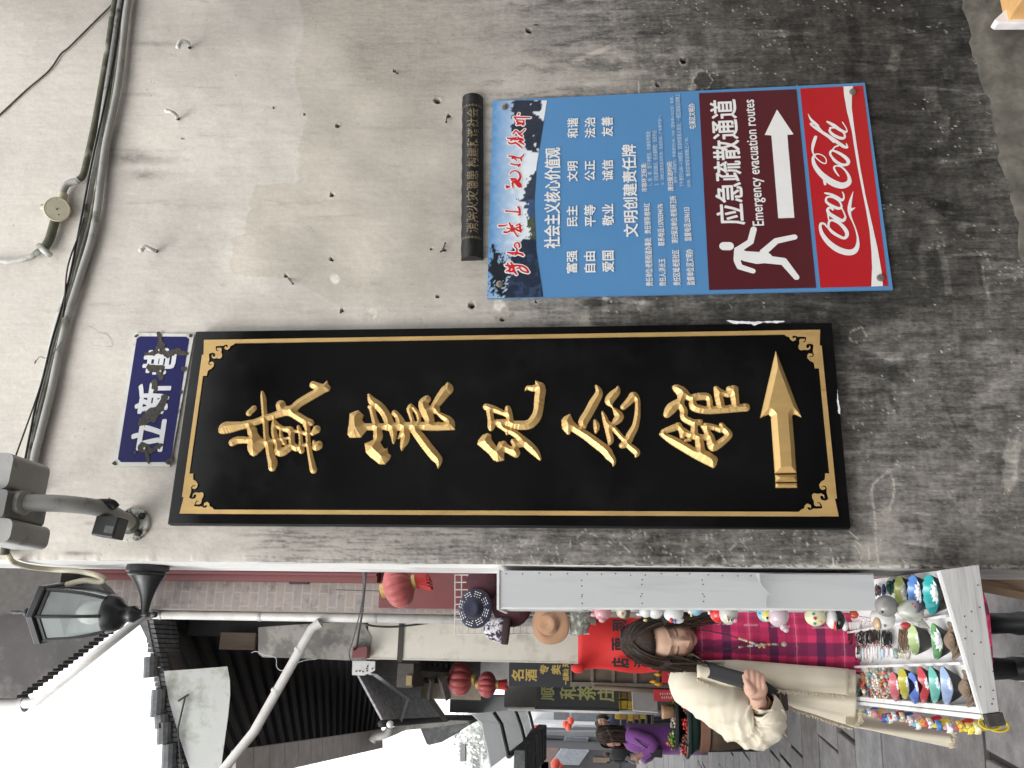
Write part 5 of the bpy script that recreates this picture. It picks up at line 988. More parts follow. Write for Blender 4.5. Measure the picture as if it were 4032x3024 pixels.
# the big hanging cat
cc=P_(3535,2402,.0); k=dist(cc)/FOC; cat=thing('ceramic_cat','grey white ceramic cat figurine hanging head down over the tray','figurine',cc,'ceramic animal bells hanging from the rack')
mb=MB(); q=P_(3490,2386,.02); mb.ell(q,(42*k,40*k,44*k),22,16,0,(.23,.225,.21)); obj('body',mb,m_por,cat,smooth=True)  # body darker than the head: its shade is put into the colour
mb=MB(); q=P_(3585,2406,-.0); rings=[]
for i in range(17):
    t=i/16; r=max(.04,math.sin(math.pi*min(max(t*.93+.05,.02),.985)))**.5; wdt=30+26*t
    rings.append([q+np.array([math.cos(2*math.pi*j/32)*wdt*r*k,math.sin(2*math.pi*j/32)*36*r*k,(.5-t)*96*k]) for j in range(32)])
mb.loft(rings,0,True,True,(.43,.44,.385))
for sx in (1,-1):
    e=q+np.array([sx*40*k,0,-30*k]); tip=e+np.array([sx*24*k,-4*k,-34*k])
    mb.loft([[e+(tip-e)*t+np.array([math.cos(a),.6*math.sin(a),.3*math.cos(a)*sx])*22*k*(1-t*.92) for a in [2*math.pi*j/12 for j in range(12)]] for t in (0,.35,.7,1)],0,True,True,(.38,.38,.34))
obj('head',mb,m_por,cat,smooth=True,sharp=70)
mb=MB(); 
for u,v,s in ((6,-14,5),(22,-20,4),(18,6,4),(-2,-26,4)): mb.ell(q+np.array([-u*0+v*k*-1,-40*k*math.cos(v/52),-u*k]),(s*k,2*k,s*k*.8),8,5,0,(.5,.06,.05))
obj('painted_spot',mb,m_por,cat,smooth=True)
mb=MB(); mb.tube([q+np.array([-12*k,-41*k,-8*k]),q+np.array([22*k,-39*k,-34*k])],.8*k,5,0,True,(.2,.1,.08)); mb.tube([q+np.array([14*k,-41*k,-14*k]),q+np.array([-4*k,-39*k,-40*k])],.8*k,5,0,True,(.2,.1,.08)); obj('whisker',mb,m_por,cat)
mb=MB(); e=P_(3460,2412,-.0); mb.ell(e+[0,-46*k,0],(5*k,3*k,5*k),8,6,0,Bk); obj('eye',mb,m_por,cat,smooth=True)
mb=MB(); mb.ell(P_(3566,2462,-.03),(13*k,9*k,20*k),10,7,0,(.45,.04,.04)); obj('red_bow',mb,m_por,cat,smooth=True)
# --- coloured slipper key rings strung along the left rim
zq=lambda x,y:(3300+x*.331,2650+y*.331)
SL=[('white and pink',(.72,.66,.68),(.62,.22,.36),(335,470)),('bright blue',(.05,.22,.52),(.72,.72,.72),(410,450)),('orange and pink',(.68,.36,.12),(.6,.25,.3),(475,470)),('scarlet and navy',(.55,.03,.03),(.06,.07,.35),(580,520)),('sky blue',(.12,.36,.58),(.6,.62,.6),(650,520)),('red with white sole',(.55,.02,.03),(.7,.7,.7),(705,500)),('navy and cream',(.04,.08,.22),(.62,.55,.35),(800,510)),('pale pink',(.66,.36,.42),(.72,.7,.7),(895,540)),('pale blue',(.18,.42,.60),(.7,.72,.72),(985,590)),('golden yellow',(.70,.46,.03),(.6,.2,.05),(1060,570)),('crimson',(.52,.02,.05),(.7,.7,.7),(1130,570)),('lemon and blue',(.72,.52,.03),(.05,.22,.5),(1235,600)),('rose with white sole',(.6,.3,.34),(.74,.74,.74),(1365,630)),('red and yellow banded',(.58,.04,.03),(.7,.5,.05),(1500,610)),('bright yellow',(.75,.55,.03),(.76,.62,.1),(1610,640)),('canary yellow with cream toe',(.76,.58,.04),(.7,.66,.4),(1700,640))]
for i,(nm,c1,c2,px) in enumerate(SL):
    x,y=zq(*px); Y=float(TP(x,2790)[1]); c=PY(x,y,Y); s=.019; t0=thing('slipper_keyring','%s toy slipper key ring hanging on the tray edge'%nm,'key ring',c,'toy slipper key rings along the tray edge')
    Rm=np.array(Matrix.Rotation(math.radians(-28+((i*37)%16)),3,'Y'))@np.array(Matrix.Rotation(math.radians((i*53)%30-15),3,'Z'))
    mb=MB(); rings=[]
    for h in (-.0045,-.003,.003,.0045):
        e=.9 if abs(h)>.004 else 1.; rings.append([c+Rm@np.array([s*.52*e*math.cos(a)*(1-.16*math.sin(a)),h,s*1.35*e*math.sin(a)]) for a in [2*math.pi*j/22 for j in range(22)]])
    mb.loft(rings); obj('sole',mb,MATS.get('kr%d'%i) or pmat('kr%d'%i,c1,rough=.4,var=.05),t0,smooth=True,sharp=50)
    mb=MB(); mb.tube([c+Rm@np.array([s*.6*math.cos(a),-.005-.011*math.sin(a),s*.5+.001*j]) for j,a in enumerate([math.pi*k/8 for k in range(9)])],[(.008,.0022)]*9,8); mb.ell(c+Rm@np.array([0,-.017,s*.62]),(.006,.005,.006),8,6); obj('strap',mb,pmat('krs%d'%i,c2,rough=.4,var=.05),t0,smooth=True)
    mb=MB(); mb.tube([c+Rm@np.array([.004*math.cos(a),0,-s*1.45+.006*math.sin(a)]) for a in [2*math.pi*k/10 for k in range(11)]]+[c+Rm@np.array([0,0,-s*1.3])] if False else [c+np.array([.006*math.cos(a),.001,s*1.35+.006+.006*math.sin(a)]) for a in [2*math.pi*k/10 for k in range(11)]],.0008,5); obj('ring',mb,m_screw,t0)
m_yr=pmat('yellow_plastic',(.74,.56,.06),rough=.35,var=.04)
for lab,px in (('yellow plastic ring hanging at the front corner of the tray, upper one',(1805,600)),('yellow plastic ring hanging at the front corner of the tray, lowest one',(1895,625))):
    x,y=zq(*px); Y=float(FL[1]); c=PY(x,y,Y); mb=MB(); mb.tube([c+np.array([.012*math.cos(a),.004*math.cos(a),.024*math.sin(a)*-1]) for a in [2*math.pi*k/24 for k in range(25)]],[(.004,.002)]*25,8,0,False); o=obj('toy_ring',mb,m_yr,smooth=True); tag(o,lab,'ring','yellow rings at the tray corner')
# ================================================================== THE LANE BEYOND THE CORNER
def pbox(mb,x0,y0,x1,y1,Y,dp,m=0,c=None):
    """upright slab whose front rectangle is seen between two photograph points, standing at depth Y"""
    a=PY(x0,y0,Y); b=PY(x1,y1,Y); mb.box((a[0],Y,a[2]),(b[0],Y+dp,b[2]),m,c)
def slab(name,pts,Y,dp,mat,**k):
    mb=MB(); P=[PY(x,y,Y) for x,y in pts]; mb.prism(P,(0,dp,0)); return obj(name,mb,mat,**k)
m_maroon=pmat('maroon_paint',(.17,.045,.045),rough=.55,var=.14,scale=5,dirt=(.11,.05,.045),dscale=5)
m_cream2=pmat('cream_render',(.60,.575,.50),rough=.85,var=.08,scale=4,bump=.2,dirt=(.38,.36,.31),dscale=4,dlo=.52,dhi=.7)
m_greyr=pmat('grey_old_render',(.16,.155,.145),rough=.9,var=.25,scale=5,bump=.3,dirt=(.30,.285,.26),dscale=3,dlo=.46,dhi=.55)
m_pvc=pmat('white_pvc_pipe',(.56,.545,.52),rough=.4,var=.05,dirt=(.42,.40,.37),dscale=5)
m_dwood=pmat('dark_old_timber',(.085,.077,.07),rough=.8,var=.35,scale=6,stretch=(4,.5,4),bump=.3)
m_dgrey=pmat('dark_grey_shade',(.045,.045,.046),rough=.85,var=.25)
m_tiler=pmat('grey_roof_tile',(.12,.125,.13),rough=.85,var=.35,scale=12,bump=.4,dirt=(.25,.25,.24),dscale=8)
m_wood=pmat('brown_timber',(.14,.10,.07),rough=.7,var=.3,scale=6,stretch=(5,5,.6),bump=.25)
m_steel=pmat('painted_steel',(.42,.43,.45),rough=.4,metal=.2,var=.1)
m_blackm=pmat('black_metal_frame',(.012,.012,.013),rough=.45,var=.2)
def brick_mat():
    m=pmat('mossy_old_brick',(.34,.31,.285),rough=.92,var=.5,scale=9,bump=.6,bscale=60,dirt=(.17,.16,.155),dscale=9,dlo=.44,dhi=.68)
    N=m.node_tree.nodes; L=m.node_tree.links; b=N['Principled BSDF']; old=b.inputs['Base Color'].links[0].from_socket
    tc=N.new('ShaderNodeTexCoord'); mp=N.new('ShaderNodeMapping'); mp.inputs['Rotation'].default_value=(math.pi/2,0,0); L.new(tc.outputs['Object'],mp.inputs[0])
    br=N.new('ShaderNodeTexBrick'); br.inputs['Scale'].default_value=1; br.inputs['Brick Width'].default_value=.2; br.inputs['Row Height'].default_value=.068; br.inputs['Mortar Size'].default_value=.006; br.inputs['Color1'].default_value=(1.0,.94,.9,1); br.inputs['Color2'].default_value=(.86,.84,.86,1); br.inputs['Mortar'].default_value=(1.12,1.1,1.08,1); L.new(mp.outputs[0],br.inputs[0])
    mx=N.new('ShaderNodeMix'); mx.data_type='RGBA'; mx.blend_type='MULTIPLY'; mx.inputs['Factor'].default_value=1; L.new(old,mx.inputs['A']); L.new(br.outputs[0],mx.inputs['B']); L.new(mx.outputs['Result'],b.inputs['Base Color']); return m
m_brick=brick_mat()
# --- neighbour house: brick pier, maroon boarding, timber shop front set back behind it
hs_=thing('neighbour_shop','old brick shop pier with maroon boarding, just past the plaster wall corner','shop',(.5,3.9,0))
mb=MB(); a=PY(250,2390,3.9); mb.box((a[0],3.9,0),(1.4,4.6,PY(300,2390,3.9)[2])); obj('brick_pier',mb,m_brick,hs_)
mb=MB(); a=PY(1490,2391,3.88); b=PY(2420,2240,3.88); mb.box((a[0]-.005,3.872,b[2]-.6),(1.3,3.898,a[2])); obj('maroon_boarding',mb,m_maroon,hs_,bevel=.004)
mb=MB(); a=PY(380,2282,3.86); mb.box((a[0],3.80,PY(1492,2282,3.86)[2]),(1.3,3.896,PY(330,2282,3.86)[2])); mb.box((a[0]+.045,3.77,PY(1492,2282,3.86)[2]),(a[0]+.06,3.80,PY(330,2282,3.86)[2])); obj('maroon_fascia',mb,m_maroon,hs_)
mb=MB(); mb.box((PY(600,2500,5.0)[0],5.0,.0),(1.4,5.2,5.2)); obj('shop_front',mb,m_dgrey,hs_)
mb=MB(); pbox(mb,1140,2275,1210,2300,3.86,.03); obj('wall_bracket',mb,m_rust,hs_)
# stepped corbel under the eave above
P=[(-60,2200),(330,2248),(400,2310),(470,2400)]; n=20
for i in range(n):
    t=i/(n-1); x=452-385*t; y=2452+285*t; P+=[(x,y),(x-2,y+10+4*((i*7)%3)/2)]
P+=[(50,2750),(-60,2750)]
slab('stepped_eave',P,3.2,.12,pmat('dark_corbel_render',(.085,.08,.078),rough=.9,var=.3,scale=4,bump=.3,dirt=(.17,.16,.155),dscale=2.2,dlo=.5,dhi=.62)); tag(bpy.data.objects['stepped_eave'],'grey stepped corbel eave jutting into the sky above the lantern','eave')  # darker variant of the grey render for the corbel
mb=MB(); a=PY(-120,2180,3.1); b=PY(250,2420,3.1); mb.box((a[0],3.0,a[2]+.3),(b[0],3.19,b[2])); o=obj('shadowed_beam',mb,m_dwood); tag(o,'dark timber eave beam above the lantern, in front of the corbel','beam')
mb=MB(); mb.tube([PY(-40,2782,3.3),PY(84,2775,3.3)],.05,14); mb.tube([PY(84,2772,3.3),PY(100,2770,3.3)],.055,14); mb.tube(smooth_path([PY(100,2770,3.2),PY(128,2768,3.14),PY(150,2757,3.08)],6),.031,14); o=obj('gutter_outlet',mb,m_pvc,smooth=True,sharp=50); tag(o,'white plastic gutter outlet and elbow against the bright sky','gutter')
mb=MB(); mb.tube([PY(140,2764,3.08),PY(566,2426,3.08),PY(590,2424,4.2)],.030,16); o=obj('drain_pipe',mb,m_pvc,smooth=True); tag(o,'white drain pipe slanting across the sky behind the lantern','drain pipe','white drain pipes of the lane')
dp=thing('drain_pipe','white upright drain pipe clipped beside the cream pier','drain pipe',PY(1990,2437,4.2),'white drain pipes of the lane')
a=PY(575,2419,4.2); b=PY(1960,2436,4.2); mb=MB(); mb.tube([a,[a[0],4.2,1.6]],.035,18); obj('pipe',mb,m_pvc,dp,smooth=True)
for x in (632,1024,1480):
    mb=MB(); z=PY(x,2428,4.2)[2]; mb.lathe((a[0],4.2,z-.012),[(.036,0),(.039,.001),(.039,.022),(.036,.023)],18,cap=False); mb.box((a[0]+.03,4.19,z-.006),(a[0]+.13,4.2,z+.006)); obj('pipe_clip',mb,m_steel,dp)
mb=MB(); mb.tube([PY(1262,2452,4.15),PY(1228,2476,4.15),PY(1000,2882,4.15),PY(880,3030,4.15),PY(800,3180,4.15)],[.041,.036,.036,.036,.036],16); mb.tube([PY(1180,2556,4.15),PY(1174,2566,4.15)],.040,16); mb.tube([PY(1090,2716,4.15),PY(1084,2727,4.15)],.040,16); o=obj('drain_pipe',mb,m_pvc,smooth=True,sharp=50); tag(o,'long white drain pipe slanting in front of the dark soffit','drain pipe','white drain pipes of the lane')
# cream pier
pier=thing('cream_pier','cream rendered end pier with a patched grey top, hung with hats','wall',(.03,4.4,0))
mb=MB(); a=PY(2420,2612,4.4); t=PY(1440,2612,4.4)[2]; xr=PY(1700,2440,4.4)[0]; mb.box((a[0],4.4,0),(xr+.6,4.75,t)); mb.box((a[0]-.008,4.395,0),(a[0],4.74,t)); obj('cream_face',mb,m_cream2,pier)
P=[PY(*p,4.392) for p in ((1017,2470),(1017,2575),(1035,2588),(1230,2594),(1440,2603),(1458,2560),(1462,2510),(1440,2470),(1447,2440))]; mb=MB(); mb.prism(P,(0,.36,0)); obj('grey_top',mb,m_greyr,pier)
mb=MB(); pbox(mb,1572,2440,1582,2606,4.388,.01); obj('crack_line',mb,m_rust,pier)
mb=MB(); pbox(mb,1388,2545,1444,2592,4.30,.09); o=obj('maroon_box',mb,m_maroon,bevel=.004); tag(o,'small maroon junction box on the edge of the cream pier','junction box')
for i,(pts,lab) in enumerate((([(1432,2230),(1436,2280),(1432,2340),(1425,2420),(1415,2480),(1405,2540),(1392,2560)],'thick black cable swagged from the plaster corner to the maroon box'),([(1455,2230),(1440,2270),(1420,2400),(1390,2520),(1375,2570),(1380,2600)],'thin black cable looping past the maroon box'),([(1420,2448),(1460,2463),(1530,2468),(1600,2464),(1690,2452)],'black cable sagging behind the upright drain pipe'))):
    mb=MB(); Y=[.32,1.2,2.4,3.4,4.1,4.28,4.28] if i<2 else [4.3]*5; mb.tube(smooth_path([PY(x,y,Y[min(k,len(Y)-1)]) for k,(x,y) in enumerate(pts)],6),.008 if i!=1 else .004,8); o=obj('cable',mb,m_cable,smooth=True); tag(o,lab,'cable')
mb=MB(); mb.tube(smooth_path([PY(x,y,4.35) for x,y in ((990,2570),(1010,2565),(1040,2578),(1085,2590),(1090,2625),(1110,2640),(1150,2620),(1200,2600),(1250,2595))],6),.003,6); o=obj('wire',mb,m_steel,smooth=True); tag(o,'loose grey wire trailing over the grey pier top','wire')
# --- steel canopy bracket and patterned awning
br=thing('canopy_bracket','white steel plate with bolts and a cranked arm carrying the patterned awning','bracket',PY(1430,2630,4.9))
P=[PY(*p,4.88) for p in ((1388,2602),(1477,2604),(1476,2640),(1432,2660),(1386,2658))]; mb=MB(); mb.prism(P,(0,.012,0)); obj('plate',mb,m_white,br)
mb=MB()
mb=None
for x,y in ((1403,2643),(1417,2642),(1429,2645),(1446,2641),(1447,2623),(1444,2632),(1466,2633)): mb=MB(); mb.lathe(PY(x,y,4.879),[(.007,0),(.007,.006),(.001,.007)],6,(0,-1,0)); obj('bolt',mb,m_dgrey,br)
mb=MB(); mb.tube([PY(1455,2652,4.9),PY(1472,2654,4.95),PY(1602,2752,5.6)],[(.03,.012)]*3,4); mb.tube([PY(1602,2752,5.6),PY(1575,2840,5.6)],[(.02,.012)]*2,4); obj('arm',mb,m_steel,br)
aw=thing('patterned_awning','grey patterned awning sheet seen from below beside the white steel bracket','awning',PY(1560,2760,5.5))
A_=[PY(1414,2660,5.0),PY(1512,2842,5.0),PY(1760,2826,8.2),PY(1655,2672,8.2)]; mb=MB(); mb.hexa(A_,(0,0,.02)); 
m_aw=pmat('textured_awning',(.50,.50,.52),rough=.8,var=.7,scale=26,stretch=(1,1,1),bump=.6,bscale=30); obj('sheet',mb,m_aw,aw)
mb=MB(); mb.tube([PY(1500,2850,4.95),PY(1760,2832,8.2)],.03,8); obj('rail',mb,m_dgrey,aw,smooth=True)
o=MB(); o.ell(PY(1536,2852,4.9),(.03,.03,.03),16,10); o=obj('round_lamp',o,m_white,smooth=True); tag(o,'round white globe lamp at the outer end of the awning rail','lamp')
mb=MB(); pbox(mb,1566,2612,1624,2708,4.95,.5); o=obj('beam_end',mb,m_dwood); tag(o,'dark timber beam end jutting beside the cream pier','beam')
mb=MB(); pbox(mb,1600,2660,1620,2700,4.93,.015); o=obj('metal_tag',mb,pmat('brass_tag',(.25,.2,.1),rough=.35,metal=.6)); tag(o,'small brass coloured strip on the dark beam end','plate')
# --- the big dark roof over the lane
rf=thing('lane_roof','dark tiled roof overhanging the lane, dark rafters seen from below','roof',(-.3,7,0))
wz=5.30; dE=np.array([-.047,1,0.]); E0=np.array([-.955,4.62,4.545]); Wl=np.array([.30,4.62,5.42])
q=[E0-[.0,0,0],Wl,Wl+dE*9.5,E0+dE*5.0]
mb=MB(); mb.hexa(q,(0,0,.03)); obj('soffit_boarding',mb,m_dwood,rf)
mb=MB()
for i in range(22):
    t=.15+4.8*i/22; p=E0+dE*t; r=Wl+dE*t*1.9; mb.hexa([p+[0,0,-.045],r+[0,0,-.045],r+[0,.06,-.045],p+[0,.06,-.045]],(0,0,.044))
obj('rafter',mb,m_dgrey,rf)
mb=MB(); 
for i in range(13): p=E0+dE*(.03+.38*i); mb.hexa([p+[-.06,0,-.075],p+[.17,0,-.05],p+[.17,0,-.01],p+[-.06,0,.07]],dE*.365)
obj('eave_board',mb,pmat('pale_eave_board',(.55,.50,.47),rough=.8,var=.2,scale=6),rf,bevel=.003)
mb=MB(); R=random.Random(8); VA=PY(578,2440,4.5); VB=PY(712,3090,4.5)
for i in range(34):
    t=i/33; p=VA+(VB-VA)*t; w_=.020+.012*R.random(); hh=.03+.03*R.random(); d_=(VB-VA)/33
    mb.hexa([p,p+d_*.93,p+d_*.93+[0,0,hh],p+[0,0,hh*.8]],(0,.45,0)); mb.hexa([p+[0,.01,-.05],p+d_*.8+[0,.01,-.05],p+d_*.8+[0,.01,-.004],p+[0,.01,-.004]],(0,.4,0))
for t,w_ in ((.30,.10),(.52,.13),(.63,.06),(.70,.10),(.84,.12)):
    p=VA+(VB-VA)*t; mb.tube([p+[-w_*.8,-.02,.03],p+[w_*.8,-.02,.05]],.055,10)
obj('verge_tile',mb,m_tiler,rf)
mb=MB(); mb.hexa([E0+[0,.0,.04],Wl+[0,0,.04],Wl+dE*9.5+[0,0,.04],E0+dE*5.0+[0,0,.04]],(0,0,.08)); obj('roof_slope',mb,m_tiler,rf)
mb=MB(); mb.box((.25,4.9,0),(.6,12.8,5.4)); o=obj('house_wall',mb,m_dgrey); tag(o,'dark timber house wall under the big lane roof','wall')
mb=MB(); a=PY(870,2500,5.2);pbox(mb,870,2490,1000,2560,4.85,.04); o=obj('shuttered_window',mb,m_wood); tag(o,'small brown shuttered window under the dark roof','window')
P=[PY(x,y,4.5) for x,y in ((645,2642),(770,2634),(895,2624),(905,2680),(906,2735),(898,2820),(884,2920),(869,3030),(800,3030),(748,3030),(705,2900),(664,2755))]
mb=MB(); mb.prism(P,(0,.006,0)); o=obj('plastic_sheet',mb,pmat('stained_plastic_sheet',(.45,.46,.44),rough=.5,var=.1,scale=3,dirt=(.22,.24,.17),dscale=2.6,dlo=.48,dhi=.64)); tag(o,'white mossy plastic sheet hung under the roof verge','sheet')
mb=MB(); mb.tube([PY(702,2760,4.47),PY(742,2735,4.47)],.008,6); mb.tube([PY(730,2740,4.47),PY(700,2870,4.47),PY(715,3030,4.47)],.008,6); o=obj('sheet_tie',mb,m_dgrey); tag(o,'grey batten tying down the plastic sheet','batten')
# --- lanterns
m_silk=pmat('red_lantern_silk',(.30,.045,.045),rough=.5,var=.07,scale=4,bump=.05,sheen=.2)
m_silk2=pmat('faded_lantern_silk',(.36,.075,.07),rough=.5,var=.07,scale=4,bump=.05,sheen=.2)
m_gt=pmat('gold_trim',(.5,.36,.12),rough=.45,metal=.3,var=.15,scale=40)
m_tas=pmat('red_tassel',(.38,.025,.025),rough=.7,var=.3,scale=60,stretch=(8,8,.5),bump=.3)
def lantern(label,c,r,h,tilt=0.,silk=None,tass=True,n=12):
    c=np.array(c,float); t0=thing('red_lantern',label,'lantern',c,'red silk lanterns along the lane'); ax=np.array([math.sin(tilt),0,math.cos(tilt)])
    mb=MB(); rings=[]; N_=n*6; a_=np.cross(ax,[0,1.,0]); a_/=np.linalg.norm(a_); b_=np.cross(ax,a_)
    for i in range(17):
        t=-1+2*i/16; rr=r*max(.30,(1-abs(t)**2.4)**.55 if abs(t)<1 else 0); 
        rings.append([c+ax*t*h/2+(a_*math.cos(2*math.pi*j/N_)+b_*math.sin(2*math.pi*j/N_))*rr*(.88+.12*abs(math.sin(n*math.pi*j/N_))**.6) for j in range(N_)])
    mb.loft(rings); obj('silk_body',mb,silk or m_silk,t0,smooth=True,sharp=50)
    for s in (-1,1): mb=MB(); mb.lathe(c+ax*s*h/2,[(r*.30,-.012),(r*.34,-.01),(r*.34,.02),(r*.30,.022)],20,ax*s); obj('gold_collar',mb,m_gt,t0,smooth=True,sharp=40)
    if tass:
        mb=MB(); 
        for k in range(40): a=2*math.pi*k/40; q=(a_*math.cos(a)+b_*math.sin(a))*r*.30; mb.tube([c-ax*(h/2+.02)+q,c-ax*h*.5-np.array([0,0,h*.55])+q*1.25+[0.004*math.sin(k*7),0,.01*math.sin(k*3)]],.0055*r/.15,4)
        obj('tassel',mb,m_tas,t0)
    mb=MB(); mb.tube([c+ax*(h/2+.02),c+ax*(h/2)+[0,.02,.35]],.003,5); obj('hanging_cord',mb,m_cable,t0)
a=PY(1570,2308,3.4); lantern('large faded red silk lantern with tassel, half hidden by the plaster corner',a,.150,PY(1515,2308,3.4)[2]-PY(1632,2308,3.4)[2],-.28,m_silk2)
a=PY(1812,2672,5.6); lantern('dark red lantern near the top of a pair, beside the cream pier',a,.152,.22,0,m_silk,False)
a=PY(1918,2695,5.6); lantern('dark red lantern with tassel, lower of the pair beside the cream pier',a,.115,.17,0,m_silk,True)
# --- shop boards and shop fronts further along
m_board=pmat('charcoal_signboard',(.022,.024,.028),rough=.6,var=.15)
m_yl=pmat('yellow_sign_paint',(.46,.33,.09),rough=.6,var=.1); m_ol=pmat('olive_gold_paint',(.27,.26,.09),rough=.6,var=.1)
s1=thing('liquor_shop_sign','charcoal shop sign with yellow characters behind the cream pier','sign',PY(2240,2660,5.3))
a=PY(2003,2702,5.3); b=PY(2244,2590,5.3); mb=MB(); mb.box((a[0],5.3,b[2]),(b[0],5.36,a[2])); obj('board',mb,m_board,s1)
mb=MB(); zl=lambda x,y:PY(1800+x*.3165,2600+y*.3165,5.298)
for s,p,q in (('名',(680,252),(832,122)),('酒',(850,256),(992,116)),('专',(1028,168),(1138,60)),('卖',(1172,172),(1288,60))): put_text(mb,s,zl(*p),zl(*q),bold=.03,off=(0,-.002,0))
put_text(mb,'一品黄山',zl(1316,300),zl(1388,112),bold=.04,off=(0,-.002,0)); put_text(mb,'天',zl(1316,82),zl(1388,42),bold=.04,off=(0,-.002,0))
obj('lettering',mb,m_yl,s1)
s2=thing('tea_house_sign','black upright tea shop sign with olive brush characters','sign',PY(2424,2740,6.6))
a=PY(2114,2784,6.6); b=PY(2427,2680,6.6); mb=MB(); mb.box((a[0],6.6,b[2]),(b[0]+.1,6.68,a[2])); obj('board',mb,pmat('black_sign_paint',(.010,.013,.012),rough=.5,var=.2),s2)
mb=MB(); mb.box((a[0]-.02,6.59,b[2]-.02),(a[0],6.69,a[2]+.02)); mb.box((a[0]-.02,6.59,b[2]-.02),(b[0],6.69,b[2])); obj('frame',mb,m_blackm,s2)
mb=MB(); zt=lambda x,y:PY(1800+x*.3165,2600+y*.3165,6.597)
for s,p,q in (('顺',(1045,492),(1210,312)),('和',(1280,478),(1485,312)),('茶',(1500,492),(1722,312)),('庄',(1748,505),(1952,322))): put_text(mb,s,zt(*p),zt(*q),bold=.02,off=(0,-.002,0))
obj('lettering',mb,m_ol,s2)
mb=MB(); a=PY(2008,2785,6.9); mb.box((a[0],6.9,0),(.6,7.4,PY(1985,2785,6.9)[2])); o=obj('shop_pier',mb,m_dgrey if False else pmat('dim_grey_render',(.11,.105,.10),rough=.9,var=.15)); tag(o,'grey rendered shop pier carrying the black tea sign','wall')
mb=MB(); a=PY(2003,2790,6.7); mb.tube([a,[a[0],6.7,0]],.022,12); o=obj('drain_pipe',mb,m_pvc,smooth=True); tag(o,'white drain pipe at the street edge of the tea shop sign','drain pipe','white drain pipes of the lane')
mb=MB(); pbox(mb,1660,2690,1893,2757,6.3,.1); o=obj('cloth_valance',mb,pmat('beige_board',(.33,.28,.22),rough=.8,var=.2,dirt=(.22,.17,.13),dscale=4)); tag(o,'long beige board behind the pair of red lanterns','board')
mb=MB(); pbox(mb,1893,2600,2004,2700,5.9,.06); o=obj('pale_notice',mb,pmat('pale_notice_sheet',(.42,.42,.41),rough=.7,var=.2)); tag(o,'pale notice sheet above the liquor sign, behind the lanterns','notice')
for i,(p,q,r_) in enumerate((((1700,2675,5.4),(1690,2752,5.7),.022),((1740,2670,5.4),(1760,2745,5.7),.04),((1690,2752,5.7),(1752,2832,6.2),.03),((1620,2640,5.2),(1760,2650,5.6),.05))):
    mb=MB(); mb.tube([PY(*p[:2],p[2]),PY(*q[:2],q[2])],r_,4); o=obj('timber_strut',mb,m_dwood); tag(o,['thin dark strut behind the upper lantern','broad dark strut in front of the beige board','outer dark strut holding the awning rail','dark timber rail above the lanterns'][i],'strut')
# timber lattice front below the liquor sign
lf=thing('lattice_shopfront','brown timber shop front with square recessed panels under the liquor sign','shop front',PY(2500,2660,5.7)*[1,1,0])
mb=MB(); a=PY(2244,2700,5.7); b=PY(2620,2560,5.7); mb.box((a[0],5.72,b[2]),(b[0],5.8,a[2])); obj('panel',mb,m_wood,lf)
mb=MB()
for x in (2246,2331,2414,2500,2590): pbox(mb,x-5,2697,x+5,2560,5.70,.03)
pbox(mb,2244,2702,2640,2694,5.69,.05); obj('frame_rail',mb,pmat('weathered_rail',(.20,.17,.14),rough=.75,var=.2),lf)
mb=MB(); a=PY(2338,2706,5.6); b=PY(2600,2716,5.6); mb.tube([a,[a[0]-.02,5.6,b[2]-.2]],.022,10); o=obj('timber_post',mb,m_wood,smooth=True); tag(o,'slim round timber post beside the tea shop sign','post')
# --- glazed canopy with black bars
cp=thing('glass_canopy','pale grey glazed canopy on black bars over the far lane','canopy',PY(2050,2860,8))
zc2=lambda x,y,Y:PY(1950+x*.226,2750+y*.226,Y)
top=[PY(1925,2745,7.0),PY(2003,2722,8.3),PY(2070,2782,9.6)]; B1=[zc2(-25,240,7.),zc2(110,450,7.),zc2(235,1000,7.)]; B2=[PY(2003,2722,8.3),zc2(350,200,8.3),zc2(450,480,8.3),zc2(525,770,8.3)]; B3=[zc2(570,170,9.6),zc2(620,340,9.6),zc2(665,545,9.6)]
mb=MB()
for B in (B1,B2,B3): mb.tube(B,[(.02,.035)]*len(B),4)
mb.tube([B1[-1],B2[-1],B3[-1]],.03,6); obj('bar',mb,m_blackm,cp)
mb=MB(); off=np.array([0,0,.03])
S1=[np.array(p)+off for p in (B1[0],B1[1],B1[2])]; S2=[np.array(p)+off for p in (B2[1],B2[2],B2[3])]; S3=[np.array(p)+off for p in B3]; S0=[p+(p-q)*.7 for p,q in zip(S1,S2)]
mb.grid([S0,S1,S2,S3]); m_cg=pmat('milky_glazing',(.85,.86,.86),rough=.6,trans=.75,var=.08,scale=5,stretch=(1,8,1),spec=.5); obj('glazing',mb,m_cg,cp,solid=.012)
mb=MB(); R=random.Random(6)
for i in range(40):
    t=i/39; p=B1[-1]*(1-t)+B3[-1]*t; mb.box(p+[-.35,-.05,-.14-.04*R.random()],p+[.06,.12,-.06])
o=obj('tiled_eave',mb,m_tiler); tag(o,'dark ragged tiled eave beneath the glazed canopy','eave')
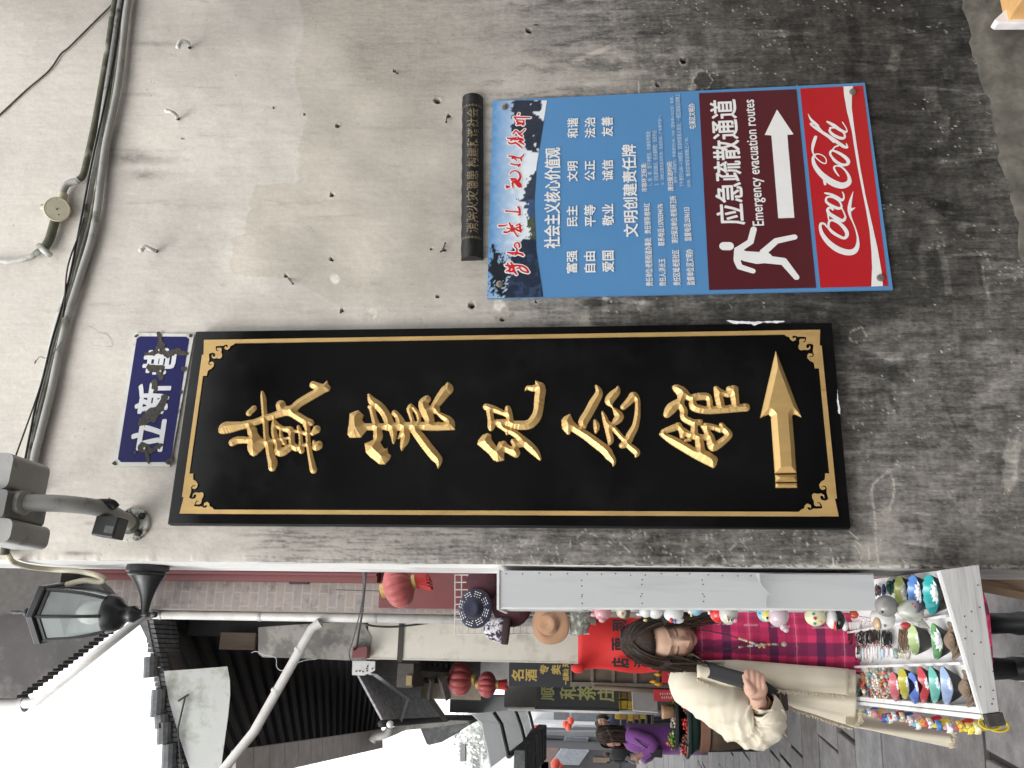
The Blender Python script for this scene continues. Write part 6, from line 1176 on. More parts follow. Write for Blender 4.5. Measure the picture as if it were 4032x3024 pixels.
# --- distant houses closing the lane
m_fw=pmat('far_whitewash',(.55,.56,.57),rough=.85,var=.08,scale=1.5); m_fg=pmat('far_grey',(.20,.205,.21),rough=.85,var=.2,scale=2); m_fd=pmat('far_dark_timber',(.045,.045,.048),rough=.8,var=.3,scale=3); m_fb=pmat('far_brown_timber',(.14,.10,.09),rough=.8,var=.25,scale=3); m_cap=pmat('blue_grey_tile',(.20,.215,.24),rough=.8,var=.25,scale=8)
def house(label,x0,y0,x1,y1,Y,wall,wins=(),cap=None,base=0.):
    a=PY(x0,y0,Y); b=PY(x1,y1,Y); t0=thing('far_house',label,'house',((a[0]+b[0])/2,Y,base),'houses closing the far end of the lane')
    mb=MB(); mb.box((a[0],Y,base),(b[0],Y+4,a[2])); obj('wall',mb,wall,t0)
    for (p,q,r_,s,mt) in wins:
        mb=MB(); pbox(mb,p,q,r_,s,Y-.05,.05); w_=obj('window',mb,mt,t0)
    if cap:
        mb=MB(); n=10
        for (p,q,r_,s,h) in cap:
            A=PY(p,q,Y-.6);B=PY(r_,s,Y-.6)
            for k in range(n): C=A+(B-A)*k/n; D=A+(B-A)*(k+.9)/n; mb.hexa([C,D,D+[0,0,-h],C+[0,0,-h]],(0,.35,.05))
            mb.hexa([A+[0,.02,h*.35],B+[0,.02,h*.35],B+[0,.02,0.002],A+[0,.02,0.002]],(0,.45,.06))
        obj('roof',mb,m_cap,t0)
house('distant white house with dark doorway, straight down the lane',2060,2862,2600,2790,48,m_fw,[(2180,2862,2240,2800,m_fg),(2300,2850,2420,2805,m_fd)],[(2268,2866,2280,2805,1.1)])
house('distant white gable wall with a small dark window, left of the orange lanterns',2090,2905,2600,2862,45,m_fw,[(2168,2895,2226,2873,m_fd),(2300,2890,2420,2866,m_fb)],[(2245,2912,2280,2862,.85)])
house('distant dark timber shop with blue grey tiled cap',2130,2980,2600,2905,40,m_fd,[(2160,2980,2215,2945,m_fw),(2270,2975,2420,2925,m_dgrey)],[(2222,2985,2252,2902,.8)])
house('nearer dark shop front with shelves at the left edge of the lane',2050,3090,2640,2962,36,m_fd,[(2070,3024,2200,2945,m_fb),(2090,2985,2112,2952,m_fg),(2130,3040,2160,3000,m_fg),(2335,3002,2400,2984,m_wood),(2390,3060,2440,3000,m_dgrey)],[(2198,3010,2240,2952,.85)])
house('haze-paled grey tower block far behind the canopy',1800,3040,2300,2905,55,pmat('haze_pale_render',(.62,.63,.63),rough=.9,var=.08,scale=.4),[(1808,2960,1832,2925,m_fg),(1860,3030,1890,2935,m_fg),(1900,2990,1915,2940,m_fg)],None)  # distant haze put into the pale wall colour
mb=MB()
for i,(x,y) in enumerate(((2000,2960),(1960,2990))): pass
R=random.Random(12); tr=thing('far_tree','haze-paled tree crown beyond the far roofs','tree',PY(2000,2930,40)*[1,1,0])
c=PY(1885,2885,40); mb=MB(); mb.tube([c*[1,1,0],c],[.3,.12],8); obj('trunk',mb,m_fg,tr)
mb=MB()
for i in range(900):
    d=np.array([R.gauss(0,1),R.gauss(0,1),R.gauss(0,.8)]); d/=np.linalg.norm(d); p=c+d*(.6+R.random()*.9)*np.array([1.0,1,1.0]); s=.07+.08*R.random(); u=np.array([R.gauss(0,1) for _ in range(3)]); u/=np.linalg.norm(u); v=np.cross(u,d); mb.add([p-u*s,p+v*s*.6,p+u*s,p-v*s*.6],[(0,1,2,3)])
obj('crown',mb,pmat('haze_pale_leaves',(.60,.62,.58),rough=.8,var=.3),tr)  # leaf colour washed pale to stand for distant haze
for i,(x,y,r_,Y) in enumerate(((2247,2838,.15,30),(2238,2860,.15,30),(2226,2852,.13,30),(2110,2870,.12,25),(2188,3010,.20,28),(2205,3022,.14,28))):
    c=PY(x,y,Y); mb=MB(); mb.ell(c,(r_,r_,r_*.82),16,10); o=obj('small_lantern',mb,pmat('orange_red_lantern',(.55,.07,.04),rough=.5,var=.08) if i==0 else MATS['orange_red_lantern'],smooth=True)
    tag(o,['orange lantern, uppermost right of the far cluster','orange lantern at the left of the far cluster','orange lantern at the top left of the far cluster','lone orange lantern below the tip of the glazed canopy','round red lantern at the left edge, before the dark shop front','smaller red lantern touching the round one at the left edge'][i],'lantern','small far lanterns')
# left-hand roof scraps against the sky
P=[PY(*p,9.5) for p in ((1655,2868),(1760,2855),(1840,2840),(1855,2852),(1800,2880),(1740,2922),(1690,2934),(1680,2930))]; mb=MB(); mb.prism(P,(0,1.2,0)); o=obj('roof_corner',mb,m_tiler); tag(o,'dark ragged roof corner against the white sky','roof')
P=[PY(*p,8.5) for p in ((1470,2910),(1500,2880),(1560,2860),(1700,2835),(1855,2838),(1840,2846),(1700,2865),(1600,2875),(1540,2895),(1490,2920))]; mb=MB(); mb.prism(P,(0,1.0,0)); o=obj('gutter_eave',mb,m_greyr); tag(o,'grey tiled eave edge with a gutter under the white sky','eave')
mb=MB(); mb.tube(smooth_path([PY(1535,2868,8.3),PY(1520,2890,8.3),PY(1480,2900,8.3),PY(1465,2918,8.3)],5),.05,10); o=obj('gutter_elbow',mb,m_pvc,smooth=True); tag(o,'cream gutter elbow near the round globe lamp','gutter')
P=[PY(*p,30) for p in ((1812,2932),(1832,2932),(1832,2998),(1812,2998))]; mb=MB(); mb.prism(P,(0,.3,0)); o=obj('roof_sign',mb,m_fg); tag(o,'thin grey upright panel against the white sky','panel')

# ================================================================== HATS, GRID, BANNER, FOOD STALL
m_felt=pmat('brown_felt',(.34,.19,.105),rough=.85,var=.12,scale=8,bump=.15,sheen=.3); m_navy=pmat('navy_cotton',(.012,.013,.035),rough=.85,var=.2,sheen=.2)
gr=thing('wire_grid','white wire display grid fixed to the cream pier behind the hats','display grid',PY(2000,2400,4.3)); mb=MB()
for i in range(13): mb.tube([PY(1792+i*25.6,2262,3.82),PY(1792+i*25.6,2498,3.82)],.0045,5)
for i in range(9): mb.tube([PY(1792,2264+i*29,3.815),PY(2320,2264+i*29,3.815)],.0045,5)
for i in range(9): mb.tube([PY(2100+i*25.6,2400,3.82),PY(2100+i*25.6,2492,3.82)],.0045,5)
obj('wires',mb,m_pvc,gr)
def hat(label,x,y,rx,ry,Y,mat,name='sun_hat',crown=.55,slump=0.,tilt=(0,-1,0.35),extra=None):
    c=PY(x,y,Y); k=dist(c)/FOC; R_=max(rx,ry)*k; ax=np.array(tilt,float); ax/=np.linalg.norm(ax); t0=thing(name,label,'hat',c,'hats hung on the wire grid')
    a_=np.cross(ax,[1,0,0]); a_/=np.linalg.norm(a_); b_=np.cross(ax,a_)
    def ring(r,h,w=0): return [c+ax*(h+w*math.sin(3*t+.5))+(b_*math.cos(t)*rx/max(rx,ry)+a_*math.sin(t)*ry/max(rx,ry))*r for t in [2*math.pi*j/40 for j in range(40)]]
    mb=MB(); mb.loft([ring(R_,0,R_*.08),ring(R_*.97,.006,R_*.08),ring(R_*.8,.015,R_*.05),ring(R_*.56,.03)],cap=False); obj('brim',mb,mat,t0,smooth=True,solid=.006)
    mb=MB(); mb.loft([ring(R_*.57,.028),ring(R_*.54,R_*crown*.5),ring(R_*.48,R_*crown*.9),ring(R_*.40,R_*crown),ring(R_*.2,R_*crown*.86),ring(R_*.02,R_*crown*.84)],cap=False); obj('crown',mb,mat,t0,smooth=True)
    mb=MB(); mb.loft([ring(R_*.585,.03),ring(R_*.575,R_*crown*.22)],cap=False); obj('band',mb,extra or mat,t0,smooth=True); return t0,c,ax,a_,b_,R_
hat('brown felt fedora with a tan band, hung on the grid',2168,2460,74,80,3.70,m_felt,'felt_hat',.6,extra=pmat('tan_band',(.45,.34,.24),rough=.8))
t0,c,ax,a_,b_,R_=hat('navy bucket hat with white characters round the brim, hung on the grid',1872,2397,74,74,3.70,m_navy,'bucket_hat',.62)
mb=MB()
for i in range(8):
    t=2*math.pi*i/8+.3; o_=c+(b_*math.cos(t)+a_*math.sin(t))*R_*.74+ax*.03; tg=(-b_*math.sin(t)+a_*math.cos(t)); rd=(b_*math.cos(t)+a_*math.sin(t))
    for j in range(3):
        for k in range(3):
            p=o_+tg*(j-1)*.02+rd*(k-1)*.016; s_=.007; mb.add([p-tg*s_-rd*.002,p+tg*s_*.7-rd*.003,p+tg*s_*.7+rd*.002,p-tg*s_+rd*.003],[(0,1,2,3)])
obj('printed_marks',mb,m_white,t0)
bn=thing('patterned_beanie','brown and white patterned knit beanie below the navy hat','hat',PY(1960,2470,4.1),'hats hung on the wire grid')
m_kn=pmat('knit_brown',(.035,.018,.02),rough=.9,var=.2,bump=.4,bscale=120); m_kw=pmat('knit_white',(.55,.53,.55),rough=.9,var=.3,scale=50,dirt=(.03,.02,.04),dscale=38,dlo=.5,dhi=.54)
p0,p1=PY(1905,2475,3.68),PY(1985,2484,3.68); mb=MB(); ax=(p1-p0)/np.linalg.norm(p1-p0)
mb.lathe(p0,[(.02,0),(.05,.02),(.075,.06),(.085,.11),(.088,.135)],20,ax,sx=1,sy=.5); obj('knit_crown',mb,m_kw,bn,smooth=True)
mb=MB(); mb.lathe(p0+ax*.134,[(.088,0),(.092,.004),(.092,.042),(.086,.048)],20,ax,sx=1,sy=.5); obj('cuff',mb,m_kn,bn,smooth=True)
mb=MB(); mb.lathe(PY(2245,2448,3.7),[(.085,0),(.09,.02),(.09,.07),(.07,.12),(.02,.14)],20,PY(2320,2452,3.7)-PY(2245,2448,3.7),sx=1,sy=.55); o=obj('knit_hat',mb,pmat('marled_wool',(.20,.20,.17),rough=.9,var=.6,scale=50,dirt=(.5,.5,.45),dscale=26,dlo=.55,dhi=.6),smooth=True); tag(o,'marled grey and white wool cap with a red fleck under the fedora','hat','hats hung on the wire grid')
mb=MB(); mb.lathe(PY(1905,2295,3.78),[(.13,0),(.125,.03),(.09,.05),(.02,.06)],22,(0,-1,.2)); o=obj('dark_hat',mb,pmat('wine_black_cloth',(.05,.012,.018),rough=.85,var=.6,scale=20),smooth=True); tag(o,'dark wine coloured hat half behind the rack top','hat','hats hung on the wire grid')
mb=MB(); mb.lathe(PY(2015,2385,3.76),[(.15,0),(.14,.04),(.08,.07)],22,(0,-1,.2)); o=obj('dark_hat',mb,MATS['wine_black_cloth'],smooth=True); tag(o,'dark wine coloured hat just above the brown fedora','hat','hats hung on the wire grid')
# red banner with black brush writing
bnr=thing('red_banner','red cloth banner with black brush characters behind the smiling woman','banner',PY(2450,2520,4.2)); mb=MB(); rows=[]
for i in range(24):
    t=i/23; row=[]
    for j in range(24):
        u=j/23; x=2276+(2720-2276)*u; y=2640-8*math.sin(u*9)+6*u-(2640-2330)*t; p=PY(x,y,4.2+.02*math.sin(t*9+u*3)+.012*math.sin(u*13-t*5)); row.append(p)
    rows.append(row)
mb.grid(rows); obj('cloth',mb,pmat('red_banner_cloth',(.60,.018,.016),rough=.75,var=.06,scale=5,sheen=.2),bnr,smooth=True,solid=.002)
mb=MB(); mb.ell(PY(2275,2632,4.16),(.035,.03,.05),12,8); obj('tied_corner',mb,MATS['red_banner_cloth'],bnr,smooth=True)
mb=MB(); zr=lambda x,y:PY(2000+x*.527,2150+y*.527,4.165)
for s,p,q in (('店',(778,905),(902,840)),('面',(780,778),(882,690)),('到',(780,635),(882,555)),('清',(940,905),(1040,830))): put_text(mb,s,zr(*p),zr(*q),bold=.03,off=(0,-.002,0))
obj('lettering',mb,pmat('ink_black',(.012,.010,.012),rough=.7),bnr)

mb=MB(); a=PY(1985,2705,7.6); b=PY(1450,2560,7.6); mb.box((a[0],7.6,a[2]),(b[0]+.3,8.2,b[2])); 
for i in range(7): pbox(mb,1640+i*22,2612,1652+i*22,2680,7.5,.09)
o=obj('upper_storey',mb,m_dwood); tag(o,'dark timber upper storey behind the paired red lanterns','wall')

mb=MB(); pbox(mb,1770,2805,2012,2742,9.2,.4); o=obj('grey_gable',mb,m_fg); tag(o,'grey gable wall showing below the beige board, behind the lanterns','wall')
# ================================================================== PEOPLE
m_skin=pmat('skin',(1,1,1),rough=.48,var=.04,scale=60,attr=True,bump=.04,bscale=400,bdist=.001,sss=.15)
m_hair=pmat('dark_hair',(.034,.020,.013),rough=.5,var=.6,scale=9,bump=.25,bscale=120,stretch=(6,6,.6),spec=.3)
def rotm(ax,d): return np.array(Matrix.Rotation(math.radians(d),3,ax))
def remeshed(mb,vox,smooth=4):
    me=bpy.data.meshes.new('tmp'); me.from_pydata(mb.v,[],mb.f); o=bpy.data.objects.new('tmp',me); COL.objects.link(o)
    m=o.modifiers.new('r','REMESH'); m.mode='VOXEL'; m.voxel_size=vox
    s=o.modifiers.new('s','SMOOTH'); s.iterations=smooth; s.factor=.5
    dg=bpy.context.evaluated_depsgraph_get(); e=bpy.data.meshes.new_from_object(o.evaluated_get(dg))
    V=[tuple(v.co) for v in e.vertices]; F=[tuple(p.vertices) for p in e.polygons]
    bpy.data.objects.remove(o); bpy.data.meshes.remove(me); bpy.data.meshes.remove(e); return V,F
def head_mesh(c,R,sc=1.,skin=(.50,.30,.20),nu=120,nv=90,smile=1.,shut=True):
    """a face looking along -Y before R turns it; x across, z up, metres"""
    th=np.linspace(-math.pi,math.pi,nu,endpoint=False); ph=np.linspace(-math.pi/2+.03,math.pi/2-.03,nv)
    T,Ph=np.meshgrid(th,ph,indexing='ij'); sx=np.sin(T)*np.cos(Ph); sy=np.cos(T)*np.cos(Ph); sz=np.sin(Ph)
    x=.073*sx; z=.115*sz; y=.094*np.sign(sy)*np.abs(sy)**.92
    jaw=np.clip(-z/.115,0,1); x=x*(1-.30*jaw**1.6); y=np.where(y>0,y*(1-.10*jaw),y*(1-.25*jaw)); y=np.where((z>.05)&(y>0),y-.03*((z-.05)/.065)**2*np.clip(y/.09,0,1),y)
    fr=np.clip(sy*2,0,1); g=lambda a,b,sa,sb:np.exp(-((x-a)/sa)**2-((z-b)/sb)**2)
    d=0
    nz=np.where(z>-.028,np.clip((.022-z)/.05,0,1),np.clip((z+.044)/.016,0,1)); d=d+.024*np.exp(-(x/.0105)**2)*nz
    for s in (-1,1):
        d=d+.008*g(s*.0135,-.034,.007,.008)-.0105*g(s*.031,.012,.017,.012)+.0065*g(s*.031,.010,.0125,.0075)+.004*g(s*.03,.034,.02,.006)+.009*g(s*.040,-.026,.018,.018)*smile-.004*g(s*.026,-.045,.006,.012)
    mz=z-.22*smile*0-(-.063+smile*4.5*x**2)
    d=d+.0065*np.exp(-(x/.019)**2-((mz-.0055)/.005)**2)+.0075*np.exp(-(x/.018)**2-((mz+.0075)/.006)**2)-.006*np.exp(-(x/.026)**2-(mz/.0022)**2)
    d=d+.007*g(0,-.100,.02,.014)-.004*g(0,-.083,.02,.006)
    y=y+d*fr
    for s in (-1,1):           # ears
        e=np.exp(-((y+.004)/.018)**2-((z+.002)/.030)**2)*(np.sign(x)==s); x=x+s*.011*e
    C=np.ones(x.shape+(3,))*np.array(skin); C*=(1+.10*(fbm(x*60+9,z*60+9,7,3)-.5))[...,None]
    def tint(m,col): 
        m=(m*fr)[...,None]; return C*(1-m)+np.array(col)*m
    for s in (-1,1): C=tint(.30*g(s*.042,-.024,.02,.018),(.48,.17,.13))
    C=tint(.9*np.exp(-(x/.021)**4-((mz+.001)/.011)**4),(.36,.115,.10)); C=tint(.85*np.exp(-(x/.025)**4-(mz/.0020)**2),(.07,.018,.015))
    for s in (-1,1):
        ax=s*x; by=z-(.0335+.10*(ax-.012)-3.2*(ax-.03)**2); C=tint(.85*np.exp(-(by/.0042)**2)*sstep(.010,.018,ax)*sstep(.054,.044,ax),(.025,.016,.012))
        ey=z-(.0045-(9.0*(ax-.031)**2)*(-1 if shut else 1)); C=tint(.95*np.exp(-(ey/.0026)**2)*sstep(.013,.018,ax)*sstep(.050,.045,ax),(.012,.008,.007))
        C=tint(.35*g(s*.031,.020,.016,.005),(.26,.14,.09)); C=tint(.8*g(s*.0115,-.0405,.0042,.0025),(.05,.02,.016))
        C=tint(.28*g(s*.030,-.050,.006,.012),(.30,.15,.10))
    P=np.stack([x,-y,z],-1)*sc; P=P@R.T+np.array(c)
    V=P.reshape(-1,3); idx=np.arange(nu*nv).reshape(nu,nv); F=[]
    for i in range(nu):
        a=idx[i];b=idx[(i+1)%nu]
        F+=[(a[j],b[j],b[j+1],a[j+1]) for j in range(nv-1)]
    F+=[tuple(idx[:,0][::-1]),tuple(idx[:,-1])]
    return V,F,C.reshape(-1,3)
def hair_mesh(c,R,sc,length,n=150,seed=1,side=.115,part=True,front=48,spread=.05,lift=1.0,thin=1.):
    mb=MB(); rr=random.Random(seed); c=np.array(c)
    # close cap, open over the face
    rings=[]
    for i in range(13):
        ph=math.pi/2-.03-i*.155; row=[]
        for j in range(40):
            lo,hi=math.radians(front*(.95 if i>5 else 1.4)),2*math.pi-math.radians(front*(.95 if i>5 else 1.4)); 
            if i<5: lo,hi=math.radians(0),2*math.pi
            t=lo+(hi-lo)*j/39; fz=math.sin(ph); 
            if i==4: fz=max(fz,.62 if abs(t)<.9 or abs(t-2*math.pi)<.9 else fz)
            row.append(c+R@(np.array([.080*math.sin(t)*math.cos(ph),-.099*math.cos(t)*math.cos(ph)+.004,.124*fz])*sc))
        rings.append(row)
    mb.loft(rings,cap=False,close=False)
    for k in range(n):
        s=-1 if k%2 else 1; t=math.radians(front-12+ (172-front)*rr.random()); x0=rr.uniform(-.006,.012); L=length*rr.uniform(.82,1.04); P=[]
        y0=rr.uniform(-.012,.055)
        for i in range(10):
            f=i/9
            if f<.42:
                a=f/.42*math.pi/2; r=1.075+.014*rr.random()*lift
                q=np.array([s*(x0+(.080*math.sin(t)-x0)*math.sin(a)),y0*math.cos(a)-.1*math.cos(t)*math.sin(a),.124*math.cos(a)])*r
                q[2]=max(q[2],-.02)
                base=q
            else:
                g_=(f-.42)/.58; q=base+np.array([s*spread*g_*.6+s*.012*math.sin(g_*3+k),.012*math.sin(g_*2+k*.7)*g_,0])
                P.append(c+R@(q*sc)*1.0+np.array([0,0,-L*g_])+np.array([.004*math.sin(g_*5+t*3)*g_,.003*math.sin(g_*4+t*5),0])); continue
            P.append(c+R@(q*sc))
        w_=rr.uniform(.006,.0105)*sc*thin; mb.tube(smooth_path(P,2),[(w_*.42*(1-.6*i/19+.0),w_*(1-.75*(i/19)**2)) for i in range(19)],5)
    return mb
# ---------------------------------------------------------------- smiling woman behind the tray
wo=thing('person','smiling woman looking down, in magenta plaid dress and cream coat, gripping a black strap','person',(.02,.98,0))
HY=.80; eye=PY(2663,2526,HY-.085); Rh=rotm('Y',-3)@rotm('Z',-4)@rotm('X',28); hc=eye-Rh@np.array([0,-.088,.012])*1.02
hv,hf,hcol=head_mesh(hc,Rh,1.03,skin=(.60,.385,.275),nu=240,nv=190)
bodyb=MB(); bodyb.add(hv,hf,0,hcol)
sk=(.56,.35,.25); n0=PY(2790,2520,.86)
def ringxy(c,a,b,n=24,tw=0.): return [np.array(c)+np.array([a*math.cos(t),b*math.sin(t),tw*math.cos(t)]) for t in [2*math.pi*j/n for j in range(n)]]
lowneck=np.array([n0[0],.87,n0[2]-.03])
bodyb.loft([ringxy(hc+np.array([0,.035,-.045]),.046,.05),ringxy(hc*.5+lowneck*.5+[0,.02,0],.046,.048),ringxy(lowneck+[0,.03,0],.05,.045),ringxy(lowneck+[0,.04,-.1],.13,.07),ringxy(lowneck+[0,.05,-.45],.13,.08),ringxy(lowneck+[0,.06,-.62],.15,.09)],0,True,True,sk)
for s in (-1,1):
    x=lowneck[0]+s*.08; bodyb.loft([ringxy((x,.95,.78),.07,.075,14),ringxy((x,.95,.5),.055,.06,14),ringxy((x,.97,.28),.05,.055,14),ringxy((x,.98,.08),.035,.04,14)],0,True,True,(.016,.016,.018))
# forearm and closed hand, joined into one skin
hb=MB(); HD=.63; kk=dist(PY(2975,2700,HD))/FOC; hp=lambda x,y,dy=0.:PY(x,y,HD)+np.array([0,dy,0])
hb.tube([hp(3060,2880,.12),hp(3010,2800,.05),hp(2988,2762,.012),hp(2982,2740,.0)],[.042,.036,.028,.027],14)
hb.ell(hp(2976,2712,.004),(.038,.020,.040),16,10); hb.ell(hp(2972,2690,.0),(.018,.018,.036),14,8)
for i,(x,ln,r_) in enumerate(((2943,.96,.0092),(2963,1.04,.0097),(2984,1.,.0094),(3003,.86,.0084))):
    y0=2690+i*3; hb.tube(smooth_path([hp(x+4,y0+14,.0),hp(x,y0-4,-.012),hp(x-2,y0-36*ln,-.010),hp(x-1,y0-46*ln,.010),hp(x+1,y0-34*ln,.027),hp(x+2,y0-14*ln,.033)],4),[r_*1.15]*4+[r_*1.05]*6+[r_]*11,10)
hb.tube(smooth_path([hp(2966,2722,-.008),hp(2946,2700,-.018),hp(2934,2678,-.014),hp(2930,2658,-.002)],4),[.013]*5+[.0105]*4+[.0092]*4,10)
V,F=remeshed(hb,.0030,3); cols=np.ones((len(V),3))*np.array([.56,.34,.25]); vv=np.array(V); cols*=(1+.12*(fbm(vv[:,0]*90,vv[:,2]*90,5,3)-.5))[:,None]
tp=np.linalg.norm(vv-hp(2930,2658,-.002),axis=1); cols=cols*(1-np.exp(-(tp/.014)**2)[:,None]*.45)+np.array([.55,.22,.20])*np.exp(-(tp/.014)**2)[:,None]*.45
bodyb.add(V,F,0,[tuple(c) for c in cols])
obj('body',bodyb,m_skin,wo,smooth=True,fixn=True)
hm=hair_mesh(hc+np.array([0,.004,.004]),Rh,1.05,.20,n=1000,seed=4,front=52,spread=.035,thin=.32)
rr=random.Random(55)
for k in range(170):
    a=math.radians(rr.uniform(-62,62)); P=[]; e0=.60+.10*math.cos(a*1.4)+rr.uniform(-.03,.03)
    for i in range(9):
        f=i/8; el=e0+(1.48-e0)*f; q=np.array([.080*math.sin(a*(1-f*.75))*math.cos(el),-.098*math.cos(a*(1-f*.75))*math.cos(el)+.006+.02*f,.124*math.sin(el)])*(1.035+.05*math.sin(f*3)*rr.uniform(.6,1.2)); P.append(hc+Rh@(q*1.05)+np.array([0,.004,.004]))
    hm.tube(P,[(.0022,.0042)]*9,5)
obj('hair',hm,m_hair,wo,smooth=True)
mb=MB(); tpk=PY(2478,2515,HY+.02)
for i in range(7): mb.ell(tpk+np.array([.012*math.cos(i),-.02,.010*math.sin(i*2.1)]),(.005,.005,.005),8,5,0,(.5,.42,.40) if i%2 else (.02,.02,.02))
mb.ell(tpk+[0,.01,-.006],(.030,.03,.016),14,8,0,(.012,.009,.008)); obj('hair_clip',mb,m_por,wo,smooth=True)
# plaid dress
def plaid(x,z):
    base=np.array([.66,.035,.14]); d=np.array([.024,.010,.055])
    bx=np.mod(x-.012,.150); bz=np.mod(z+.030,.164)
    vx=1.0*(bx<.045); vz=1.0*(bz<.031); lo=.62*((np.abs(bx-.085)<.012)|(np.abs(bx-.12)<.012))*.4; lz=.62*((np.abs(bz-.075)<.014)|(np.abs(bz-.125)<.014))*.4
    c=base*(1-lo)[:,None]*(1-lz)[:,None]; c=c*(1-.66*vx[:,None])+d*.66*vx[:,None]; c=c*(1-.72*vz[:,None])+d*.72*vz[:,None]
    w=((np.abs(bx-.100)<.0013)|(np.abs(bz-.100)<.0013))*1.0; c=c*(1-.55*w[:,None])+np.array([.62,.42,.46])*.55*w[:,None]
    return c
rings=[]; DZ=[(2738,2516,.060,.062,.87),(2758,2513,.105,.078,.88),(2800,2508,.165,.095,.89),(2850,2502,.19,.11,.89),(2950,2500,.185,.125,.89),(3100,2500,.18,.125,.90),(3250,2500,.19,.13,.90),(3450,2500,.21,.14,.91),(3700,2500,.225,.15,.92),(3905,2490,.235,.16,.93)]
zs_=[];cs_=[]
for x,y,a,b,Y in DZ: p=PY(x,y,Y-b); cs_.append((p[2],p[0],Y,a,b))
cs_=np.array(cs_); zz_=np.linspace(cs_[0,0],cs_[-1,0],440); G=[]
for z in zz_:
    X_,Y_,A_,B_=[np.interp(-z,-cs_[:,0],cs_[:,i]) for i in (1,2,3,4)]; row=[]
    for j in range(240):
        t=2*math.pi*j/240; f=1+.02*math.sin(5*t+z*3)*min(1,(zz_[0]-z)*2)+.012*math.sin(11*t+2+z*5)*min(1,(zz_[0]-z)*1.5); row.append((X_+A_*f*math.cos(t),Y_+B_*f*math.sin(t),z+.006*math.sin(t*2)))
    G.append(row)
mb=MB(); allp=np.array([p for r in G for p in r]); uu=np.concatenate([[np.arctan2((r[j][1]-1.4),(r[j][0]-.05))*.55+0*j for j in range(240)] for r in G]); cc_=plaid(allp[:,0]*1.0+.004*np.sin(allp[:,2]*9),allp[:,2])
mb.loft(G,0,False,True,[tuple(c) for c in cc_]); obj('plaid_dress',mb,pmat('plaid_wool',(1,1,1),rough=.9,var=.10,scale=140,attr=True,bump=.25,bscale=300,sheen=.15,bdist=.002),wo,smooth=True)
# coat
m_coat=pmat('cream_wool',(.66,.60,.47),rough=.92,var=.06,scale=12,bump=.3,bscale=330,sheen=.25,bdist=.0015)
def fold(p,k): return k*(math.sin(p[2]*22+p[0]*14)+.6*math.sin(p[2]*9-p[0]*31+1)+.5*math.sin(p[0]*55+p[2]*17))
mb=MB(); G=[]
CE=[(2700,2600,2700),(2740,2612,2735),(2800,2606,2752),(2900,2602,2760),(3000,2608,2765),(3100,2615,2778),(3200,2622,2808),(3300,2632,2842),(3365,2640,2862)]
for i in range(80):
    x=2690+(3372-2690)*i/79; y0=np.interp(x,[c[0] for c in CE],[c[1] for c in CE]); y1=np.interp(x,[c[0] for c in CE],[c[2] for c in CE]); row=[]
    for j in range(36):
        u=j/35; Y=.775-.05*math.sin(u*math.pi*.7)+.10*u*u+.012*math.sin(u*14+x*.012)*min(1,(x-2690)/150); p=PY(x,y0+(y1-y0)*u,Y); row.append(p+np.array([0,fold(p,.004),0]))
    G.append(row)
mb.grid(G)
G=[]                               # the back and far side of the coat
for i in range(30):
    z=PY(2690+(3372-2690)*i/29,2500,.9)[2]; row=[]
    X_,Y_,A_,B_=[np.interp(-z,-cs_[:,0],cs_[:,k]) for k in (1,2,3,4)]
    for j in range(40): t=math.radians(-40+275*j/39); row.append((X_+(A_+.03)*math.cos(t),Y_+.02+(B_+.03)*math.sin(t),z))
    G.append(row)
mb.grid(G); obj('coat',mb,m_coat,wo,smooth=True,solid=.006)
mb=MB(); SP=smooth_path([PY(2685,2650,.86),PY(2712,2690,.83),PY(2780,2735,.79),PY(2870,2790,.75),PY(2965,2836,.71),PY(3020,2838,.68),PY(3024,2806,.66),PY(3006,2780,.65)],16)
Lr=[(.045,.05),(.075,.085),(.082,.078),(.090,.078),(.092,.075),(.075,.062),(.060,.052),(.056,.046)]
rad=[(np.interp(i/16,range(8),[a for a,b in Lr]),np.interp(i/16,range(8),[b for a,b in Lr])) for i in range(len(SP))]
n=96; V=[]; up=np.array([0,0,1.])
tb=MB(); tb.tube(SP,rad,n,0,False); V=np.array(tb.v)
for q in range(len(V)):
    i=q//n; t=2*math.pi*(q%n)/n; cpt=SP[i]; d_=V[q]-cpt; f=i/len(SP)
    g=f*9; el=math.exp(-((f-.62)/.2)**2)
    cr=0
    for k_,(fr,ph,am,sk_) in enumerate(((2.2,.3,.085,1.1),(3.7,1.9,.06,-.9),(5.6,4.,.035,1.7))):
        w_=math.sin(g*fr+sk_*2.2*math.sin(t+ph)+ph+1.2*math.sin(2*t+ph*2)); cr+=am*(1-abs(w_))**1.6*1.6*(.5+.5*math.sin(t*1.0+ph*3+g*.3))
    V[q]=cpt+d_*(.96+cr*(.35+1.1*el)-.05*math.sin(t*3+g*.4)*f)
tb.v=[tuple(v) for v in V]; obj('sleeve',tb,m_coat,wo,smooth=True,solid=.006)
mb=MB(); G=[]                      # turned-back hanging cuff
for i in range(16):
    u=i/15; row=[]
    for j in range(24):
        v=j/23; x=2962+125*u+10*math.sin(v*6); y=2785+15*u+ (108-10*u)*v*(.45+.55*u)+8*math.sin(u*5+v*3); row.append(PY(x,y,.635+.10*v-.03*math.sin(u*3)+.008*math.sin(u*17+v*11)))
    G.append(row)
mb.grid(G); obj('cuff',mb,m_coat,wo,smooth=True,solid=.006)
mb=MB(); G=[]                      # long scarf tail hanging below
for i in range(50):
    u=i/49; row=[]
    for j in range(14): v=j/13; x=3330+(3748-3330)*u; y=2790+95*u+(2855+88*u-2790-95*u)*v; row.append(PY(x,y,.80+.02*math.sin(v*4+u*3)-.05*u))
    G.append(row)
mb.grid(G); obj('scarf_tail',mb,m_coat,wo,smooth=True,solid=.005)
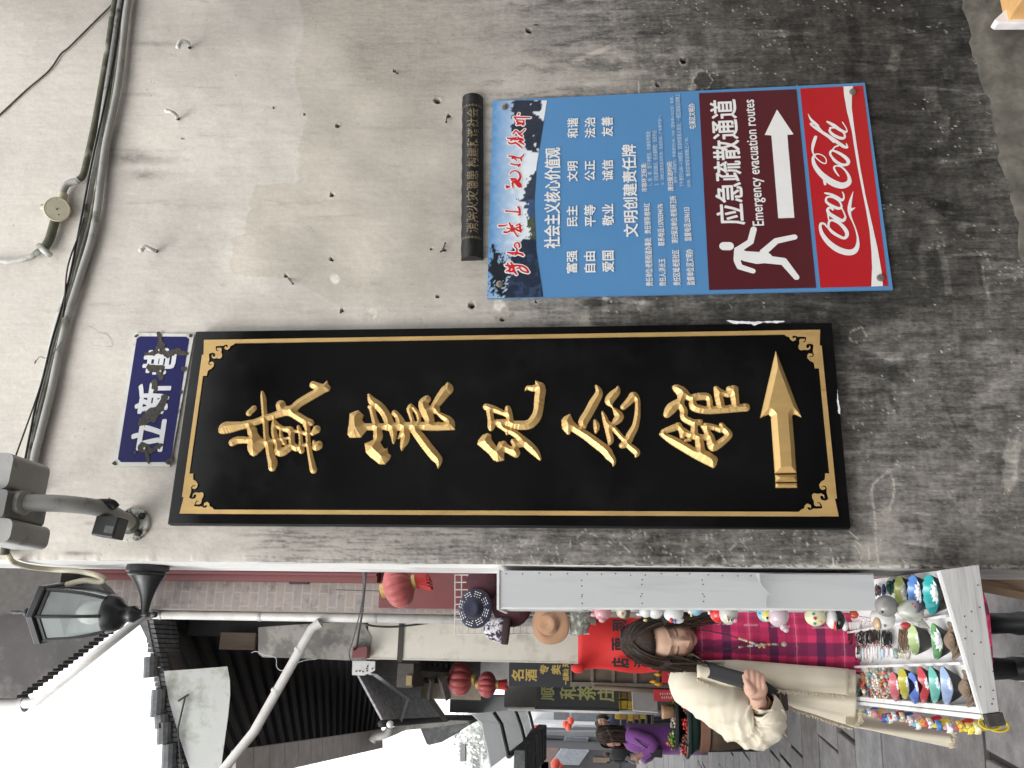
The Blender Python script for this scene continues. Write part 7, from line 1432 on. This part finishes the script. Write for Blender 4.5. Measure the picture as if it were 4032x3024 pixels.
m_fr=pmat('cream_fringe',(.60,.53,.40),rough=.95,var=.15,scale=80)
mb=MB(); R=random.Random(17)
def fringe(P,Y,dx,dy,n=60,l=1.):
    P=np.array(P,float); d=np.concatenate([[0],np.cumsum(np.hypot(*np.diff(P,axis=0).T))])
    mb=MB()
    for i in range(n):
        s=d[-1]*(i+R.random()*.8)/n; x=np.interp(s,d,P[:,0]); y=np.interp(s,d,P[:,1]); a=PY(x,y,Y); b=PY(x+dx*l*R.uniform(.7,1.2)+R.uniform(-4,4),y+dy*l*R.uniform(.7,1.2)+R.uniform(-4,4),Y-.012+R.uniform(-.006,.006)); mb.tube([a,(a+b)/2+[0,-.004,0],b],[.0022,.002,.0012],4)
    obj('fringe',mb,m_fr,wo)
fringe([(3086,2768),(3136,2793),(3265,2836),(3353,2864)],.79,4,13,90); fringe([(3360,2862),(3380,2838),(3386,2790)],.775,17,4,40)
fringe([(2960,2694),(3030,2712),(3120,2722),(3250,2728),(3336,2738)],.70,2,14,90); fringe([(2740,2668),(2800,2694),(2900,2716),(2950,2726)],.72,3,14,60)
fringe([(3745,2885),(3738,2945)],.74,20,2,40); fringe([(3040,2830),(3078,2868),(3090,2890)],.70,6,12,30)
mb=MB(); G=[]                      # upper coat lapel edge over the panel
for i in range(40):
    u=i/39; row=[]
    for j in range(10): v=j/9; x=2745+(3340-2745)*u; yl=np.interp(x,[2745,2900,3000,3340],[2668,2716,2706,2738]); y0=np.interp(x,[2745,2900,3340],[2604,2600,2636]); row.append(PY(x,y0+(yl-y0)*v,.735-.03*math.sin(v*2.6)+.004*math.sin(u*20)+.02*u))
    G.append(row)
mb.grid(G); obj('lapel',mb,m_coat,wo,smooth=True,solid=.006)
# necklace
mb=MB(); R=random.Random(2); NC=[(.5,.42,.2),(.45,.08,.05),(.55,.5,.4),(.06,.03,.03),(.3,.33,.35)]
for k,pts in enumerate(([(2752,2480),(2850,2496),(2930,2521),(2985,2540)],[(2740,2570),(2850,2557),(2930,2546),(2985,2540)])):
    Q=smooth_path([PY(x,y,.765-.012*i) for i,(x,y) in enumerate(pts)],8)
    mb.tube(Q[:17],.0022,6,0,True,(.015,.008,.010))
    for q in Q[14:]: mb.ell(q,(.0048,.0048,.0048),8,5,0,R.choice(NC))
for i in range(12): mb.ell(PY(2985+i*8.5,2540+R.uniform(-1.5,1.5)-i*.3,.738),(.0048,.0048,.0048),8,5,0,R.choice(NC))
for i in range(14): mb.ell(PY(2998+R.uniform(-12,12),2541+R.uniform(-9,9),.735),(.004,.004,.004),8,5,0,(.5,.42,.2))
mb.ell(PY(3088,2537,.735),(.009,.009,.009),10,7,0,(.40,.34,.28)); o=obj('bead_necklace',mb,m_bead,smooth=True); tag(o,'long dark beaded necklace hanging over the magenta plaid dress','necklace')
# bangle, strap and bag, shoes
mb=MB(); 
for i in range(5):
    c=hp(2992+i*5,2768+i*3.5,.016+.006*i); ax=hp(3010,2800,.05)-hp(2988,2762,.012); ax/=np.linalg.norm(ax); a_=np.cross(ax,[0,0,1.]);a_/=np.linalg.norm(a_);b_=np.cross(ax,a_)
    mb.tube([c+(a_*math.cos(t)+b_*math.sin(t))*(.0335+.001*(i%2)) for t in [2*math.pi*k/28 for k in range(29)]],.0024,6,0,False)
o=obj('bangle',mb,pmat('amber_bangle',(.26,.12,.05),rough=.3,var=.3),smooth=True); tag(o,'brown wound bangle on the smiling woman\'s wrist','bangle')
bag=thing('shoulder_bag','black shoulder bag with a wide strap held by the smiling woman','bag',PY(3050,2760,.7))
mb=MB(); G=[]; SPt=smooth_path([PY(2700,2600,.86),PY(2735,2618,.775),PY(2790,2638,.715),PY(2860,2660,.675),PY(2930,2680,.645),PY(2975,2694,.648),PY(3020,2722,.66),PY(3050,2745,.69)],6)
for i,p in enumerate(SPt):
    t=SPt[min(i+1,len(SPt)-1)]-SPt[max(i-1,0)]; sd=np.cross(t,[0,1.,0]); sd/=np.linalg.norm(sd); w_=.026; G.append([p+sd*w_*u for u in (-1,-.5,0,.5,1)])
mb.grid(G); obj('strap',mb,pmat('black_webbing',(.018,.018,.02),rough=.75,var=.2,scale=90),bag,smooth=True,solid=.003)
mb=MB(); a=PY(3020,2720,.72);b=PY(3105,2800,.72); mb.box((a[0],.71,a[2]),(b[0],.80,b[2])); obj('bag_body',mb,pmat('dark_brown_leather',(.05,.036,.03),rough=.5,var=.3),bag,bevel=.008)
mb=MB(); pbox(mb,3070,2735,3078,2800,.70,.008); obj('edge_piping',mb,pmat('gilt_piping',(.3,.22,.12),rough=.5),bag)
m_sole=pmat('white_rubber',(.6,.6,.58),rough=.5,var=.1); m_shoe=pmat('black_shoe',(.012,.012,.014),rough=.6,var=.2)
for i,(px,py) in enumerate(((3985,2632),(4060,2450))):
    c=PZ(px,py,.05) if i==0 else np.array([lowneck[0]+.08,.95,.05]); s_=thing('shoe','black shoe with striped white toe, under the tray, left one' if i==0 else 'black shoe behind the tray leg, right one','shoe',c*[1,1,0],'shoes of the smiling woman')
    mb=MB(); mb.loft([ringxy((c[0],c[1]+.09-.02*k if False else c[1]-.02,z),a,b,20) for k,(z,a,b) in enumerate(((.012,.042,.125),(.05,.043,.12),(.075,.038,.10),(.10,.036,.06),(.17,.036,.045)))]); obj('upper',mb,m_shoe,s_,smooth=True)
    mb=MB(); mb.loft([ringxy((c[0],c[1]-.02,z),a,b,20) for z,a,b in ((.001,.044,.13),(.012,.047,.132),(.028,.046,.13))]); 
    for k in range(3): mb.loft([ringxy((c[0],c[1]-.075-.018*k,.052+.004-.004*k),.034-.004*k,.006,10),ringxy((c[0],c[1]-.075-.018*k,.07-.006*k),.028-.004*k,.006,10)])
    obj('sole_and_stripes',mb,m_sole,s_,smooth=True,sharp=50)
# ---------------------------------------------------------------- woman in the purple coat
m_pur=pmat('purple_wool',(.20,.055,.27),rough=.85,var=.10,scale=9,bump=.2,sheen=.3)
pw=thing('person','long-haired woman in a purple coat reading her phone by the food stall','person',PY(2690,2910,6.4)*[1,1,0]); PYW=6.4
hc2=PY(2412,2898,PYW); R2=rotm('Z',-62)@rotm('X',26)
hv,hf,hcol=head_mesh(hc2,R2,1.0,skin=(.48,.27,.19),nu=60,nv=48,smile=.4); bd=MB(); bd.add(hv,hf,0,hcol)
gp=lambda x,y,d=0.:PY(x,y,PYW+d)
nk=gp(2462,2895); bd.loft([ringxy(hc2+[.01,.0,-.05],.05,.05),ringxy(nk,.06,.06),ringxy(nk+[0,0,-.2],.10,.09),ringxy(nk+[0,0,-.6],.10,.09),ringxy(nk*[1,1,0]+[0,0,.75],.12,.10)],0,True,True,sk)
for s in (-1,1): bd.loft([ringxy((nk[0]+s*.07,PYW,.8),.07,.08,12),ringxy((nk[0]+s*.07,PYW,.45),.055,.06,12),ringxy((nk[0]+s*.07,PYW,.08),.04,.05,12)],0,True,True,(.03,.03,.035))
hb=MB(); hb.tube([gp(2536,2966,-.13),gp(2510,2980,-.15)],[.03,.028],10); hb.ell(gp(2500,2985,-.155),(.035,.03,.045),10,8)
for i in range(4): hb.tube([gp(2490+i*7,2990,-.16),gp(2488+i*7,3002,-.175),gp(2492+i*7,3006,-.15)],.010,8)
hb.tube([gp(2496,2982,-.17),gp(2484,2992,-.18)],.011,8); V,F=remeshed(hb,.006,2); bd.add(V,F,0,sk); obj('body',bd,m_skin,pw,smooth=True)
obj('hair',hair_mesh(hc2,R2,1.06,.30,n=300,seed=9,front=58,spread=.02,thin=.5),pmat('brown_hair',(.030,.016,.011),rough=.4,var=.5,scale=8,stretch=(5,5,.6),bump=.2),pw,smooth=True)
mb=MB(); G=[]
for x,y,a,b in ((2452,2893,.065,.07),(2470,2900,.115,.11),(2500,2906,.13,.13),(2560,2910,.13,.14),(2620,2910,.135,.15),(2700,2908,.14,.16),(2780,2905,.145,.17)):
    c=gp(x,y); G.append([c+np.array([a*math.cos(t)*(1+.03*math.sin(5*t+x)),b*math.sin(t),0]) for t in [2*math.pi*j/36 for j in range(36)]])
mb.loft(G,cap=False); obj('coat',mb,m_pur,pw,smooth=True,solid=.01)
mb=MB(); mb.tube(smooth_path([gp(2474,2893,-.1),gp(2520,2908,-.16),gp(2566,2928,-.19),gp(2560,2950,-.19),gp(2536,2968,-.17)],5),[(.058,.065)]*4+[(.062,.068)]*6+[(.058,.062)]*6+[(.05,.05)]*5,16); obj('sleeve',mb,m_pur,pw,smooth=True)
mb=MB(); mb.tube(smooth_path([gp(2480,2925,.1),gp(2540,2950,.02),gp(2556,2968,-.06),gp(2528,2984,-.10)],5),.06,14); obj('far_sleeve',mb,m_pur,pw,smooth=True)
mb=MB(); a=gp(2470,3000,-.19); mb.hexa([gp(2462,2990,-.2),gp(2500,3010,-.2),gp(2508,2996,-.17),gp(2472,2976,-.17)],(0,.004,.008)); o=obj('phone',mb,m_steel,bevel=.003); tag(o,'pale phone in the hands of the woman in purple','phone')
bg2=thing('handbag','small black handbag on the hip of the woman in purple','bag',gp(2590,2965,-.22)); mb=MB(); P=[gp(*p,-.24) for p in ((2560,2950),(2573,2946),(2606,2948),(2609,2985),(2566,2981),(2558,2966))]; mb.prism(P,(0,.08,0)); obj('bag_body',mb,m_shoe,bg2,bevel=.01); mb=MB(); mb.tube(smooth_path([gp(2562,2955,-.22),gp(2520,2925,-.24),gp(2470,2880,-.12)],5),.006,6); obj('strap',mb,m_shoe,bg2)
# ---------------------------------------------------------------- people further off, seen small
def far_person(label,x,y,Y,h,coat,hairc,face=150,lean=0.,trous=(.02,.022,.03)):
    c=PY(x,y,Y); t0=thing('person',label,'person',c*[1,1,0],'passers-by further down the lane'); hz=c[2]; R_=rotm('Z',face)
    hv,hf,hcol=head_mesh(c,R_,1.0,nu=36,nv=28); b=MB(); b.add(hv,hf,0,hcol); 
    b.loft([ringxy(c+[0,0,-.05],.05,.05,14),ringxy(c+[0,.0,-.14],.06,.06,14),ringxy(c+[0,0,-.2],.19,.11,14),ringxy(c+[0,0,-.7],.16,.11,14)],0,True,True,coat)
    for s in (-1,1): b.loft([ringxy((c[0]+s*.09,Y,hz-.68),.085,.09,12),ringxy((c[0]+s*.09,Y,hz*.35),.06,.065,12),ringxy((c[0]+s*.09,Y,.05),.045,.06,12)],0,True,True,trous)
    obj('body',b,m_skin,t0,smooth=True)
    mb=MB(); mb.loft([ringxy(c+[0,.01,-.13],.08,.08,20),ringxy(c+[0,0,-.19],.20,.12,20),ringxy(c+[0,0,-.4],.21,.14,20),ringxy(c+[0,0,-.80],.20,.14,20)],cap=False)
    for s in (-1,1): mb.tube(smooth_path([c+[s*.19,0,-.22],c+[s*.25,.0,-.48],c+[s*.20,-.12,-.70]],4),[.06]*4+[.055]*4+[.045],12)
    k='cloth_%d'%(abs(hash(label))%9999); obj('jacket',mb,pmat('cloth_'+label[:12].replace(' ','_'),coat,rough=.85,var=.15),t0,smooth=True,solid=.008)
    mb=MB(); mb.ell(c+R_@np.array([0,.012,.014]),(.085,.098,.118),16,10); obj('hair',mb,m_hair,t0,smooth=True)
far_person('black-coated person standing beyond the woman in purple',2390,2968,30.0,1.6,(.010,.010,.012),(.01,.01,.01),160)
far_person('person in a navy jacket with a pale blue collar, further along the lane',2372,2848,13.0,1.6,(.016,.022,.04),(.01,.01,.01),20)
far_person('second dark-jacketed person beside the navy jacket, partly behind the yellow boxes',2374,2828,13.6,1.6,(.02,.025,.035),(.01,.01,.01),200)
# ================================================================== FOOD STALL
FY=6.0; fs=thing('food_stall','round brown barrel food stall with terracotta rim, green band and two tiers of trays','food stall',PY(2900,2815,FY)*[1,1,0])
fc=PY(2760,2812,FY); kf=dist(fc)/FOC; zf=lambda x:float(PY(x,2880,FY)[2])
def rl(mb,prof,n=40): mb.lathe((fc[0],FY,0),[(r*kf,zf(x)) for r,x in prof],n)
mb=MB(); rl(mb,[(62,3010),(84,2990),(112,2940),(124,2880),(130,2830),(130,2785)]); obj('barrel',mb,pmat('brown_barrel',(.085,.055,.035),rough=.6,var=.3,scale=5,stretch=(3,3,.4)),fs,smooth=True)
mb=MB(); rl(mb,[(131,2786),(137,2783),(139,2752),(132,2746)]); obj('rim',mb,pmat('terracotta',(.26,.13,.09),rough=.7,var=.15),fs,smooth=True,sharp=40)
mb=MB(); rl(mb,[(126,2746),(152,2712)]); obj('green_band',mb,pmat('dark_green_cloth',(.010,.05,.032),rough=.7,var=.15),fs,smooth=True)
mb=MB(); rl(mb,[(150,2712),(163,2706),(165,2696),(158,2692),(150,2700),(.5,2701)]); obj('lower_tray',mb,pmat('green_black_tray',(.035,.05,.045),rough=.35,var=.2),fs,smooth=True,sharp=50)
mb=MB(); rl(mb,[(60,2695),(120,2668),(134,2662),(136,2652),(130,2650),(122,2656),(.5,2657)]); obj('upper_tray',mb,MATS['green_black_tray'],fs,smooth=True,sharp=50)
FD=[('orange',(.55,.17,.04)),('red',(.45,.03,.02)),('green',(.10,.22,.03)),('brown',(.16,.06,.03)),('pale',(.5,.42,.33))]
R=random.Random(31)
for i in range(14):
    up=i<6; n_=i if up else i-6; N_=6 if up else 8; a=math.pi*(.95+1.1*n_/(N_-1)); rr=(98 if up else 132)*kf; cx=fc[0]+rr*math.cos(a); cy=FY+rr*math.sin(a); z0=zf(2656 if up else 2700)
    nm,col=FD[(i*2+i//3)%5]; mb=MB()
    for k in range(26): mb.ell((cx+R.gauss(0,.028),cy+R.gauss(0,.028),z0+.012+abs(R.gauss(0,.02))),(.016,.016,.012),7,5,0,tuple(min(1,c*R.uniform(.7,1.3)) for c in col))
    o=obj('snack_heap',mb,m_bead,smooth=True); tag(o,'%s snack heap on the %s tray, %s from the left'%(nm,'upper' if up else 'lower',['first','second','third','fourth','fifth','sixth','seventh','eighth'][n_]),'food','snack heaps on the food stall')
mb=MB(); c=PY(2632,2802,FY-.25); mb.lathe(c-[0,0,.05],[(.05,0),(.062,.09),(.066,.11)],16); o=obj('peach_tub',mb,pmat('peach_plastic',(.62,.36,.22),rough=.4),smooth=True); tag(o,'peach coloured tub standing on the upper food tray','tub')
m_rs=pmat('stall_sign_red',(.40,.012,.02),rough=.45); m_ml=pmat('pale_marks',(.66,.6,.58),rough=.5)
for i,(x0,y0,x1,y1,lab) in enumerate(((2607,2690,2690,2634,'red stall card nearest the smiling woman\'s hair'),(2574,2760,2662,2716,'red stall card beside the corrugated board'))):
    t0=thing('stall_card',lab,'card',PY(x1,(y0+y1)/2,5.5),'red cards on the food stall'); mb=MB(); pbox(mb,x0,y0,x1,y1,5.5,.02); obj('card',mb,m_rs,t0,bevel=.003)
    mb=MB(); R=random.Random(40+i)
    for row in range(2):
        for k in range(6):
            xx=x0+24+row*6+k*9.0; yy=(y0+y1)/2+ (8 if row else -6)
            for q in range(3): pbox(mb,xx+R.uniform(0,2),yy+4-q*3,xx+R.uniform(3,6),yy+2.4-q*3,5.497,.002)
    obj('pale_marks',mb,m_ml,t0)
mb=MB(); n=22
for k in range(n):
    x=2488+98*k/n; 
    mb.tube([PY(x+2,2716,5.7),PY(x+6,2806-8*(1-k/n),5.55)],.0065,6)
mb.hexa([PY(2486,2715,5.72),PY(2492,2800,5.57),PY(2590,2808,5.57),PY(2584,2717,5.72)],(0,.01,0)); o=obj('corrugated_board',mb,pmat('white_corrugated',(.55,.54,.52),rough=.7,var=.08)); tag(o,'white corrugated board leaning on the food stall','board')
YB=[(.50,.33,.03),(.46,.30,.05),(.42,.36,.06),(.30,.17,.05)]; R=random.Random(77); cnt=0
for r in range(5):
    for q in range(4):
        x=2432+r*25; y=2695+q*40+R.uniform(-4,4); c=PY(x,y,6.9); s_=R.uniform(.032,.045); mb=MB(); mb.box(c+[-s_*1.1,-.05,-.030],c+[s_*1.1,.05,.028]); k=R.randrange(4)
        pos=['top','second','third','fourth','bottom'][r]; nm=['golden','mustard','lemon','brown'][k]
        o=obj('snack_packet',mb,MATS.get('pk%d'%k) or pmat('pk%d'%k,YB[k],rough=.45,var=.35,scale=40),bevel=.004); tag(o,'%s snack packet on the %s shelf behind the corrugated board, place %d from the right'%(nm,pos,q+1),'packet','yellow snack packets')
mb=MB(); a=PY(2565,2880,7.0); b=PY(2420,2680,7.0)
for r in range(6): mb.box((a[0],6.95,PY(2441+r*25,2700,6.95)[2]-.012),(b[0],7.25,PY(2441+r*25,2700,6.95)[2]))
o=obj('packet_rack',mb,m_wood); tag(o,'brown shelves of snack packets below the black tea sign','shelf')
for i,(x,y,h) in enumerate(((2572,2684,.06),(2592,2694,.07),(2590,2655,.06))):
    c=PY(x,y,5.6); mb=MB(); mb.lathe(c-[0,0,h/2],[(.018,0),(.020,h*.6),(.018,h*.62),(.010,h*.75),(.010,h)],12); o=obj('juice_bottle',mb,pmat('orange_juice',(.6,.27,.02),rough=.25) if i==0 else MATS['orange_juice'],smooth=True); tag(o,['orange juice bottle topmost by the red card','orange juice bottle in the middle, beside the corrugated board','orange juice bottle nearest the red banner'][i],'bottle','orange juice bottles on the food stall')
# low carton at the wall foot, lower right
ct=thing('goods_carton','white edged carton with an orange flank at the foot of the wall','carton',PY(4020,50,-.35)*[1,1,0])
a=PY(3905,112,-.35); mb=MB(); mb.box((a[0],-.8,0),(a[0]+.6,-.36,a[2]-.03)); obj('box',mb,pmat('orange_card',(.62,.36,.14),rough=.6),ct,bevel=.004)
mb=MB(); P=[PY(*p,-.352) for p in ((3896,108),(3958,50),(4200,46),(4200,118),(3912,120))]; mb.prism(P,(0,-.03,0)); obj('white_edge',mb,pmat('white_foam',(.72,.70,.70),rough=.6),ct,bevel=.004)
mb=MB(); P=[PY(*p,-.37) for p in ((3952,0),(3968,0),(3990,46),(3960,48))]; mb.prism(P,(0,-.02,0)); obj('red_mark',mb,pmat('brick_red',(.40,.12,.08),rough=.6),ct)
